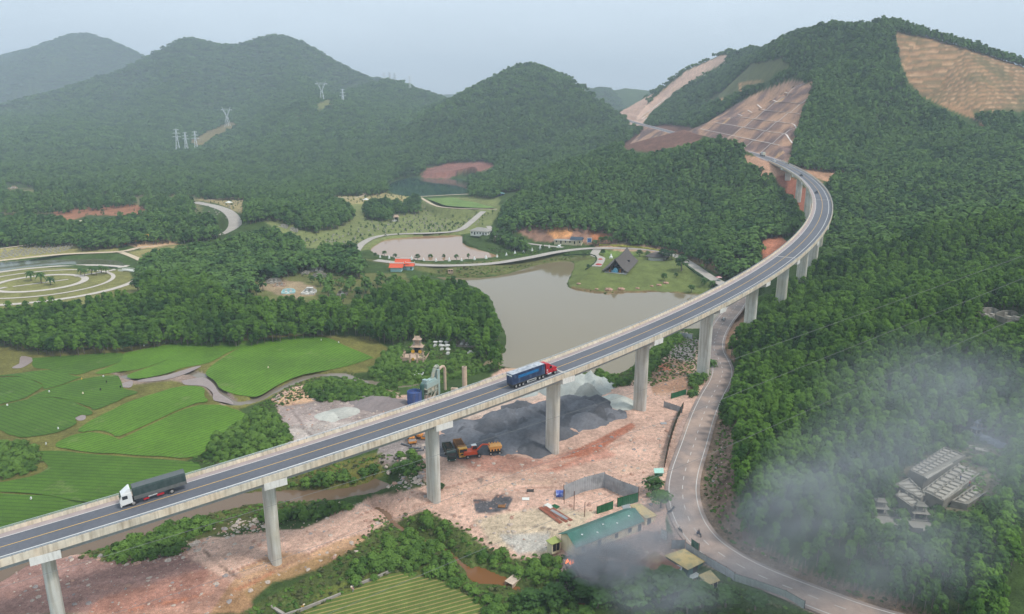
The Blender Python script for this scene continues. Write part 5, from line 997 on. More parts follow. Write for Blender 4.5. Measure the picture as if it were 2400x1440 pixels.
for y in (-1.15, 1.15): part(MB().bx(4.3, 5.6, y-.03, y+.03, .55, .95), "side_guard", RED, T); part(MB().bx(7.0, 8.0, y-.03, y+.03, .55, .9), "side_guard", RED, T); part(MB().bx(5.5, 7.1, y-.03, y+.03, .95, 1.15), "name_board", WHT, T)
# --- small traffic at the far end
def car(loc, rz, mat, label, pitch=0.):
    T = empty("car", loc, rz, label, "car", "cars on the viaduct"); T.rotation_euler = (0, pitch, rz); m = MB(); m.loft([[(x, -w_, .35), (x, w_, .35), (x, w_, h), (x, -w_, h)] for x, w_, h in ((-2.25, .78, .85), (-2.1, .86, .98), (-.9, .88, 1.0), (.9, .88, .98), (1.9, .85, .85), (2.2, .75, .65))]); b = part(m, "body", mat, T)
    m = MB(); m.loft([[(-1.9, -.72, .98), (-1.9, .72, .98), (1.05, .74, .96), (1.05, -.74, .96)], [(-1.35, -.6, 1.45), (-1.35, .6, 1.45), (.35, .6, 1.45), (.35, -.6, 1.45)]]); part(m, "windows", GLASS, b); part(MB().bx(-1.3, .3, -.6, .6, 1.45, 1.49), "roof", mat, b)
    for x in (-1.35, 1.35):
        for y in (-.8, .8): wheel(T, x, y, .33, .2)
    for y in (-.6, .6): part(MB().bx(2.12, 2.22, y-.15, y+.15, .6, .72), "headlight", LAMP, T)
    return T
DKB = paint("dark_blue_paint", rgb(38, 50, 66)); DKG_ = paint("charcoal_paint", rgb(44, 46, 50))
sc_ = min(np.linspace(pier_s(12), pier_s(15.5), 300), key=lambda s: abs(proj(*bst(s, -1.75))[1]-413)); p, rz = on_deck(sc_, -1.75, True); car(p, rz, DKG_, "charcoal car coming down the bend, the further of the two dark cars", GR)
sc_ = min(np.linspace(pier_s(10), pier_s(13), 300), key=lambda s: abs(proj(*bst(s, -1.75))[1]-453)); p, rz = on_deck(sc_, -1.75, True); car(p, rz, DKB, "dark blue car coming down the bend, the nearer of the two dark cars", GR)
p, rz = on_deck(S_AB-2, -1.75, True); car(p, rz, WHT, "white car at the far end of the viaduct behind the distant lorry", GR)
q = HWY[14]; q0 = min(range(4, len(HWY)-2), key=lambda i: abs(proj(*HWY[i])[0]-1788)); a, b = HWY[q0-1], HWY[q0+1]; th = math.atan2(b[1]-a[1], b[0]-a[0])
T = empty("box_truck", (HWY[q0][0]+1.75*math.sin(th), HWY[q0][1]-1.75*math.cos(th), HWY[q0][2]+.06), th, "pale box lorry driving away beneath the terraced rock cutting", "truck")
part(MB().bx(0, 6.2, -1.2, 1.2, 1.2, 3.9), "cargo_box", M("pale_grey_box", rgb(196, 202, 200), .7), T); part(MB().bx(-.03, 0, -1.15, 1.15, 1.25, 3.85), "rear_door", M("cream_door", rgb(206, 202, 180), .7), T); part(MB().prism([(6.5, .7), (8.4, .7), (8.4, 1.8), (8.0, 2.9), (6.5, 2.9)], -1.15, 1.15), "cab", DKG_, T); part(MB().bx(0, 8, -.5, .5, .7, 1.2), "chassis", CHAS, T)
for x in (1.2, 2.5, 7.3):
    for y in (-.98, .98): wheel(T, x, y, .5, .28)
# --- people: one skinned figure each
SKIN = M("skin", rgb(150, 108, 84), .7)
def person(loc, rz, pose, shirt, legs, label, hat=None, scale=1.0):
    J = {'stand': dict(hip=(0, 0, .92), nk=(0, 0, 1.45), hd=(.02, 0, 1.62), k=(.02, .1, .5), f=(0, .11, .06), t=(.12, .11, .03), sh=(0, .19, 1.4), el=(-.02, .26, 1.12), hn=(.08, .26, .88)),
         'ride': dict(hip=(0, 0, .85), nk=(.12, 0, 1.36), hd=(.16, 0, 1.54), k=(.42, .2, .78), f=(.36, .2, .34), t=(.5, .2, .32), sh=(.12, .18, 1.3), el=(.3, .27, 1.08), hn=(.58, .28, 1.05)),
         'bend': dict(hip=(-.1, 0, .82), nk=(.3, 0, 1.12), hd=(.44, 0, 1.14), k=(.02, .12, .46), f=(-.02, .13, .06), t=(.12, .13, .03), sh=(.28, .18, 1.08), el=(.36, .22, .8), hn=(.46, .16, .58))}[pose]
    T = empty("person", loc, rz, label, "person"); T.scale = (scale,)*3
    v = []; e = []; r = []
    def ad(p, rad, par=None): v.append(p); r.append(rad); (e.append((par, len(v)-1)) if par is not None else None); return len(v)-1
    h = ad(J['hip'], .13); ms = ad(tuple((a+b)/2 for a, b in zip(J['hip'], J['nk'])), .125, h); n_ = ad(J['nk'], .07, ms); hd = ad(J['hd'], .095, n_); ad((J['hd'][0]+.01, 0, J['hd'][2]+.1), .08, hd)
    for s in (-1, 1):
        k = ad((J['k'][0], s*J['k'][1], J['k'][2]), .062, h); f = ad((J['f'][0], s*J['f'][1], J['f'][2]), .042, k); ad((J['t'][0], s*J['t'][1], J['t'][2]), .035, f)
        a = ad((J['sh'][0], s*J['sh'][1], J['sh'][2]), .055, ms); b = ad((J['el'][0], s*J['el'][1], J['el'][2]), .042, a); c = ad((J['hn'][0], s*J['hn'][1], J['hn'][2]), .032, b)
        for q in (-.02, 0, .02): ad((J['hn'][0]+.07, s*J['hn'][1]+q, J['hn'][2]-.03), .009, c)
    me = bpy.data.meshes.new("body"); me.from_pydata(v, e, []); o = bpy.data.objects.new("body", me); COL.objects.link(o); o.parent = T; me.materials.append(SKIN)
    sk = o.modifiers.new("skin", 'SKIN'); sl_ = me.skin_vertices[0].data if me.skin_vertices else None
    if sl_ is None:
        import bmesh as _b; bm = _b.new(); bm.from_mesh(me); bm.verts.layers.skin.verify(); bm.to_mesh(me); bm.free(); sl_ = me.skin_vertices[0].data
    for i, q in enumerate(r): sl_[i].radius = (q, q)
    sl_[0].use_root = True; o.modifiers.new("smooth", 'SUBSURF').levels = 1
    m = MB(); hp, nk = Vector(J['hip']), Vector(J['nk']); sh = J['sh']; m.loft([[tuple(c+Vector((math.cos(t)*a, math.sin(t)*b, 0))) for t in np.linspace(0, 2*math.pi, 11)[:-1]] for c, a, b in ((hp-Vector((0, 0, .04)), .15, .18), ((hp+nk)/2, .155, .2), (nk-Vector((0, 0, .06)), .11, .19), (nk, .06, .07))])
    for s in (-1, 1): m.cyl((sh[0], s*sh[1], sh[2]), (J['el'][0], s*J['el'][1], J['el'][2]), .072, .06, 8)
    part(m, "shirt", shirt, T, smooth=True); m = MB()
    for s in (-1, 1): m.cyl((J['hip'][0], s*.07, J['hip'][2]), (J['k'][0], s*J['k'][1], J['k'][2]), .095, .075, 8); m.cyl((J['k'][0], s*J['k'][1], J['k'][2]), (J['f'][0], s*J['f'][1], J['f'][2]+.05), .072, .055, 8)
    part(m, "trousers", legs, T, smooth=True); hx = J['hd']
    if hat: m = MB(); m.lathe((hx[0], 0, hx[2]+.06), [(.24, 0), (.1, .09), (.02, .17)], 12); part(m, "hat", hat, T)
    else: m = MB(); m.sphere((hx[0]-.01, 0, hx[2]+.07), .112, 10, 6, (1, 1, .9)); part(m, "helmet", DKG_, T)
    return T
BLK = M("black_cloth", (.03, .03, .035), .9); GRYC = M("grey_cloth", (.3, .31, .33), .9); PINKC = M("pinkish_cloth", rgb(176, 150, 150), .9); YELC = M("yellow_cloth", rgb(214, 176, 60), .9); REDC = M("red_cloth", rgb(170, 70, 60), .9); BLUC = M("blue_cloth", rgb(70, 84, 130), .9); STRAW = M("straw_hat", rgb(214, 200, 170), .9)
def motorcycle(loc, rz, mat, label, grp="motorcycles"):
    T = empty("motorcycle", loc, rz, label, "motorcycle", grp)
    for x in (-.62, .62): m = MB(); m.cyl((x, -.05, .29), (x, .05, .29), .29, .29, 14); w_ = m.build("wheel", TYRE, T); q = MB().cyl((x, -.06, .29), (x, .06, .29), .16, .16, 10); q.build("rim", RIM, w_)
    m = MB(); m.loft([[(x, -w_, z0), (x, w_, z0), (x, w_, z1), (x, -w_, z1)] for x, w_, z0, z1 in ((-.75, .06, .6, .78), (-.3, .13, .45, .76), (.1, .12, .32, .6), (.38, .14, .4, .85), (.5, .08, .6, 1.0))]); part(m, "body", mat, T)
    part(MB().bx(-.6, .12, -.13, .13, .76, .84), "seat", BLK, T); part(MB().cyl((.45, -.34, 1.02), (.45, .34, 1.02), .02, .02, 6).cyl((.62, 0, .3), (.45, 0, 1.0), .03, .03, 6), "handlebar", CHAS, T); part(MB().bx(.5, .58, -.08, .08, .85, .97), "headlight", LAMP, T); return T
def road_at(px, side=0.):
    i = min(range(len(LROAD)), key=lambda k: abs(proj(*LROAD[k])[1]-px)); a, b = LROAD[max(i-1, 0)], LROAD[min(i+1, len(LROAD)-1)]; th = math.atan2(b[1]-a[1], b[0]-a[0]); return (LROAD[i][0]+side*math.sin(th), LROAD[i][1]-side*math.cos(th), LROAD[i][2]+.05), th
def at_px(px, py, z): p_ = P(px, py, z); return p_
p = P(1638, 1256, 2.68); motorcycle(p, 1.95, DKG_, "black motorcycle ridden along the local road below the smoke"); person(p, 1.95, 'ride', BLK, BLUC, "rider in dark clothes and helmet on the motorcycle in the middle of the road")
p = P(1694, 752, 4.5); motorcycle(p, 2.2, DKG_, "dark loaded motorcycle on the road under the viaduct", "motorcycles"); person(p, 2.2, 'ride', BLK, GRYC, "rider on the loaded motorcycle beneath the viaduct"); T = empty("cargo_load", (p[0]-.3*math.cos(2.2), p[1]-.3*math.sin(2.2), p[2]+.95), 2.2, "bulky pale load strapped on the motorcycle under the viaduct", "load"); part(MB().box((-.35, 0, .35), (.9, 1.1, .7), 0, .1, .15), "bundle", M("pale_sack", rgb(190, 190, 186), .9), T); part(MB().box((-.4, 0, -.25), (.7, 1.2, .5)), "side_baskets", GRYC, T)
for (u, v, z, a, lb) in ((1577, 1198, 1.6, .9, "upright dark motorcycle nearest the road edge line beside the green shed"), (1570, 1204, 1.5, .6, "second dark motorcycle parked against the first near the shed"), (1594, 1249, 1.7, 1.9, "lone dark motorcycle parked on the dusty verge by the gate post")): 
    q = hit(u, v); motorcycle((q[0], q[1], q[2]+.02), a, DKG_, lb)
q = hit(828, 1391); person(q, 2.6, 'bend', PINKC, GRYC, "farmer in pale clothes bending at the corner of the ripening rice field", STRAW); q = hit(708, 1431); person(q, .4, 'bend', YELC, GRYC, "farm worker in a yellow top crouching by the ditch wall at the bottom", STRAW)
# --- dump trucks
def dump_truck(loc, rz, cabm, bedm, label, fill):
    T = empty("dump_truck", loc, rz, label, "dump truck", "dump trucks"); m = MB(); m.prism([(5.6, .8), (7.4, .6), (7.5, 1.6), (7.35, 2.9), (5.8, 3.0), (5.6, 2.9)], -1.2, 1.2); cb = part(m, "cab", cabm, T)
    part(MB().bx(7.42, 7.5, -1.05, 1.05, 1.75, 2.65), "windscreen", GLASS, cb); part(MB().bx(6.3, 7.1, -1.225, -1.2, 1.8, 2.6).bx(6.3, 7.1, 1.2, 1.225, 1.8, 2.6), "side_window", GLASS, cb); part(MB().bx(7.3, 7.7, -1.2, 1.2, .45, .85), "bumper", cabm, T)
    for y in (-.9, .9): part(MB().bx(7.66, 7.72, y-.18, y+.18, .55, .78), "headlight", LAMP, T)
    part(MB().bx(7.5, 7.54, -.75, .75, 1.0, 1.45), "grille", CHAS, T)
    m = MB().bx(-.2, 5.3, -1.22, -1.1, 1.2, 2.7).bx(-.2, 5.3, 1.1, 1.22, 1.2, 2.7).bx(-.2, -.08, -1.1, 1.1, 1.2, 2.6).bx(5.2, 5.32, -1.22, 1.22, 1.2, 3.05).bx(-.2, 5.3, -1.1, 1.1, 1.1, 1.2).bx(5.3, 6.2, -1.1, 1.1, 3.02, 3.1)
    for k in range(7): m.bx(.2+k*.75, .3+k*.75, -1.27, 1.27, 1.2, 2.72)
    b = part(m, "tipper_bed", bedm, T); part(MB().box((2.5, 0, 1.9), (5.1, 2.15, 1.2), 0, .6, .3), "load", fill, b); part(MB().bx(-.1, 7.2, -.45, .45, .7, 1.1), "chassis", CHAS, T)
    for x in (1.2, 2.6, 6.4):
        for y in (-1.0, 1.0): wheel(T, x, y, .54, .3, x < 5)
    return T
DGRN = paint("dark_green_paint", rgb(34, 62, 52), .5); YLW = paint("machine_yellow", rgb(222, 164, 50), .5, tint=rgb(150, 110, 60), tamt=.5, tscale=1.5); RUST = M("rusty_bed", rgb(136, 96, 58), .9, var=.2, scale=2); ORG = paint("machine_orange", rgb(206, 78, 36), .5); AMB = paint("amber_paint", rgb(216, 140, 60), .5, tint=rgb(150, 100, 60), tamt=.4, tscale=2)
COAL = M("dark_load", (.035, .035, .035), .95, var=.3, scale=3)
def face(px0, px1, z): a, b = P(*px0, z), P(*px1, z); return a, math.atan2(b[1]-a[1], b[0]-a[0])
g = hit(1058, 1080); th = math.atan2(-1, .42)
def dirpx(u0, v0, u1, v1): a, b = hit(u0, v0), hit(u1, v1); return math.atan2(b[1]-a[1], b[0]-a[0])
th = dirpx(1040, 1045, 1060, 1082); a = hit(1060, 1084); dump_truck((a[0]-7.4*math.cos(th), a[1]-7.4*math.sin(th), a[2]+.05), th, DGRN, M("dark_green_bed", rgb(46, 60, 52), .8, tint=rgb(120, 84, 60), tamt=.5, tscale=1), "dark green dump truck parked beside the pier", COAL)
a = hit(1086, 1076); dump_truck((a[0]-7.4*math.cos(th), a[1]-7.4*math.sin(th), a[2]+.05), th, YLW, RUST, "yellow-cabbed dump truck with a rusty bed of dark stone", COAL)
# --- wheeled excavator, feeder, rollers
def excavator(loc, rz, mat, label, boom, wheels=True, s=1., cabtop=None):
    T = empty("excavator", loc, rz, label, "excavator", "excavators"); T.scale = (s,)*3
    part(MB().bx(-1.6, 1.9, -.9, .9, .55, .95), "undercarriage", CHAS, T)
    if wheels:
        for x in (-1.4, 1.6):
            for y in (-1.0, 1.0): wheel(T, x, y, .5, .35)
    else:
        for y in (-1.05, 1.05): m = MB(); m.prism([(-1.9, .35), (-1.6, .05), (1.6, .05), (1.9, .35), (1.9, .6), (1.6, .85), (-1.6, .85), (-1.9, .6)], y-.25, y+.25); part(m, "track", CHAS, T)
    m = MB(); m.prism([(-2.4, 1.05), (1.1, 1.05), (1.1, 1.6), (.2, 1.9), (-2.3, 1.9)], -1.15, 1.15); b = part(m, "house", mat, T)
    part(MB().prism([(.0, 1.6), (1.25, 1.6), (1.3, 2.2), (1.0, 2.85), (.1, 2.85)], .2, 1.1), "cab", mat, b); part(MB().prism([(.1, 1.9), (1.3, 1.9), (1.32, 2.2), (1.08, 2.75), (.2, 2.75)], .17, 1.13), "cab_glass", GLASS, b)
    if cabtop: part(MB().bx(-.1, 1.2, .1, 1.2, 2.86, 2.95), "cab_roof", cabtop, b)
    m = MB(); pts = [Vector(q) for q in boom]
    for i, (p_, q) in enumerate(zip(pts[:-1], pts[1:])): m.cyl(p_, q, .24-.03*i, .2-.03*i, 4)
    bo = part(m, "boom", mat, T); q = pts[-1]; part(MB().prism([(q.x-.45, q.z-.1), (q.x+.35, q.z), (q.x+.3, q.z-.6), (q.x-.1, q.z-.85), (q.x-.55, q.z-.6)], -.55, .55), "bucket", CHAS, bo); return T
a = hit(1107, 1071); th2 = dirpx(1100, 1074, 1150, 1066); excavator((a[0], a[1], a[2]+.05), th2, ORG, "orange wheeled excavator with its arm folded beside the yellow truck", [(.9, -.2, 1.6), (2.6, -.2, 3.2), (4.3, -.2, 3.0), (4.9, -.2, 1.2)], True, 1.1, WHT)
a = hit(1158, 1064); T = empty("stone_feeder", a, th2, "yellow wheeled stone feeder with a toothed hopper right of the orange excavator", "machine"); m = MB().box((.2, 0, 2.3), (3.4, 2.0, .9), 0, -.2, -.2)
for k in range(4): m.box((-1.2+k*.85, -1.05, 1.7), (.3, .15, .7)); m.box((-1.2+k*.85, 1.05, 2.9), (.35, .2, .35))
part(m, "hopper", M("machine_amber", rgb(230, 168, 92), .6, var=.12, scale=2), T); part(MB().bx(-1.6, 1.8, -.7, .7, .9, 1.3), "chassis", CHAS, T)
for x in (-1.2, 1.4):
    for y in (-.9, .9): wheel(T, x, y, .5, .35)
def roller(loc, rz, label):
    T = empty("road_roller", loc, rz, label, "road roller", "road rollers"); part(MB().cyl((1.6, -1.0, .7), (1.6, 1.0, .7), .7, .7, 18), "drum", M("drum_steel", (.25, .22, .2), .5, .5), T)
    m = MB().bx(.7, 2.6, -1.2, -1.05, .5, .95).bx(.7, 2.6, 1.05, 1.2, .5, .95).bx(2.35, 2.6, -1.2, 1.2, .5, .95); m.prism([(-2.2, .8), (.7, .8), (.7, 1.35), (-.2, 1.5), (-2.1, 1.5)], -.85, .85); part(m, "frame", AMB, T); part(MB().bx(-.9, .5, -.6, .6, 2.5, 2.58).bx(-.85, -.8, -.55, -.5, 1.5, 2.5).bx(.4, .45, -.55, -.5, 1.5, 2.5).bx(-.85, -.8, .5, .55, 1.5, 2.5).bx(.4, .45, .5, .55, 1.5, 2.5), "canopy", CHAS, T)
    for y in (-.85, .85): wheel(T, -1.3, y, .65, .45)
th3 = dirpx(950, 1030, 968, 1040); a = hit(965, 1036); roller(a, th3-.5, "amber road roller standing under the viaduct, left of the pair"); a = hit(985, 1030); roller(a, th3+.6, "amber road roller under the viaduct, right of the pair")
for i, (u, v, lb) in enumerate([(952, 1046, "grey scrap pipe lying below the road rollers"), (972, 1054, "dark broken pipe with a joint lying left of the pier"), (978, 1060, "short dark pipe end nearest the rubble left of the pier")]):
    a = hit(u, v); T = empty("scrap_pipe", a, -.5+i*.35, lb, "pipe", "scrap pipes"); m = MB().cyl((-1.8, 0, .3), (1.8, 0, .3), .25, .25, 10).cyl((.5, 0, .3), (.9, .5, .35), .22, .22, 8); part(m, "pipe", M("scrap_grey", rgb(96, 98, 102), .7), T); part(MB().cyl((1.7, 0, .3), (1.9, 0, .3), .34, .34, 10), "flange", CHAS, T)
for (u, v, mt, lb, rz) in ((322, 571, YLW, "yellow excavator reaching right on the earth track by the cemetery", 0.1), (294, 576, ORG, "small orange excavator at the left end of the earth track", 2.), (352, 568, AMB, "amber excavator parked beneath the trees right of the long-armed one", 2.9)):
    a = hit(u, v); excavator((a[0], a[1], a[2]), rz, mt, lb, [(.9, 0, 1.6), (3.6, 0, 4.4), (6.2, 0, 4.8), (6.6, 0, 2.2)] if rz < 1 else [(.9, 0, 1.6), (2.2, 0, 2.6), (3.2, 0, 1.2)], False, 1.35 if rz < 1 else 1.0)
# ================================================================ CUTTING DRAINS
DRN = M("drain_concrete", rgb(226, 214, 204), .9, var=.1, scale=1)
def bare_at(x, y):
    i = int(round((math.log(y)-math.log(72))/(math.log(7500)-math.log(72))*(NR_-1))); j = int(round((x/y+1)/2*(NT_-1))); return GB[min(i, NR_-1), min(max(j, 0), NT_-1)] > .5
for k in range(7):
    run = []
    for i in range(len(HWY)):
        p = HWY[i]
        if p[1] > 990 or p[1] < 700: continue
        a, b = HWY[max(i-1, 0)], HWY[min(i+1, len(HWY)-1)]; L = math.hypot(b[0]-a[0], b[1]-a[1]); e = 9.5+12*k+11; x, y = p[0]+(b[1]-a[1])/L*e, p[1]-(b[0]-a[0])/L*e
        if bare_at(x, y): run.append((x, y, gz1(x, y)+.3))
        elif len(run) > 1: break
    if len(run) > 2: tag(ribbon(catmull(run, 4), -.75, .75).build("drainage_channel", DRN), kind='structure')
for y in (720, 765, 830):
    run = [(232+9.5+e, y+e*.12, gz1(232+9.5+e, y+e*.12)+.4) for e in np.arange(0, 95, 2.) if bare_at(232+9.5+e, y+e*.12)]
    if len(run) > 3: tag(ribbon(run, -.5, .5).build("drainage_channel", DRN), kind='structure')
for f in (.0, .33, .66):   # drains on the far cutting
    run = []
    for t in np.linspace(0, 1, 30):
        u, v = 1500+t*200, 276-t*142+f*8*math.sin(t*3); q = hit(u+f*14, v+f*10, 1200, 2600); run.append((q[0], q[1], q[2]+.6))
    run = [r for r in run if abs(r[1]-np.median([w[1] for w in run])) < 220]; tag(ribbon(run, -.8, .8).build("drainage_channel", DRN), kind='structure')
# ================================================================ BUILDINGS
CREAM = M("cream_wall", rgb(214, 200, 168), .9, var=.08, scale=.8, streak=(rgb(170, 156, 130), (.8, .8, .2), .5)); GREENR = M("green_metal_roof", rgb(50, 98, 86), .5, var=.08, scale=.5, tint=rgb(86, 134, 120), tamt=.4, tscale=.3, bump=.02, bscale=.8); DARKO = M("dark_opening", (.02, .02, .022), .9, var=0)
TAN = M("tan_sheet_roof", rgb(184, 162, 112), .8, var=.1, scale=.8, tint=rgb(140, 136, 104), tamt=.7, tscale=.6); RUSTR = M("rusted_roof", rgb(120, 80, 62), .9, var=.15, scale=.6, tint=rgb(150, 130, 96), tamt=.6, tscale=.25); TEAL = M("teal_wall", rgb(44, 92, 84), .7, var=.1, scale=1); OLIVE = M("olive_roof", rgb(150, 158, 92), .8, var=.1, scale=1)
GRNF = M("green_corrugated", rgb(36, 96, 62), .6, var=.12, scale=1, tint=rgb(60, 120, 84), tamt=.5, tscale=.6); GRYF = M("grey_corrugated", rgb(164, 166, 168), .6, var=.1, scale=.6, tint=rgb(110, 112, 112), tamt=.5, tscale=.4); RPOST = M("rusty_post", rgb(104, 70, 54), .8); WALLW = M("white_wall", rgb(220, 220, 212), .9, var=.06, scale=1)
DKTH = M("dark_shingle_roof", rgb(92, 86, 82), .9, var=.14, scale=.7, bump=.04, bscale=3); GRTL = M("grey_tile_roof", rgb(150, 146, 138), .9, var=.1, scale=1); REDT = M("red_tile_roof", rgb(206, 92, 62), .8, var=.1, scale=1.5, bump=.03, bscale=5); PBLU = M("pale_blue_wall", rgb(170, 206, 206), .9, var=.06); SLATE = M("slate_blue_roof", rgb(62, 76, 88), .8, var=.1)
def frame(p, q):
    """origin p, x axis towards q, y axis away from the camera side"""
    th = math.atan2(q[1]-p[1], q[0]-p[0]); return th, math.hypot(q[0]-p[0], q[1]-p[1])
def quad_roof(px, z, th_, name, mat, parent=None): 
    pts = [P(a, b, z) for a, b in px]; return pts
# long green roofed workers' shed
zb = .6; e0, e1 = P(1350, 1284, 3.6), P(1512, 1220, 3.6); th, L = frame(e0, e1); back = P(1296, 1246, 3.6); W_ = 6.6
T = empty("long_shed", (e0[0], e0[1], zb), th, "long cream shed under a green pitched metal roof beside the smoke", "shed"); wl = MB(); wl.bx(.5, L-.5, .5, W_-.5, -.5, 2.75); wl.prism([(.5, 2.75), (W_-.5, 2.75), (W_/2, 4.45)], .5, .7, 'x').prism([(.5, 2.75), (W_-.5, 2.75), (W_/2, 4.45)], L-.7, L-.5, 'x'); wo = part(wl, "wall", CREAM, T)
rf = MB()
for s_ in (0, 1):
    y0 = 0 if s_ == 0 else W_; rings = []
    for k in range(int(L/.5)+1): 
        x = k*.5; o = .05 if k % 2 else 0; rings.append([(x, y0, 2.85+o), (x, W_/2, 4.65+o), (x, W_/2, 4.57+o), (x, y0, 2.77+o)])
    rf.loft(rings)
part(rf, "roof", GREENR, T)
for i, x in enumerate((2.0, 6.5, 11.5, 15.5, 18.5, 21.5)):
    if x < L-1.5: part(MB().bx(x, x+1., .46, .52, .0 if i % 3 == 1 else 1.0, 2.1), "door" if i % 3 == 1 else "window", DARKO, wo)
part(MB().bx(3.4, 4.2, .35, .4, 1.0, 1.6), "hanging_cloth", REDC, wo)
for i, (x, y) in enumerate(((3.2, 2), (7, 1.3), (9.5, 2.4), (13, 1.6), (17, 2.1))): part(MB().box((x, y, 2.85+y/3.3*1.8+.1), (.35, .35, .12)), "roof_patch", WHT, T)
def flat_shed(px, z, zb, roofm, wallm, name, label, cat="shed", doors=(), over=.25, slope=0., gnd=None):
    """sheet roof given by its four corners in the photo (front-left, front-right, back-right, back-left), walls beneath"""
    pts = [Vector(P(a, b, z+(slope if i > 1 else 0))) for i, (a, b) in enumerate(px)]; c = sum(pts, Vector())/4; T = empty(name, (c.x, c.y, zb), 0, label, cat); loc = [p-Vector((c.x, c.y, zb)) for p in pts]
    m = MB(); m.add([tuple(p) for p in loc]+[tuple(p-Vector((0, 0, .12))) for p in loc], [(0, 1, 2, 3), (7, 6, 5, 4), (0, 4, 5, 1), (1, 5, 6, 2), (2, 6, 7, 3), (3, 7, 4, 0)]); part(m, "roof", roofm, T)
    ins = [Vector((p.x*(1-over/ max(math.hypot(p.x, p.y), 1)*1.4), p.y*(1-over/max(math.hypot(p.x, p.y), 1)*1.4), p.z)) for p in loc]
    m = MB(); m.add([(p.x, p.y, -.6) for p in ins]+[(p.x, p.y, p.z-.13) for p in ins], [(3, 2, 1, 0), (4, 5, 6, 7), (0, 1, 5, 4), (1, 2, 6, 5), (2, 3, 7, 6), (3, 0, 4, 7)]); w_ = part(m, "wall", wallm, T)
    for side, t, wd, h0, h1, nm in doors:
        a, b = ins[side], ins[(side+1) % 4]; d_ = (b-a); d_.z = 0; Ld = d_.length; d_.normalize(); n_ = Vector((d_.y, -d_.x, 0)); o = a+d_*Ld*t; q = MB(); q.add([tuple(Vector((o.x, o.y, 0))+d_*x+n_*y+Vector((0, 0, h))) for h in (h0, h1) for x, y in ((-wd/2, .03), (wd/2, .03), (wd/2, -.05), (-wd/2, -.05))], [(3, 2, 1, 0), (4, 5, 6, 7), (0, 1, 5, 4), (1, 2, 6, 5), (2, 3, 7, 6), (3, 0, 4, 7)]); part(q, nm, DARKO, w_)
    return T
flat_shed([(1514,1216),(1541,1208),(1500,1180),(1476,1184)], 3.1, .7, TAN, CREAM, "shed", "cream shed with a tan roof at the right end of the green roofed shed", doors=[(0, .35, 1., 0, 2.1, "door")])
flat_shed([(1293,1277),(1317,1269),(1302,1256),(1279,1267)], 2.6, .5, OLIVE, CREAM, "toilet_shed", "small cream outhouse with an olive roof left of the green roofed shed", doors=[(0, .3, .8, 0, 1.9, "door"), (0, .72, .8, 0, 1.9, "door")])
flat_shed([(1464,1338),(1522,1364),(1596,1331),(1535,1292)], 3.0, .4, RUSTR, TEAL, "shed", "teal walled shed with a big rusted brown roof behind the smoke", doors=[(0, .5, 1.2, 1.0, 2.0, "window")])
flat_shed([(1612,1336),(1653,1316),(1604,1286),(1557,1302)], 3.0, .8, TAN, TEAL, "shed", "flat shed with a stained yellow-tan roof beside the road fence", doors=[(0, .5, 1.4, 0, 2.0, "door")])
flat_shed([(1658,1372),(1688,1361),(1665,1336),(1637,1348)], 2.7, .8, TAN, CREAM, "hut", "small cream hut with a tan roof and two dark doorways by the road", "hut", doors=[(0, .3, .8, 0, 1.9, "door"), (0, .75, .8, 0, 1.9, "door")])
flat_shed([(1578,1352),(1596,1340),(1600,1328),(1580,1322)], 2.8, .6, GRYF, TEAL, "lean_to", "grey-green lean-to joined to the right end of the rusted roof", "shed")
flat_shed([(1615,1360),(1636,1352),(1640,1338),(1618,1342)], 1.2, .8, WALLW, CREAM, "water_store", "low pale walled store between the tan roofed shed and the hut", "shed")
flat_shed([(1534,1109),(1556,1109),(1555,1097),(1532,1098)], 3.4, 1.0, M("mint_roof", rgb(166, 206, 190), .6), GRNF, "guard_hut", "small green hut with a pale mint roof against the yard fence", "hut")
flat_shed([(1462,1195),(1478,1190),(1476,1180),(1455,1184)], 1.0, .6, GRYF, GRYF, "water_trough", "low grey box behind the green sheet fence", "trough")
def panels(pts, h, mat, name, label, cat="fence", postm=RPOST, step=2.4, grp=None, rails=True, z=None):
    ps = [hit(a, b) if z is None else P(a, b, z) for a, b in pts]; o = Vector(ps[0]); T = empty(name, o, 0, label, cat, grp); m = MB(); q = MB(); L_ = 0
    for a, b in zip(ps[:-1], ps[1:]):
        a, b = Vector(a)-o, Vector(b)-o; d_ = b-a; n = max(int(d_.length/.3), 1); nn = Vector((d_.y, -d_.x, 0)).normalized()*.04; vs = []
        for k in range(n+1): c = a+d_*k/n+(nn if k % 2 else -nn); vs += [tuple(c), tuple(c+Vector((0, 0, h)))]
        m.add(vs+[(x+nn.x*.6, y+nn.y*.6, zz) for x, y, zz in vs], [(2*k, 2*k+2, 2*k+3, 2*k+1) for k in range(n)]+[(2*(n+1)+2*k+1, 2*(n+1)+2*k+3, 2*(n+1)+2*k+2, 2*(n+1)+2*k) for k in range(n)])
        for k in range(max(int(d_.length/step), 1)+1): c = a+d_*k/max(int(d_.length/step), 1)-nn*3; q.bx(c.x-.06, c.x+.06, c.y-.06, c.y+.06, c.z-.5, c.z+h+.12)
        if rails:
            for hh in (.35, .65, .97): q.cyl(a+Vector((0, 0, h*hh))-nn*3, b+Vector((0, 0, h*hh))-nn*3, .045, .045, 4)
    part(m, "panel", mat, T); part(q, "posts", postm, T); return T
z0 = .8
panels([(1321, 1175), (1370, 1155), (1416, 1143)], 4.4, GRYF, "sheet_wall", "tall grey corrugated wall with rusty posts, left side of the roofless enclosure", "wall", z=z0)
panels([(1416, 1143), (1452, 1160), (1495, 1176)], 4.0, GRYF, "sheet_wall", "tall grey corrugated wall running back to front on the right side of the roofless enclosure", "wall", z=z0)
panels([(1447, 1190), (1495, 1177)], 2.6, GRNF, "sheet_wall", "green corrugated screen closing the enclosure at its right front corner", "wall", z=z0)
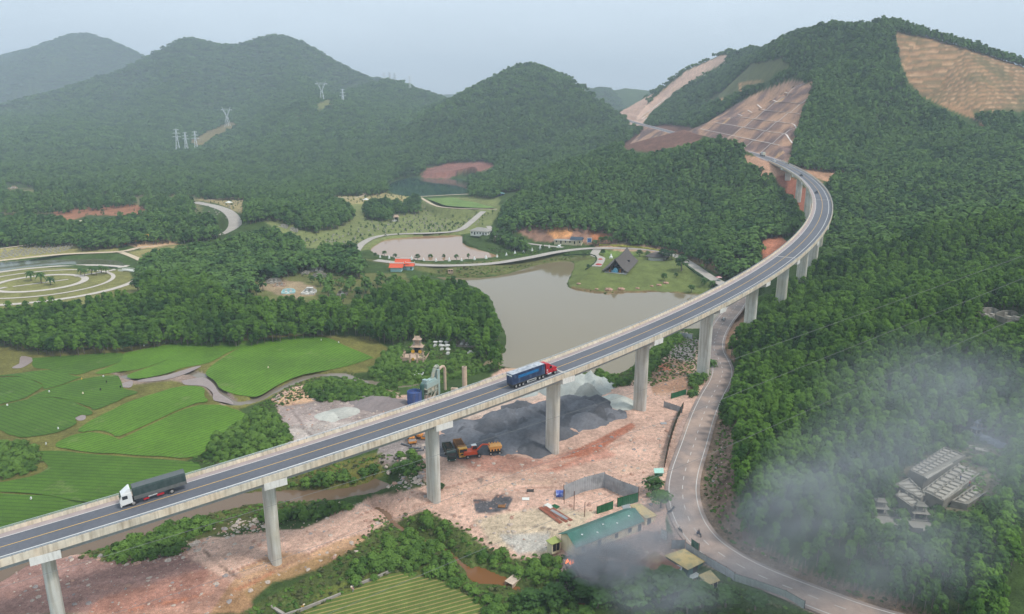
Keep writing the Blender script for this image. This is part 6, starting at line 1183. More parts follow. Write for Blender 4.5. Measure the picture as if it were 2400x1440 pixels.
panels([(1399, 1208), (1437, 1194)], 2.3, GRNF, "sheet_wall", "green corrugated screen just behind the long green roof", "wall", z=z0)
for i, (u, v) in enumerate(((1322, 1184), (1345, 1197), (1370, 1214))): a = P(u, v, z0); tag(MB().bx(a[0]-.08, a[0]+.08, a[1]-.08, a[1]+.08, z0-.4, z0+(4.3, 5.2, 4.2)[i]).build("steel_post", RPOST), ("rusty post at the open left corner of the enclosure", "rusty post standing free in front of the enclosure's left wall", "thin rusty post nearest the green roof")[i], "post", "enclosure posts")
panels([(1600, 960), (1588, 983), (1575, 1020), (1565, 1058), (1557, 1096)], 2.1, M("dark_green_mesh", rgb(40, 66, 50), .8, var=.15, scale=1), "yard_fence", "long dark green fence along the right edge of the dirt yard", rails=False)
panels([(1555, 955), (1598, 970)], 2.0, GRYF, "yard_gate", "grey framed gate panel at the top of the yard fence", "gate"); panels([(1573, 936), (1608, 926)], 1.9, GRNF, "yard_gate", "green sheet gate panel near the palms by the pier", "gate"); panels([(1590, 790), (1607, 792), (1622, 795)], 2.0, GRYF, "yard_gate", "blue-grey gate panels behind the pier by the lake", "gate")
panels([(1548, 1262), (1562, 1268)], 2.2, WALLW, "yard_gate", "white braced gate leaf standing open by the lone motorcycle", "gate"); panels([(1573, 1290), (1604, 1290)], 2.2, GRYF, "yard_gate", "grey braced gate by the tan roofed shed", "gate"); panels([(1619, 1284), (1637, 1298)], 2.2, GRNF, "notice_board", "dark green board facing the road beside the gate", "board")
panels([(1606, 1290), (1650, 1322), (1700, 1350), (1720, 1362)], 1.9, GRYF, "road_fence", "grey sheet fence beside the road behind the tan roofed shed"); panels([(1720, 1362), (1770, 1378), (1840, 1404), (1884, 1428)], 1.7, M("pale_fence_mesh", rgb(140, 146, 140), .8), "road_fence", "pale mesh fence with dark posts along the lower road bend", postm=CHAS, step=4)
# sheet pile, tarpaulin, planks
a = hit(1290, 1210); th = dirpx(1262, 1182, 1312, 1218)
for i, (dx, dy, l, w_, mt, lb) in enumerate([(0, 0, 8.5, 1.0, M("rust_sheet", rgb(150, 92, 72), .8, var=.2, scale=1.5), "long rust-red roofing sheet, front of the sheet pile"), (.5, 1.2, 8.5, .9, M("rust_sheet", (0, 0, 0)), "long rust-red roofing sheet, middle of the pile"), (1.5, 2.3, 7., .9, M("rust_sheet", (0, 0, 0)), "shorter rust-red roofing sheet, back of the pile"), (1.2, 1.7, 5.5, .8, GRYF, "pale blue-grey roofing sheet lying across the rust-red ones"), (-3.6, 2.2, 2.2, 1.4, WALLW, "white sheet at the left end of the sheet pile"), (-2.4, 3.4, 1.8, 1.2, GRNF, "small green sheet behind the sheet pile")]):
    o = MB(); 
    for k in range(6): o.box((0, -w_/2+w_*(k+.5)/6, .22+.05*(k % 2)+.06*(i % 4)), (l, w_/6, .04))
    o = o.build("roofing_sheet", mt); o.location = (a[0]+dx*math.cos(th)-dy*math.sin(th), a[1]+dx*math.sin(th)+dy*math.cos(th), a[2]); o.rotation_euler = (0, 0, th+.04*i); tag(o, lb, "metal sheet", "roofing sheets on the ground")
a = hit(1313, 1160); m = MB(); m.loft([[(x, y, .9+.25*math.sin(x*3+y*4)*(1-abs(y)/1.6)-.5*abs(y)/1.6) for y in np.linspace(-1.4, 1.4, 7)]+[(x, y, 0) for y in (1.4, -1.4)] for x in np.linspace(-1.1, 1.1, 7)]); o = m.build("tarpaulin", M("blue_tarpaulin", rgb(74, 92, 170), .6, tint=rgb(190, 200, 220), tamt=.6, tscale=1.5)); o.location = (a[0], a[1], a[2]); tag(o, "crumpled blue tarpaulin bundle outside the enclosure's left wall", "tarpaulin")
a = hit(1202, 1364); m = MB()
for k in range(5): m.box((-1.2+.6*k, 0, .5), (.55, 2.2, .1))
m.bx(-1.5, 1.5, -1., -.85, -.6, .45).bx(-1.5, 1.5, .85, 1., -.6, .45); o = m.build("plank_footbridge", M("grey_plank", rgb(196, 176, 156), .9, var=.15)); o.location = a; o.rotation_euler = (0, 0, .9); tag(o, "small plank platform over the brown brook among the bushes", "footbridge")
for (u, v, lb) in ((1232, 1172, "pale board lying flat on the sandy ground"), (1176, 1190, "small red-brown board beside the dark spill"), (1555, 995, "blue-grey slab lying near the fence bend"), (1243, 1153, "tangle of dark timber lying above the sheet pile")):
    a = hit(u, v); o = MB().box((0, 0, .12), (1.8, 1.2, .12)).box((.4, .3, .2), (1.2, .2, .1), .5).build("board", WALLW if u in (1232,) else RUST if u < 1200 else GRYF if u > 1500 else CHAS); o.location = a; tag(o, lb, "board")
# burning rubbish heap
heap("rubbish_heap", [(1335, 1335, 3.2, 1.1), (1350, 1350, 3.6, 1.0), (1325, 1318, 2.2, .7), (1370, 1365, 3, .8)], M("ashy_rubbish", rgb(72, 64, 60), .95, var=.5, scale=3, tint=rgb(170, 150, 140), tamt=.9, tscale=1.6), "smouldering ashy rubbish heap at the root of the smoke", "rubbish", None)
a = hit(1335, 1330); m = MB(); random.seed(5)
for k in range(14): x, y = random.uniform(-.8, .8), random.uniform(-.6, .6); m.lathe((x, y, .6), [(.16, 0), (.2, .2), (.1, .5), (.01, .8+random.random()*.4)], 5)
o = m.build("flames", M("flame", rgb(255, 120, 40), .9, var=0, emit=((1, .25, .05), 1.4))); o.location = a; tag(o, "small orange flames licking on the rubbish heap", "flames")
gr_ = [RKS[0], RKS[2]]; rp = scatter(84, 200, .7, [PG("1310,1325 1340,1310 1400,1350 1400,1375 1340,1370")], [], .2, jit=.6); gn_scatter("litter", rp, np.full((len(rp), 3), .16)*RNG.uniform(.5, 1.8, (len(rp), 1)), RNG.uniform(0, 6, len(rp)), [rock_mesh(11, WHT), rock_mesh(12, ORG), rock_mesh(13, CHAS), rock_mesh(14, GRYC), rock_mesh(15, CHAS)])
# ================================================================ ASPHALT PLANT BEHIND THE VIADUCT
a = hit(972, 948); T = empty("storage_tank", (a[0], a[1], a[2]-.2), 0, "open topped round blue steel tank behind the viaduct rail", "tank"); m = MB(); n = 24
m.lathe((0, 0, 0), [(2.35, 0), (2.35, 1.9), (2.42, 1.95), (2.35, 2.0), (2.35, 4.6), (2.42, 4.65), (2.42, 4.8), (2.25, 4.8), (2.2, 3.9), (.01, 3.85)], n); BLT = M("tank_blue", rgb(58, 84, 138), .6, var=.1, scale=1, streak=(rgb(110, 104, 104), (1.5, 1.5, .15), .4)); part(m, "shell", BLT, T)
for k in range(8): t = k*.785; m2 = MB().bx(-.06, .06, -.06, .06, 0, 4.7); o = part(m2, "rib", BLT, T); o.location = (2.42*math.cos(t), 2.42*math.sin(t), 0)
PG_ = M("plant_grey_green", rgb(150, 156, 142), .7, var=.15, scale=1, tint=rgb(186, 170, 146), tamt=.7, tscale=.5); PGD = M("plant_dark_green", rgb(52, 86, 76), .6, var=.1); DUCT = M("duct_tan", rgb(190, 168, 146), .7, var=.12, scale=1); PBG = M("plant_pale_blue", rgb(150, 170, 166), .6, var=.1)
a = hit(1030, 922); b = hit(995, 940); th = math.atan2(a[1]-b[1], a[0]-b[0]); T = empty("asphalt_plant", (b[0], b[1], min(a[2], b[2])), th, "dusty grey-green asphalt plant with hoppers, tower and ducts behind the viaduct", "plant")
part(MB().cyl((-1.2, 0, 0), (-1.2, 0, 5.8), .75, .75, 14).sphere((-1.2, 0, 6.0), .7, 12, 6), "green_silo", PGD, T); m = MB().bx(0, 6.0, -1.3, 1.3, 4.6, 6.3); m.bx(.3, 5.7, -.9, .9, 6.3, 6.8).bx(.2, 1.5, -1.0, 1.0, 6.3, 7.4); part(m, "mixer_housing", PBG, T)
m = MB(); m.prism([(0, 4.4), (6.2, 4.4), (5.4, 3.0), (.8, 3.0)], -1.2, 1.2); m.bx(-.8, 6.6, -1.5, 1.5, 4.4, 4.55).bx(-.4, 6.8, -1.4, 1.4, 2.8, 2.95); part(m, "hopper", PG_, T)
m = MB()
for x in (.2, 2.2, 4.2, 6.2): 
    for y in (-1.3, 1.3): m.bx(x-.1, x+.1, y-.1, y+.1, -.5, 4.4)
m.cyl((.2, -1.3, .5), (4.2, -1.3, 3), .07, .07, 4).cyl((4.2, -1.3, .3), (6.2, -1.3, 3), .07, .07, 4).cyl((2, -1.6, 0), (5, -1.6, 2.8), .25, .25, 4); part(m, "support_frame", PG_, T)
part(MB().bx(6.6, 7.9, -.9, .9, -.5, 9.2), "elevator_tower", PBG, T); m = MB().bx(6.2, 6.5, -1.0, -.8, 0, 9)
for k in range(18): m.bx(7.95, 8.6, -.35, .35, .4+k*.5, .46+k*.5)
m.bx(7.95, 8.02, -.4, -.33, 0, 9.3).bx(8.55, 8.62, -.4, -.33, 0, 9.3); part(m, "ladder", PG_, T)
m = MB(); pts = [(4.6, 0, 6.6), (5.3, 0, 8.3), (6.2, 0, 9.9), (7.2, 0, 10.4), (8.0, 0, 10.0), (8.3, 0, 9.3)]; [m.cyl(p_, q, .62, .62, 10) for p_, q in zip(pts[:-1], pts[1:])]; part(m, "top_duct", PG_, T)
m = MB(); pts = [(8.0, 0, 8.6), (9.3, 0, 9.0), (10.6, 0, 9.2), (11.5, 0, 8.9), (12.1, 0, 8.1), (12.2, 0, 6.6), (12.2, 0, -.3)]; [m.cyl(p_, q, .5, .5, 12) for p_, q in zip(pts[:-1], pts[1:])]; [m.sphere(p_, .5, 10, 6) for p_ in pts[1:-1]]; part(m, "exhaust_duct", DUCT, T)
a = hit(1089, 910); T = empty("chimney", (a[0], a[1], a[2]-.3), 0, "square tan concrete chimney with a dark open top by the creek", "chimney"); part(MB().lathe((0, 0, 0), [(.9, 0), (.88, 8.4), (.66, 8.4), (.64, 7.6), (.01, 7.6)], 12), "stack", DUCT, T); part(MB().cyl((0, 0, 8.0), (0, 0, 8.1), .62, .62, 12), "flue_opening", DARKO, T)
a = hit(1065, 918); tag(MB().bx(-1.2, 1.2, -.6, .6, 0, 1.2).cyl((-.9, -.3, 1.4), (1.4, -.3, .7), .3, .3, 8).build("pump_unit", DUCT), "tan pump unit lying between the exhaust duct and the chimney", "machine").location = a
a = hit(978, 884); o = MB()
for k in range(6): o.bx(-1.6, 1.6, -1.3+k*.5, -1.05+k*.5, .35, .5)
o.bx(-1.75, -1.55, -1.5, 1.6, .2, .6).bx(1.55, 1.75, -1.5, 1.6, .2, .6).cyl((-1.65, 1.6, 0), (-1.65, 1.6, 1.1), .22, .22, 8).cyl((1.65, 1.6, 0), (1.65, 1.6, 1.1), .22, .22, 8); o = o.build("slatted_landing", WALLW); o.location = (a[0], a[1], a[2]+.2); o.rotation_euler = (.0, 0, -.5); tag(o, "pale slatted landing stage with two bollards on the creek bank", "landing stage")
# ================================================================ TOMBS, SHRINES, HALLS
STN = M("weathered_tomb_stone", rgb(140, 134, 122), .9, var=.14, scale=1.2, tint=rgb(104, 104, 94), tamt=.6, tscale=.6); STL = M("light_tomb_stone", rgb(160, 154, 142), .9, var=.1, scale=1.5, tint=rgb(130, 126, 116), tamt=.5, tscale=1); PKS = M("pinkish_shrine_stone", rgb(190, 162, 140), .9, var=.1, scale=1.5, tint=rgb(130, 120, 106), tamt=.5, tscale=.8); GLD = M("golden_disc", rgb(206, 160, 50), .6); BLS = M("blue_grey_stone", rgb(122, 130, 136), .9, var=.1)
_h = hit(2200, 1140); zt = _h[2]; print("tomb ground", _h)
TC = empty("tomb_complex", (_h[0], _h[1], zt), 0, "large grey family tomb complex on three concrete terraces in the woods", "tomb")
def terrace(px, dz, nm="terrace", depth=5, mat=STN):
    pts = [Vector(P(a, b, zt+dz))-TC.location for a, b in px]; m = MB(); n = len(pts); m.add([tuple(p-Vector((0, 0, depth))) for p in pts]+[tuple(p) for p in pts], [tuple(range(n-1, -1, -1)), tuple(range(n, 2*n))]+[(i, (i+1) % n, n+(i+1) % n, n+i) for i in range(n)])
    for i in range(n):   # parapet kerb
        a, b = pts[i], pts[(i+1) % n]; d_ = (b-a).normalized(); q = Vector((-d_.y, d_.x, 0))*.3; m.add([tuple(a), tuple(b), tuple(b+q), tuple(a+q)]+[tuple(v+Vector((0, 0, .35))) for v in (a, b, b+q, a+q)], [(4, 5, 6, 7), (0, 1, 5, 4), (2, 3, 7, 6), (1, 2, 6, 5), (3, 0, 4, 7)])
    return part(m, nm, mat, TC), pts
_gm = MB().bx(-.5, .5, -.5, .5, 0, .16).bx(-.42, .42, -.44, .44, .16, .3).bx(-.3, .3, .4, .48, .16, .75); _go = _gm.build("grave_slab", STL); _gme = _go.data; bpy.data.objects.remove(_go)
def graves(pts, u0, u1, v0, v1, nu, nv, nm="grave", L_=2.0, W_=1.0):
    a, b, c, d_ = pts[:4]; f = lambda u, v: (a*(1-u)+b*u)*(1-v)+(d_*(1-u)+c*u)*v
    for i in range(nu):
        for j in range(nv):
            u = u0+(u1-u0)*(i+.5)/nu; v = v0+(v1-v0)*(j+.5)/nv; p = f(u, v); e = f(u+.01, v)-p; g_ = f(u, v+.01)-p; o = bpy.data.objects.new(nm, _gme); COL.objects.link(o); o.parent = TC; o.location = p
            o.rotation_euler = (0, 0, math.atan2(e.y, e.x)); o.scale = (e.length*100*(u1-u0)/nu*.74, g_.length*100*(v1-v0)/nv*.84, 1)
_, q = terrace([(2131, 1104), (2166, 1121), (2263, 1070), (2213, 1050)], 2.6); q = [q[1], q[2], q[3], q[0]]; graves(q, .03, .97, .22, .97, 10, 2)
_, q = terrace([(2160, 1152), (2211, 1178), (2308, 1104), (2262, 1077)], 1.3); q = [q[1], q[2], q[3], q[0]]; graves(q, .04, .96, .1, .55, 11, 1); graves(q, .04, .96, .58, .95, 9, 1)
_, q = terrace([(2229, 1177), (2268, 1186), (2343, 1136), (2314, 1118)], .5); q = [q[1], q[2], q[3], q[0]]; graves(q, .05, .95, .25, .85, 8, 1)
_, q = terrace([(2096, 1138), (2157, 1172), (2166, 1160), (2131, 1122)], 1.0); graves(q, .05, .95, .1, .9, 4, 1)
_, q = terrace([(2100, 1165), (2140, 1194), (2157, 1180), (2110, 1148)], .4); graves(q, .05, .95, .15, .9, 3, 1)
def slab(px, z0, z1, mat, nm): 
    pts = [Vector(P(a, b, zt+z1))-TC.location for a, b in px]; m = MB(); m.add([tuple(p-Vector((0, 0, z1-z0))) for p in pts]+[tuple(p) for p in pts], [(3, 2, 1, 0), (4, 5, 6, 7), (0, 1, 5, 4), (1, 2, 6, 5), (2, 3, 7, 6), (3, 0, 4, 7)]); return part(m, nm, mat, TC)
slab([(2166, 1118), (2174, 1122), (2235, 1086), (2226, 1082)], 2.6, 2.9, STL, "altar_bench"); slab([(2206, 1168), (2215, 1172), (2255, 1144), (2246, 1140)], 1.3, 1.6, STL, "altar_bench")
def pavilion(px, py, w_, h_, rz, mat, name, label, cat="shrine", tiers=2, z=None, court=0, roofm=None, group=None):
    a = hit(px, py) if z is None else P(px, py, z); T = empty(name, a, rz, label, cat, group); roofm = roofm or mat; m = MB().bx(-w_/2, w_/2, -w_*.35, w_*.35, -.8, .35); part(m, "base", mat, T)
    z0 = .35; ww = w_*.8
    for t in range(tiers):
        hh = h_/tiers*(.62 if t == 0 else .5); m = MB()
        for sx in (-1, 1):
            for sy in (-1, 1): m.cyl((sx*ww*.42, sy*ww*.28, z0), (sx*ww*.42, sy*ww*.28, z0+hh), .07*w_*.6, .07*w_*.6, 8)
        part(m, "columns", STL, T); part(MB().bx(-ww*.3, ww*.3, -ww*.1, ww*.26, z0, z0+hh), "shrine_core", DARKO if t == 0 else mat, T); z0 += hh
        m = MB(); e = ww*.62; r_ = h_/tiers*.38; m.loft([[(-e, -e*.7, z0+.12), (e, -e*.7, z0+.12), (e, e*.7, z0+.12), (-e, e*.7, z0+.12)], [(-e*.96, -e*.62, z0), (e*.96, -e*.62, z0), (e*.96, e*.62, z0), (-e*.96, e*.62, z0)], [(-e*.72, -e*.25, z0+r_*.45), (e*.72, -e*.25, z0+r_*.45), (e*.72, e*.25, z0+r_*.45), (-e*.72, e*.25, z0+r_*.45)], [(-e*.62, -.04, z0+r_), (e*.62, -.04, z0+r_), (e*.62, .04, z0+r_), (-e*.62, .04, z0+r_)]])
        for sx in (-1, 1): m.prism([(sx*e*.6, z0+r_), (sx*e*.75, z0+r_*1.45), (sx*e*.5, z0+r_*1.05)], -.08, .08); m.prism([(sx*e*.95, z0), (sx*e*1.1, z0+.35), (sx*e*.85, z0+.1)], -e*.66, -e*.6)
        part(m, "roof", roofm, T); z0 += r_*.6; ww *= .68
    if court:
        m = MB(); c = court; m.bx(-c, c, -c*1.6, -w_*.35, -.9, .12).bx(-c, -c+.2, -c*1.6, 0, 0, .8).bx(c-.2, c, -c*1.6, 0, 0, .8).bx(-c, -c*.3, -c*1.6, -c*1.6+.2, 0, .7).bx(c*.3, c, -c*1.6, -c*1.6+.2, 0, .7); part(m, "forecourt", mat, T)
    return T
SHR = pavilion(979, 829, 5.4, 8.2, -.1, PKS, "ancestral_shrine", "tall two-tiered pinkish shrine with golden discs behind four stone pillars", tiers=2, court=5.2)
for x in (-1.5, 1.5): part(MB().cyl((x, -2.0, 1.3), (x, -2.15, 1.3), .75, .75, 14), "golden_disc", GLD, SHR)
part(MB().cyl((0, -8.4, .2), (0, -8.6, .2), .6, .6, 14), "golden_disc", GLD, SHR)
for i, (u, v) in enumerate(((948, 848), (961, 851), (978, 851), (992, 850))):
    a = hit(u, v); T = empty("gate_pillar", a, -.1, ("first stone pillar from the left in front of the shrine, topped by a figure", "second stone pillar from the left in front of the shrine", "third stone pillar from the left in front of the shrine", "rightmost stone pillar in front of the shrine, topped by a figure")[i], "pillar", "shrine pillars"); part(MB().bx(-.35, .35, -.35, .35, -.5, .4).bx(-.26, .26, -.26, .26, .4, 3.2).bx(-.36, .36, -.36, .36, 3.2, 3.5), "shaft", PKS, T)
    if i in (0, 3): part(MB().lathe((0, 0, 3.5), [(.28, 0), (.14, .3), (.26, .6), (.1, .9), (.18, 1.1), (.03, 1.4)], 8), "finial", PKS, T)
    else: part(MB().lathe((0, 0, 3.5), [(.3, 0), (.2, .2), (.03, .45)], 8), "finial", PKS, T)
THR = M("white_tomb", rgb(206, 204, 196), .85, var=.08, tint=rgb(160, 156, 148), tamt=.5, tscale=1)
for i, (u, v, lb) in enumerate(((1020, 812, "white roofed altar tomb, left of the three in the back row"), (1033, 812, "white roofed altar tomb, middle of the three in the back row"), (1046, 812, "white roofed altar tomb, right of the three in the back row"), (1036, 820, "white altar tomb in the second row behind the dark bush"), (1049, 820, "white altar tomb at the right of the second row"), (1050, 830, "lowest white altar tomb beside the dark bush"))):
    a = hit(u, v); T = empty("altar_tomb", a, -.08, lb, "tomb", "white altar tombs"); part(MB().bx(-.7, .7, -1.1, .9, -.5, .45).bx(-.55, .55, -.9, .1, .45, .75), "base", THR, T); part(MB().bx(-.5, -.35, .3, .45, .45, 1.7).bx(.35, .5, .3, .45, .45, 1.7).bx(-.3, .3, .4, .6, .45, 1.6), "stele", THR, T); part(MB().box((0, .45, 1.85), (1.9, 1.3, .3), 0, .3, .3), "canopy", THR, T)
def tomb(px, py, w_, d_, rz, mat, label, style=0, z=None):
    a = hit(px, py); T = empty("walled_tomb", a, rz, label, "tomb", "family tombs"); m = MB().bx(-w_/2, w_/2, -d_/2, d_/2, -1.2, .2); part(m, "platform", mat, T)
    m = MB().bx(-w_/2, -w_/2+.25, -d_/2, d_/2, .2, .9).bx(w_/2-.25, w_/2, -d_/2, d_/2, .2, .9).bx(-w_/2, -w_*.15, -d_/2, -d_/2+.25, .2, .8).bx(w_*.15, w_/2, -d_/2, -d_/2+.25, .2, .8)
    n = 9; rings = [[(w_*.5*math.cos(t), d_/2-.15, .2), (w_*.5*math.cos(t), d_/2+.15, .2), (w_*.5*math.cos(t), d_/2+.15, .9+w_*.17*math.sin(t)), (w_*.5*math.cos(t), d_/2-.15, .9+w_*.17*math.sin(t))] for t in np.linspace(0, math.pi, n)]; m.loft(rings); part(m, "enclosure_wall", mat, T)
    for i in range(max(1, int(w_/3))): x = (i-(int(w_/3)-1)/2)*2.4 if int(w_/3) > 1 else 0; part(MB().bx(x-.8, x+.8, -d_*.25, d_*.22, .2, .6).bx(x-.6, x+.6, -d_*.2, d_*.17, .6, .9).bx(x-.5, x+.5, d_*.26, d_*.32, .2, 1.9), "grave", STL if style == 0 else THR, T)
    if style == 2: part(MB().box((0, d_*.35, 2.7), (w_*.55, 1.6, .35), 0, .4, .4).bx(-w_*.2, -w_*.2+.2, d_*.3, d_*.3+.2, .2, 2.6).bx(w_*.2-.2, w_*.2, d_*.3, d_*.3+.2, .2, 2.6), "canopy", mat, T)
    return T
for v in [(1097,808,9,8,-.15,STN,"square grey tomb with white slabs in the trees near the lake shore",1),(1050,797,5,4,-.1,STN,"low arched grey tomb above the white altar tombs",0),(1103,833,2.4,1.6,.2,THR,"small white tomb lying in bushes below the square grey tomb",1),
 (724,688,7,6,0,THR,"ornate white tomb with a canopy standing alone in the clearing",2),(676,687,7,4,.2,PBLU,"turquoise and white tomb in the clearing left of the ornate white one",1),(641,664,8,6,.1,STN,"grey walled tomb at the left of the clearing",0),(655,672,6,4,.1,PKS,"low pinkish tomb behind the turquoise one",0),(742,637,9,5,.1,STL,"wide pale tomb among trees above the clearing",1),(716,643,4,4,0,STL,"small pale tomb left of the wide one above the clearing",0),(749,650,8,4,.2,STN,"grey curved tomb below the wide pale one",0),(700,629,6,3,.2,STN,"low grey tomb half hidden under the tall trees",0),(802,692,5,6,.1,STN,"dark grey tomb at the right edge of the clearing",2),
 (664,533,7,4,.1,STL,"pale tomb at the foot of the wooded hillock",0),(686,542,8,4,.1,STL,"long pale tomb right of the one at the hillock foot",0),(911,508,5,4,0,STL,"small pale tomb left of the brown roofed tomb gate",0),(365,493,7,5,.8,STL,"tilted pale tomb left of the cemetery road trees",0),(406,498,8,6,.3,STL,"pale tomb in the trees inside the road bend",1),(446,490,9,6,.2,STN,"grey tomb nearest the road bend",0),(250,481,10,5,.1,STN,"grey tombs row end behind the earth bank",0),(32,564,7,6,.1,STN,"grey tomb at the left edge above the sandy path",0),(203,581,9,5,.2,STL,"pale tomb between the two sandy roads",0),(58,428,14,8,0,STL,"pale hillside tomb group far left",0),(30,442,9,6,0,PKS,"pinkish tomb far left beneath the hillside group",2),(2325,742,9,5,.1,STL,"pale tomb in the clearing at the far right edge, left one",0),(2372,748,8,5,.1,STN,"grey tomb in the clearing at the far right edge, right one",0),(385,478,8,5,0,PKS,"pink tomb by the far treeline left of the road",2),(925,520,4,3,0,THR,"white tomb on the lawn in front of the brown roofed tomb gate",1)]: tomb(*v)
pavilion(929, 519, 6, 6, .2, STL, "tomb_gate", "pale gate house with a brown pyramid roof on the cemetery lawn", tiers=1, roofm=PKS)
pavilion(2288, 1020, 3.0, 4.2, .35, BLS, "tomb_pavilion", "blue-grey two-tiered pavilion above the tomb complex", tiers=2)
pavilion(2152, 1218, 3.6, 4.4, -.15, STN, "tomb_shrine", "grey shrine with scroll ornaments below the tomb complex", tiers=2, court=3.2); pavilion(2060, 1205, 3.4, 4.0, -.15, STN, "tomb_shrine", "stone shrine with paved forecourt left of the scroll-ornamented one", tiers=2, court=3.4)
pavilion(63, 560, 4, 5, 0, PKS, "shrine", "small red-brown roofed shrine behind a white wall at far left", tiers=1, roofm=REDT)
for i, (u, v, lb) in enumerate(((2310, 1032, "blue-grey stone grave right beside the pavilion"), (2328, 1040, "blue-grey stone grave, middle of the row by the pavilion"), (2345, 1047, "blue-grey stone grave at the far end of the pavilion row"), (2265, 1050, "flat concrete grave bed above the terraces, left"), (2300, 1058, "flat concrete grave bed above the terraces, right"), (2228, 1212, "leaning concrete slab below the terraces"))):
    a = hit(u, v); o = MB().box((0, 0, .1), (2.6, 1.7, 1.2)).box((0, 0, .85 if i < 3 else .75), (2.2, 1.3, .3), 0, .3, .3).build("grave", BLS if i < 3 else STL); o.location = a; o.rotation_euler = (0, 0, -.5); o.scale = (1, 1, 1 if i < 3 else .5); tag(o, lb, "grave", "separate graves near the tomb complex")
a = hit(2148, 1228); person((P(2271, 1142, zt+1.1)), 2.6, 'stand', REDC, BLUC, "person in a red top standing at the foot of the tomb terrace steps"); person((P(2250, 1129, zt+1.6)), 2.4, 'stand', BLUC, BLK, "person in dark blue standing on the middle tomb terrace")
# sweeping roofed hall on the peninsula
zp = max(hit(1440, 645)[2], 1.2); a = P(1415, 639, zp+.4); b = P(1469, 641, zp+.4); rr = P(1492.5, 604, 4.6); fr = P(1468.5, 632, 4.0); ax = math.atan2(rr[1]-fr[1], rr[0]-fr[0])-math.pi/2; W_ = math.dist(a[:2], b[:2]); LL = math.dist(rr[:2], fr[:2]); cx, cy = (a[0]+b[0])/2, (a[1]+b[1])/2; print("hall", W_, LL, ax, zp)
HALL = empty("assembly_hall", (cx, cy, zp), ax, "dark shingled hall with a steep sweeping gable roof on the lake peninsula", "hall"); W_ *= math.cos(ax)*1.02
part(MB().bx(-W_/2, W_/2, 0, LL, -1.5, .4), "platform", WALLW, HALL); prof = lambda t: (W_*.6*(1-t), 1.6+6.2*(t**1.55)); m = MB(); rings = []
for k in range(13):
    y = -1.2+(LL+1.6)*k/12; up = 1.1*(2*k/12-1)**2+ (1.1*k/12); r_ = []
    for s_ in (1, -1):
        tt = np.linspace(0, 1, 8) if s_ > 0 else np.linspace(1, 0, 8)
        for t in tt: x, z = prof(t); r_.append((s_*x, y, z+up*t))
    for s_ in (-1, 1):
        tt = np.linspace(0, 1, 8) if s_ < 0 else np.linspace(1, 0, 8)
        for t in tt: x, z = prof(t); r_.append((s_*x*.97, y, z+up*t-.35))
    rings.append(r_)
m.loft(rings); part(m, "roof", DKTH, HALL)
m = MB()
for y in np.linspace(1.5, LL-1.5, 7):
    for x in (-W_*.42, W_*.42, -W_*.24, W_*.24): m.cyl((x, y, .4), (x, y, 2.6+(1.6 if abs(x) < W_*.3 else 0)), .3, .3, 8)
part(m, "columns", M("brown_column", rgb(120, 84, 66), .8), HALL); part(MB().bx(-W_*.36, W_*.36, LL*.55, LL*.6, .4, 4.6), "interior_shade", DARKO, HALL)  # near-black block paints the shade inside the hall
part(MB().bx(-1.6, 1.2, 1.5, 3.0, .4, 2.4).box((-.2, 2.2, 2.8), (2.2, 1.2, .8), 0, .5, .3).bx(-2.6, -1.9, 1.6, 2.4, .4, 1.5), "blue_altar", M("bright_blue_altar", rgb(70, 170, 206), .6, tint=rgb(210, 230, 235), tamt=.5, tscale=2), HALL); part(MB().cyl((2.6, 2, .4), (2.6, 2, 2.6), .6, .3, 10).cyl((-4.0, 2, .4), (-4.0, 2, 2.3), .5, .3, 10), "flower_stands", M("flower_mix", rgb(196, 150, 70), .8, tint=rgb(180, 60, 70), tamt=1, tscale=3), HALL)
a = hit(1541, 610); RH = empty("thatched_house", (a[0], a[1], a[2]), 0, "low oval house with a dark thatched roof and white wall behind a big tree", "house"); RH.scale = (1.25, .8, 1); part(MB().lathe((0, 0, -1), [(5, 0), (5, 3.6)], 20), "wall", WALLW, RH); part(MB().lathe((0, 0, 2.3), [(6.7, 0), (6.5, .5), (4, 2.1), (2.2, 2.8), (.01, 2.9)], 24), "roof", DKTH, RH)
def hip_house(px, py, w_, d_, h_, r_, rz, wallm, roofm, name, label, cat="house", gable=False, nwin=4, porch=True, ridge=None):
    a = hit(px, py); T = empty(name, a, rz, label, cat); wl = part(MB().bx(-w_/2, w_/2, -d_/2, d_/2, -1, h_), "wall", wallm, T); m = MB(); o = .7; k = 0 if gable else d_*.5
    m.add([(-w_/2-o, -d_/2-o, h_-.1), (w_/2+o, -d_/2-o, h_-.1), (w_/2+o, d_/2+o, h_-.1), (-w_/2-o, d_/2+o, h_-.1), (-w_/2-o*(1 if gable else 0)+k, 0, h_+r_), (w_/2+o*(1 if gable else 0)-k, 0, h_+r_)], [(3, 2, 1, 0), (0, 1, 5, 4), (2, 3, 4, 5), (1, 2, 5), (3, 0, 4)]); rf_ = part(m, "roof", roofm, T)
    if ridge: part(MB().bx(-w_/2-o+k, w_/2+o-k, -.18, .18, h_+r_-.1, h_+r_+.25), "ridge", ridge, rf_)
    for i in range(nwin): x = -w_/2+w_*(i+.5)/nwin; dr = porch and i % 3 == 1; part(MB().bx(x-.5, x+.5, -d_/2-.04, -d_/2+.04, 0 if dr else .9, 2.2), "door" if dr else "window", DARKO, wl)
    for y in (-d_/4, d_/4): part(MB().bx(w_/2-.04, w_/2+.04, y-.5, y+.5, .9, 2.2), "window", DARKO, wl)
    return T
hip_house(1128, 550, 15, 8, 3.2, 2.3, -.45, WALLW, GRTL, "office_house", "white house with a grey hipped roof beside the upper pond", nwin=6)
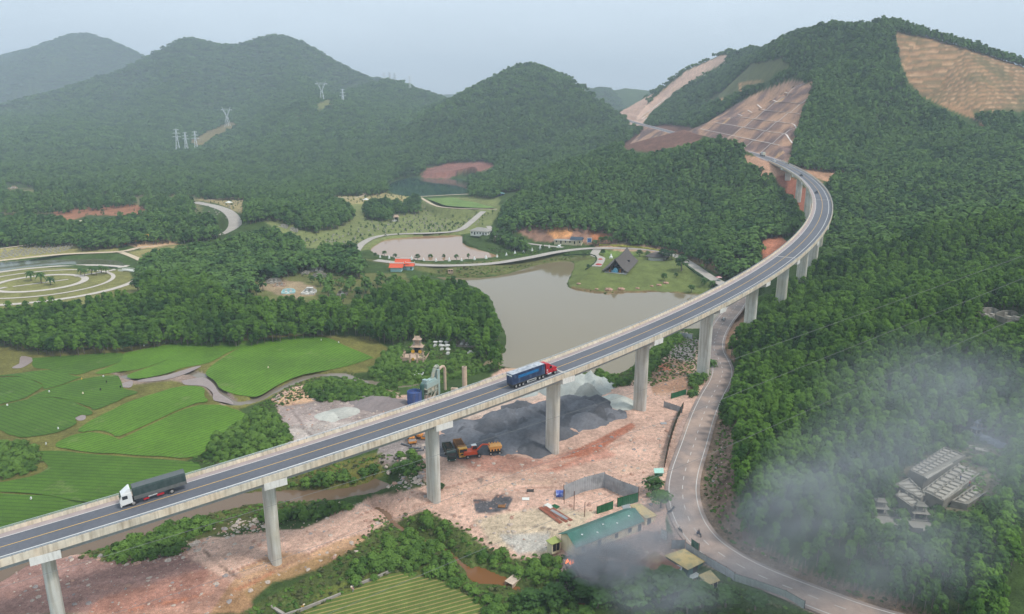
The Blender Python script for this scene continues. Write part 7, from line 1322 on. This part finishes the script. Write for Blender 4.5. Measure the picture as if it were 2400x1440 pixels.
hip_house(1352, 572, 8, 6, 3.2, 1.8, -.3, CREAM, SLATE, "ticket_house", "small house with a slate-blue roof beside the blue billboard", nwin=3, gable=True)
hip_house(1326, 572, 17, 4, 2.5, .7, -.22, CREAM, GRTL, "long_canteen", "long low building with a pale grey roof left of the slate roofed house", "building", nwin=5)
hip_house(1168, 460, 13, 6, 3, .8, .0, M("blue_shop_wall", rgb(70, 90, 130), .7), M("teal_roof", rgb(110, 150, 146), .6), "shop", "small blue shop under a teal roof at the wood's edge by the garden plots", "shop", nwin=4)
a = hit(1381, 573); T = empty("billboard", a, -.1, "upright blue billboard on posts by the avenue", "billboard"); part(MB().bx(-1.8, 1.8, -.1, .1, 1.0, 4.6), "frame", WALLW, T); part(MB().bx(-1.4, 1.4, -.16, -.1, 1.3, 4.3), "panel", M("billboard_blue", rgb(58, 92, 150), .5, tint=rgb(120, 150, 190), tamt=.6, tscale=1.5), T); part(MB().bx(-1.5, -1.3, -.1, .1, -.5, 1).bx(1.3, 1.5, -.1, .1, -.5, 1), "posts", WALLW, T)
TB = hit(930, 636); TMP = empty("red_roofed_temple", TB, -.05, "pale blue temple with overlapping red tiled roofs near the pond", "temple")
def rvol(x, y, w_, d_, h_, r_): 
    wl = part(MB().bx(x-w_/2, x+w_/2, y-d_/2, y+d_/2, -1, h_), "wall", PBLU, TMP); m = MB(); o = 1.0
    rings = [[(x+sx*(w_/2+o), y-(d_/2+o)*(1-t), h_-.1+r_*t**1.5+(.5 if t == 0 else 0)*0) for t in np.linspace(0, 1, 5)]+[(x+sx*(w_/2+o), y+(d_/2+o)*(1-t), h_-.1+r_*t**1.5) for t in np.linspace(1, 0, 5)][1:] for sx in (-1, -.5, .5, 1)]; m.loft(rings); rf_ = part(m, "roof", REDT, TMP)
    part(MB().bx(x-w_/2-o, x+w_/2+o, y-.2, y+.2, h_+r_-.2, h_+r_+.25).bx(x-w_/2-o-.15, x-w_/2-o+.1, y-.3, y+.3, h_+r_-.2, h_+r_+.7).bx(x+w_/2+o-.1, x+w_/2+o+.15, y-.3, y+.3, h_+r_-.2, h_+r_+.7), "ridge", WALLW, rf_)
rvol(0, 0, 6.5, 5.5, 2.8, 2.2); rvol(2.5, 7, 7.5, 6, 4.0, 2.6); rvol(7.5, 4.5, 3.5, 4, 2.8, 1.6); part(MB().bx(8.0, 8.8, 2.46, 2.5, .6, 1.8), "window", DARKO, TMP)
a = hit(1056, 641); T = empty("sluice_gate", a, .05, "small pink-brown sluice house with two openings on the lake bank", "sluice"); part(MB().bx(-1.6, 1.6, -.8, .8, -1.5, 1.2).bx(-1.6, 1.6, -.6, .6, 2.0, 2.4).bx(-1.6, -1.4, -.6, .6, 1.2, 2).bx(1.4, 1.6, -.6, .6, 1.2, 2).bx(-.1, .1, -.6, .6, 1.2, 2), "body", PKS, T); part(MB().bx(-1.3, -.2, -.5, .5, 1.2, 2.0).bx(.2, 1.3, -.5, .5, 1.2, 2.0), "opening", DARKO, T)
# statues along the pond avenue
SW = M("white_marble", rgb(228, 228, 222), .6, var=.04); sm = MB(); sm.lathe((0, 0, .9), [(.55, 0), (.6, .25), (.42, .7), (.3, 1.1), (.16, 1.25), (.2, 1.4), (.17, 1.62), (.03, 1.75)], 12); so_ = sm.build("figure", SW); bm_ = MB().bx(-.7, .7, -.7, .7, -.6, .55).bx(-.6, .6, -.6, .6, .55, .9).build("pedestal", SW); sme, bme = so_.data, bm_.data; bpy.data.objects.remove(so_); bpy.data.objects.remove(bm_)
NUM = ["nearest the red roofed temple", "second", "third", "fourth", "fifth", "sixth", "seventh", "eighth", "ninth", "tenth", "eleventh", "twelfth", "thirteenth", "fourteenth", "fifteenth", "sixteenth"]
for i, (u, v) in enumerate([(891,605),(912,607),(965,610),(993,612),(1022,613),(1053,613),(1082,612),(1112,610),(1139,607),(1165,604),(1187,600),(1207,597),(1227,593),(1247,589),(1266,585),(1287,582)]):
    a = hit(u, v); T = empty("statue", a, .4, "white statue on a pedestal by the avenue, "+(NUM[i] if i == 0 else NUM[i]+" counted from the red roofed temple"), "statue", "white statues along the avenue"); s_ = .92+.12*((i*7) % 3-1); T.scale = (s_,)*3
    for nm, me in (("figure", sme), ("pedestal", bme)): o = bpy.data.objects.new(nm, me); COL.objects.link(o); o.parent = T
a = hit(1310, 581); tag(MB().bx(-1.6, 1.6, -1, 1, -.5, .6).sphere((0, 0, 1.2), 1.1, 12, 6, (1, 1, .7)).sphere((1.0, 0, 1.9), .5, 10, 6).build("reclining_statue", SW), "larger white reclining statue at the avenue fork", "statue").location = a
a = hit(1432, 606); tag(MB().bx(-1.2, 1.2, -1, 1, -.5, .5).lathe((0, 0, .5), [(1.1, 0), (1.2, .5), (.7, 1.2), (.4, 1.8), (.5, 2.2), (.05, 2.8)], 12).build("garden_statue", SW), "white seated statue on the lawn left of the hall", "statue").location = a
# small roofed kiosks on the cemetery plain
for (u, v, s_, mt, lb) in ((594,459,5,WALLW,"white pyramid roofed kiosk by the far treeline"),(537,481,5.5,WALLW,"white pyramid roofed kiosk nearest the curved road"),(841,450,6,WALLW,"white flat kiosk on the oval path at the back"),(858,474,5.5,WALLW,"white pyramid roofed kiosk with dark posts above the lone round tree"),(306,470,5,M("teal_kiosk_roof", rgb(60, 110, 104), .6),"teal roofed kiosk among the trees on the left"),(860,451,4,GRTL,"grey roofed kiosk right of the white flat kiosk"),(382,470,4.5,WALLW,"tiny white kiosk behind the pink tomb"),(395,571,1.6,WALLW,"slim white guard post by the sandy road"),(117,0,0,None,"")):
    if not s_: continue
    a = hit(u, v); T = empty("kiosk", a, .3, lb, "kiosk", "kiosks on the cemetery plain"); part(MB().lathe((0, 0, 2.4), [(s_*.72, 0), (s_*.7, .2), (.05, s_*.32)], 4), "roof", mt, T); m = MB()
    for t in range(4): x, y = s_*.5*math.cos(t*1.571), s_*.5*math.sin(t*1.571); m.cyl((x, y, -.5), (x, y, 2.5), .12, .12, 6)
    part(m, "posts", WALLW, T)
a = hit(1684, 660); T = empty("parasol_stall", a, 0, "roadside stall under a red and white parasol left of the viaduct", "stall"); part(MB().lathe((0, 0, 2.3), [(1.8, 0), (.05, .7)], 12), "parasol", M("parasol_cloth", rgb(214, 190, 186), .8, tint=rgb(190, 70, 70), tamt=.9, tscale=1.2), T); part(MB().cyl((0, 0, -.3), (0, 0, 2.9), .05, .05, 6), "pole", CHAS, T); part(MB().bx(-1, 1, -.5, .5, -.2, 1), "counter", PBG, T)
# little arched footbridge over the canal
a = P(303, 640, 1.2); T = empty("arched_footbridge", a, -.35, "small pale arched footbridge at the end of the canal", "footbridge"); m = MB(); n = 11
m.loft([[(x, -1.6, 1.0+1.0*math.cos(x/7.5*1.5)), (x, 1.6, 1.0+1.0*math.cos(x/7.5*1.5)), (x, 1.6, .5+1.0*math.cos(x/7.5*1.5)-(0 if abs(x) < 3.5 else 1.5)), (x, -1.6, .5+1.0*math.cos(x/7.5*1.5)-(0 if abs(x) < 3.5 else 1.5))] for x in np.linspace(-7.5, 7.5, n)]); part(m, "arch", WALLW, T); m = MB()
for x in np.linspace(-7, 7, 15):
    for y in (-1.55, 1.55): m.bx(x-.1, x+.1, y-.1, y+.1, 1.0+math.cos(x/7.5*1.5), 2.0+math.cos(x/7.5*1.5))
part(m, "railing", WALLW, T)
# gravestones too many to count
gs = MB().bx(-.5, .5, -.9, .9, 0, .3).bx(-.4, .4, .7, .85, .3, 1.0); _o = gs.build("u", STL); gsm = _o.data; bpy.data.objects.remove(_o)
g1 = scatter(380, 620, 4.2, [PG("0,588 60,580 150,568 172,566 168,582 140,592 0,606")], [], .2, jit=.1); g2 = scatter(500, 1000, 7, [PG("940,480 1000,475 1165,492 1130,530 1000,545 900,548 860,520"), PG("700,560 900,520 880,550 760,580"), PG("480,500 560,470 570,520 555,530"), PG("300,590 400,578 420,590 360,610")], [], .2, jit=.5)
g2 = g2[RNG.random(len(g2)) < .4]; gg = np.concatenate([g1, g2]); gn_scatter("gravestones", gg, np.full((len(gg), 3), 1.1), np.zeros(len(gg)), [gsm])
# ================================================================ SINGLE TREES, PALMS, HEDGES
def btree(px, py, r, h, label, cat="tree", grp=None, meshes=None, nm="broadleaf_tree"): a = hit(px, py); return plant(None, meshes or BROAD, a, r, h/2.7/r, nm, label, cat, grp)
for v in [(1556,612,4.8,7.5,"big round tree in front of the thatched house"),(1573,610,3.4,6,"smaller round tree right behind the thatched house"),(1597,636,5.0,9,"tall round tree beside the avenue bend"),(1498,602,2.6,4.5,"small tree right of the hall roof"),(1517,604,2.4,4,"small tree between hall and thatched house"),(1413,601,2.2,4,"spreading tree on the island lawn left of the hall"),(1556,660,2.2,4.5,"thin sapling on the shore lawn"),(1584,652,1.4,3,"tiny sapling right of the thin one on the shore lawn"),(1395,577,3.0,4.0,"yellowish shrub tree by the billboard"),(1378,632,1.5,3,"cone shaped shrub at the forecourt corner"),(1620,688,2.4,4,"low tree on the bank near the viaduct"),
 (880,604,1.2,3,"slim tree by the pond, first from the left"),(901,602,2.0,3.6,"round tree by the pond, second from the left"),(926,606,1.6,3,"low bushy tree by the pond behind the temple"),(979,611,2.0,4,"umbrella shaped tree by the pond, right of the temple"),(1009,611,2.0,4,"bright green tree by the pond between statues"),(1070,611,1.8,3.6,"dark small tree by the pond between statues"),(1040,611,1.4,4,"bare thin tree by the pond"),(1098,610,1.3,4,"thin tree at the right end of the pond row"),
 (858,500,4.5,9,"lone round tree below the pyramid roofed kiosk"),(965,487,6,9,"big round tree where the sandy paths part")]: btree(*v)
for i, u in enumerate((1408, 1419, 1430, 1441, 1452)): btree(u, 574, 2.4, 5.5, ("white-trunked tree in the row by the red bank, nearest the billboard", "second white-trunked tree in the row by the red bank", "middle white-trunked tree in the row by the red bank", "fourth white-trunked tree in the row by the red bank", "last white-trunked tree in the row by the red bank")[i], grp="row of white-trunked trees")
for v in [(1530,1150,2.6,3.2,"round dark bush below the mint roofed guard hut"),(1548,1192,3.0,4.0,"hazy tree behind the tan roof beside the road"),(952,1105,2.4,2.6,"bright bush on the rubble left of the tall pier"),(1033,1150,1.2,1.6,"dry shrub at the foot of the tall pier")]: btree(*v)
for i, (u, v, r, h) in enumerate([(1400,1425,3.2,5),(1445,1400,3.0,5),(1500,1395,3.4,5.5),(1545,1410,3.6,6),(1590,1400,3.2,5),(1560,1375,2.6,4),(1640,1425,3.2,5),(1360,1405,2.6,4),(1700,1425,2.8,4),(1300,1425,3.0,4.5),(1240,1430,2.6,4),(1330,1380,2.2,3.5),(1770,1430,2.6,3.5),(1480,1430,3,4.5),(1610,1440,3,4.5)]): btree(u, v, r, h, "dense dark broadleaf tree in the smoky thicket at the bottom edge below the sheds", grp="broadleaf trees in the smoky thicket")
PB = M("palm_trunk", rgb(120, 108, 92), .9, var=.2, scale=4); PLF = LEAF_D
def palm(px, py, h, r, label, grp=None, z=None):
    a = hit(px, py) if z is None else P(px, py, z); T = empty("palm_tree", a, random.uniform(0, 6), label, "palm", grp); part(MB().cyl((0, 0, -.4), (.1, 0, h), .2+h*.02, .15+h*.015, 8), "trunk", PB, T); m = MB(); n = 20
    for i in range(n):
        t = i*2.4; el = .9-1.5*i/n; pts = [(0.1, 0, h)]; 
        for k in range(1, 6): d_ = k/5; pts.append((.1+math.cos(t)*r*d_*math.cos(el*.6), math.sin(t)*r*d_*math.cos(el*.6), h+r*(math.sin(el)*d_-.75*d_*d_)))
        wd = .22*r; vs = []
        for k, p_ in enumerate(pts): s_ = wd*math.sin(math.pi*(k+.35)/5.6); vs += [(p_[0]-math.sin(t)*s_, p_[1]+math.cos(t)*s_, p_[2]-.1*r*.3), p_, (p_[0]+math.sin(t)*s_, p_[1]-math.cos(t)*s_, p_[2]-.1*r*.3)]
        m.add(vs, [(3*k, 3*k+1, 3*k+4, 3*k+3) for k in range(5)]+[(3*k+1, 3*k+2, 3*k+5, 3*k+4) for k in range(5)])
    part(m, "fronds", PLF, T); return T
for v in [(73,658,5.2,3.0,"date palm left of the three in the ring garden centre"),(97,664,5.8,3.2,"tallest date palm in the middle of the ring garden"),(119,668,4.2,2.9,"date palm right of the three in the ring garden centre"),(190,645,4.2,2.2,"palm at the ring garden edge, first from the left in the row"),(199,648,4.2,2.2,"palm nearest the camera in the ring garden row"),(215,643,4.4,2.2,"palm third in the ring garden row"),(226,645,4.4,2.2,"palm fourth in the ring garden row"),(238,640,4.2,2.2,"palm fifth in the ring garden row"),(249,642,4.2,2.2,"last palm of the ring garden row beside the canal")]: palm(*v, grp="garden palms", z=2.1)
palm(1652, 878, 1.4, 2.6, "low palm on the verge at the foot of the pier by the road"); palm(1668, 860, 2.2, 2.4, "leaning palm beside the road edge right of the pier"); palm(1627, 925, 1.0, 2.2, "small palm by the green gate panel"); palm(1651, 664, 2.6, 2.6, "palm by the avenue just left of the viaduct"); palm(1669, 674, 3.0, 2.6, "palm nearest the viaduct parapet beside the avenue")
def hedge(txt, w_, h_, mat, label): 
    ln = catmull([hit(*map(float, q.split(','))) for q in txt.split()], 6); m = sweep(ln, [(-w_/2, 0), (-w_*.45, h_*.8), (0, h_), (w_*.45, h_*.8), (w_/2, 0)]); m.v = [(x+random.uniform(-.3, .3), y+random.uniform(-.3, .3), z+random.uniform(-.25, .25)) for x, y, z in m.v]; tag(m.build("hedge", mat), label, "hedge")
hedge("1405,577 1450,579 1500,583 1550,590", 2.2, 1.3, M("yellow_hedge", rgb(150, 146, 60), .9, var=.4, scale=1.2), "yellow-green flowering hedge along the avenue above the hall"); hedge("1320,599 1380,598 1398,606 1392,620 1372,634", .8, .8, M("dark_hedge", rgb(52, 74, 38), .9, var=.3, scale=1), "clipped dark hedge round the forecourt left of the hall"); hedge("1600,618 1630,640 1660,662", 1.4, 1.2, M("dark_hedge", (0, 0, 0)), "dark roadside hedge above the avenue bend")
for (u, v, r, mt, lb) in ((1403, 622, 2.2, M("red_flowers", rgb(170, 50, 50), .9, var=.4, scale=3), "round red flower bed on the hall forecourt"), (1407, 610, 1.6, M("red_flowers", (0, 0, 0)), "small dark red shrub bed above the round flower bed")):
    a = hit(u, v); o = MB().lathe((0, 0, 0), [(r, 0), (r*.9, .5), (r*.5, .8), (.01, .9)], 14).build("flower_bed", mt); o.location = a; tag(o, lb, "flower bed")
# scarecrow bags in the paddies
for i, (u, v, c, lb) in enumerate([(116,923,WHT,"white plastic bag on a stick, biggest in the left paddy"),(195,927,STRAW,"pale bag scarecrow right of the biggest white one"),(192,893,YELC,"yellowish bag on a stick near the upper bund"),(243,887,WHT,"cream bag on a stick below the upper bund"),(18,955,WHT,"white stake with a bag near the left edge"),(109,1046,WHT,"white bag by the bund corner lower left"),(137,1010,WHT,"small white bag at the ditch end"),(338,815,WHT,"white sack on the field edge by the woods"),(753,801,WHT,"white bag in the right hand paddy near the woods"),(794,807,WHT,"white bag at the upper tip of the right hand paddy"),(629,866,STRAW,"leaning pale stake in the right hand paddy"),(74,1175,WHT,"white rag in the paddy beside the viaduct rail"),(250,900,BLK,"dark bag in the middle of the left paddies"),(283,912,BLK,"black bag scarecrow near the muddy channel"),(236,918,BLK,"black bag scarecrow left of the channel one")]):
    a = P(u, v, -2.9); T = empty("scarecrow_bag", a, i, lb, "scarecrow", "bags on sticks in the rice"); part(MB().cyl((0, 0, -.2), (0, 0, 1.2), .03, .03, 5), "stick", RPOST, T); part(MB().loft([[(-.2, -.1, .6), (.25, -.15, .6), (.2, .15, .6), (-.25, .1, .6)], [(-.3, -.05, 1.0), (.2, -.12, 1.1), (.25, .1, 1.15), (-.2, .12, 1.05)], [(-.08, -.04, 1.3), (.08, -.04, 1.3), (.08, .04, 1.3), (-.08, .04, 1.3)]]), "bag", c, T)
# ================================================================ PYLONS AND WIRES
PYM = M("pylon_steel", rgb(222, 226, 228), .6, .1, var=0)
def pylon(px, pb, pt, Y, kind, label):
    a = Yp(px, pb, Y); h = (pb-pt)*math.hypot(a[1], CAMZ-a[2])/FPX*1.0; g = gz1(a[0], a[1]); T = empty("pylon", (a[0], a[1], min(a[2], g+4)), random.uniform(-.3, .3), label, "pylon", "power pylons"); m = MB(); r_ = .2+Y*.00013; b_ = h*.1
    if kind == 0:
        lv = [(-6, b_*1.2), (0, b_), (h*.35, b_*.5), (h*.7, b_*.28), (h, .6)]
        for (z0_, w0), (z1_, w1) in zip(lv[:-1], lv[1:]):
            for i in range(4):
                s0 = ((-1, -1), (1, -1), (1, 1), (-1, 1))[i]; s1 = ((-1, -1), (1, -1), (1, 1), (-1, 1))[(i+1) % 4]; m.cyl((s0[0]*w0, s0[1]*w0, z0_), (s0[0]*w1, s0[1]*w1, z1_), r_, r_, 4); m.cyl((s0[0]*w0, s0[1]*w0, z0_), (s1[0]*w1, s1[1]*w1, z1_), r_*.7, r_*.7, 3)
        part(m, "tower_body", PYM, T); m = MB()
        for z, l in ((h*.97, h*.12), (h*.82, h*.16), (h*.67, h*.19)): m.cyl((-l, 0, z), (l, 0, z), r_*1.2, r_*1.2, 4).cyl((-l, 0, z), (0, 0, z+h*.05), r_*.7, r_*.7, 3).cyl((l, 0, z), (0, 0, z+h*.05), r_*.7, r_*.7, 3)
        part(m, "crossarms", PYM, T)
    else:
        for i in range(4):
            s0 = ((-1, -1), (1, -1), (1, 1), (-1, 1))[i]; s1 = ((-1, -1), (1, -1), (1, 1), (-1, 1))[(i+1) % 4]
            for (z0_, w0), (z1_, w1) in (((-6, h*.13), (h*.25, h*.07)), ((h*.25, h*.07), (h*.5, h*.035))): m.cyl((s0[0]*w0, s0[1]*w0, z0_), (s0[0]*w1, s0[1]*w1, z1_), r_, r_, 4); m.cyl((s0[0]*w0, s0[1]*w0, z0_), (s1[0]*w1, s1[1]*w1, z1_), r_*.7, r_*.7, 3)
        part(m, "tower_body", PYM, T); m = MB()
        for s in (-1, 1):
            for q in (-1, 1): m.cyl((s*h*.035, q*1.2, h*.5), (s*h*.2, q*.9, h*.84), r_, r_, 4)
            m.cyl((s*h*.2, 0, h*.84), (s*h*.26, 0, h*1.02), r_, r_, 4); m.cyl((s*h*.1, 1, h*.65), (s*h*.13, -1, h*.75), r_*.7, r_*.7, 3); m.cyl((s*h*.03, 0, h*.52), (s*h*.12, 0, h*.86), r_*.8, r_*.8, 3)
        part(m, "yoke", PYM, T); m = MB(); m.cyl((-h*.36, 0, h*.84), (h*.36, 0, h*.84), r_*1.3, r_*1.3, 4).cyl((-h*.36, 0, h*.84), (-h*.2, 0, h*.9), r_, r_, 3).cyl((h*.36, 0, h*.84), (h*.2, 0, h*.9), r_, r_, 3).cyl((-h*.2, 0, h*.9), (h*.2, 0, h*.9), r_*.8, r_*.8, 3); part(m, "crossarm", PYM, T)
    return T
for v in [(755,233,194,1880,1,"white forked pylon on the ridge spur, brightest of all"),(533,287,248,1950,1,"forked pylon on the lower left slope above the bare strip"),(691,247,218,2200,1,"faint forked pylon between the two larger forked ones"),(418,357,306,1600,0,"lattice pylon at the left of the low trio"),(438,357,313,1610,0,"lattice pylon in the middle of the low trio"),(461,357,311,1620,0,"lattice pylon at the right of the low trio"),(805,256,213,1900,0,"lattice pylon alone on the slope right of the bright forked one"),(839,212,186,2450,0,"left of three small pylons under the ridge end"),(850,209,185,2450,0,"middle of three small pylons under the ridge end"),(862,205,182,2450,0,"right of three small pylons under the ridge end"),(901,199,167,2400,0,"left of three pylons on the skyline saddle"),(914,200,169,2400,0,"middle of three pylons on the skyline saddle"),(926,200,170,2400,0,"right of three pylons on the skyline saddle"),(961,211,181,2250,0,"lone skyline pylon on the falling ridge"),(161,196,184,3700,0,"tiny mast on the far left mountain flank")]: pylon(*v)
WIRE = M("power_cable", rgb(120, 120, 118), .6, var=0)
for i, (t, y0, y1, lb) in enumerate([("-60,1395 289,1291 622,1190 1015,1070 1295,981 1497,917 1625,875 1720,842 2100,707 2460,578", 84, 150, "power cable crossing in front of the piers, uppermost of the three"), ("200,1460 642,1315 928,1215 1033,1176 1397,1042 1600,975 1692,936 2100,772 2460,628", 84, 140, "power cable crossing the dirt yard, middle of the three"), ("700,1468 767,1440 1219,1251 1567,1105 1720,1040 2100,870 2460,712", 80, 130, "power cable over the ripening field and green shed, lowest of the three")]):
    pp = [tuple(map(float, q.split(','))) for q in t.split()]; n = len(pp); ln = catmull([Yp(u, v, y0+(y1-y0)*(u+60)/2520) for u, v in pp], 6); tag(MB().tube(ln, .026, 5).build("power_cable", WIRE), lb, "cable", "power cables")
# ================================================================ SMOKE
def smoke_mat(name, dens, col, seed):
    m = bpy.data.materials.new(name); m.use_nodes = True; n = m.node_tree.nodes; l = m.node_tree.links; n.remove(n["Principled BSDF"]); pv = n.new("ShaderNodeVolumePrincipled"); pv.inputs["Color"].default_value = (*col, 1); pv.inputs["Anisotropy"].default_value = .1
    tc = n.new("ShaderNodeTexCoord"); g = n.new("ShaderNodeTexGradient"); g.gradient_type = 'SPHERICAL'; l.new(tc.outputs["Object"], g.inputs[0])
    t = n.new("ShaderNodeTexNoise"); t.inputs["Scale"].default_value = 1.7; t.inputs["Detail"].default_value = 4; t.inputs["Roughness"].default_value = .6
    mp = n.new("ShaderNodeMapping"); mp.inputs["Location"].default_value = (seed*3.1, seed, 0); l.new(tc.outputs["Object"], mp.inputs[0]); l.new(mp.outputs[0], t.inputs[0])
    r = n.new("ShaderNodeMapRange"); r.inputs[1].default_value = .3; r.inputs[2].default_value = .72; l.new(t.outputs[0], r.inputs[0])
    p = n.new("ShaderNodeMath"); p.operation = 'POWER'; p.inputs[1].default_value = 1.1; l.new(g.outputs[1], p.inputs[0]); x = n.new("ShaderNodeMath"); x.operation = 'MULTIPLY'; l.new(p.outputs[0], x.inputs[0]); l.new(r.outputs[0], x.inputs[1])
    y = n.new("ShaderNodeMath"); y.operation = 'MULTIPLY'; y.inputs[1].default_value = dens; l.new(x.outputs[0], y.inputs[0]); l.new(y.outputs[0], pv.inputs["Density"]); l.new(pv.outputs[0], n["Material Output"].inputs["Volume"]); return m
SMK = None
for i, (u, v, Y, rx, ry, rz_, dens) in enumerate([(1420,1318,124,9,5.5,5,1.5),(1372,1308,123,4.5,4,3.8,1.6),(1480,1275,124,12,7,6,.5),(1560,1225,128,11,7,8,.2),(1880,1175,118,13,8,9,.26),(1800,1230,118,11,6,7,.18),(2010,1110,118,20,10,13,.11),(2210,960,120,28,12,17,.075),(2370,1080,110,14,9,14,.07),(1900,1330,104,26,8,9,.08),(1560,1395,104,13,6,5,.2),(2130,1290,104,18,9,10,.08)]):
    c = Yp(u, v, Y); m = MB().sphere((0, 0, 0), 1, 16, 10); o = m.build("smoke" if i == 0 else "smoke_puff", smoke_mat("smoke_%d" % i, dens, (.76, .81, .88), i)); o.location = c
    o.scale = (rx, ry, rz_)
    if i == 0: SMK = o; tag(o, kind='stuff'); bpy.context.view_layer.update()
    else: o.parent = SMK; o.matrix_parent_inverse = SMK.matrix_world.inverted()
# ================================================================ AIR
hz = MB().bx(-8000, 8000, -60, 7600, -40, 640).build("haze", bpy.data.materials.new("haze_air"))
hm_ = hz.data.materials[0]; hm_.use_nodes = True; n = hm_.node_tree.nodes; l = hm_.node_tree.links; n.remove(n["Principled BSDF"])
pv = n.new("ShaderNodeVolumePrincipled"); pv.inputs["Color"].default_value = (.72, .85, .97, 1); pv.inputs["Density"].default_value = .00020; pv.inputs["Anisotropy"].default_value = 0.0
l.new(pv.outputs[0], n["Material Output"].inputs["Volume"]); tag(hz, kind='stuff')
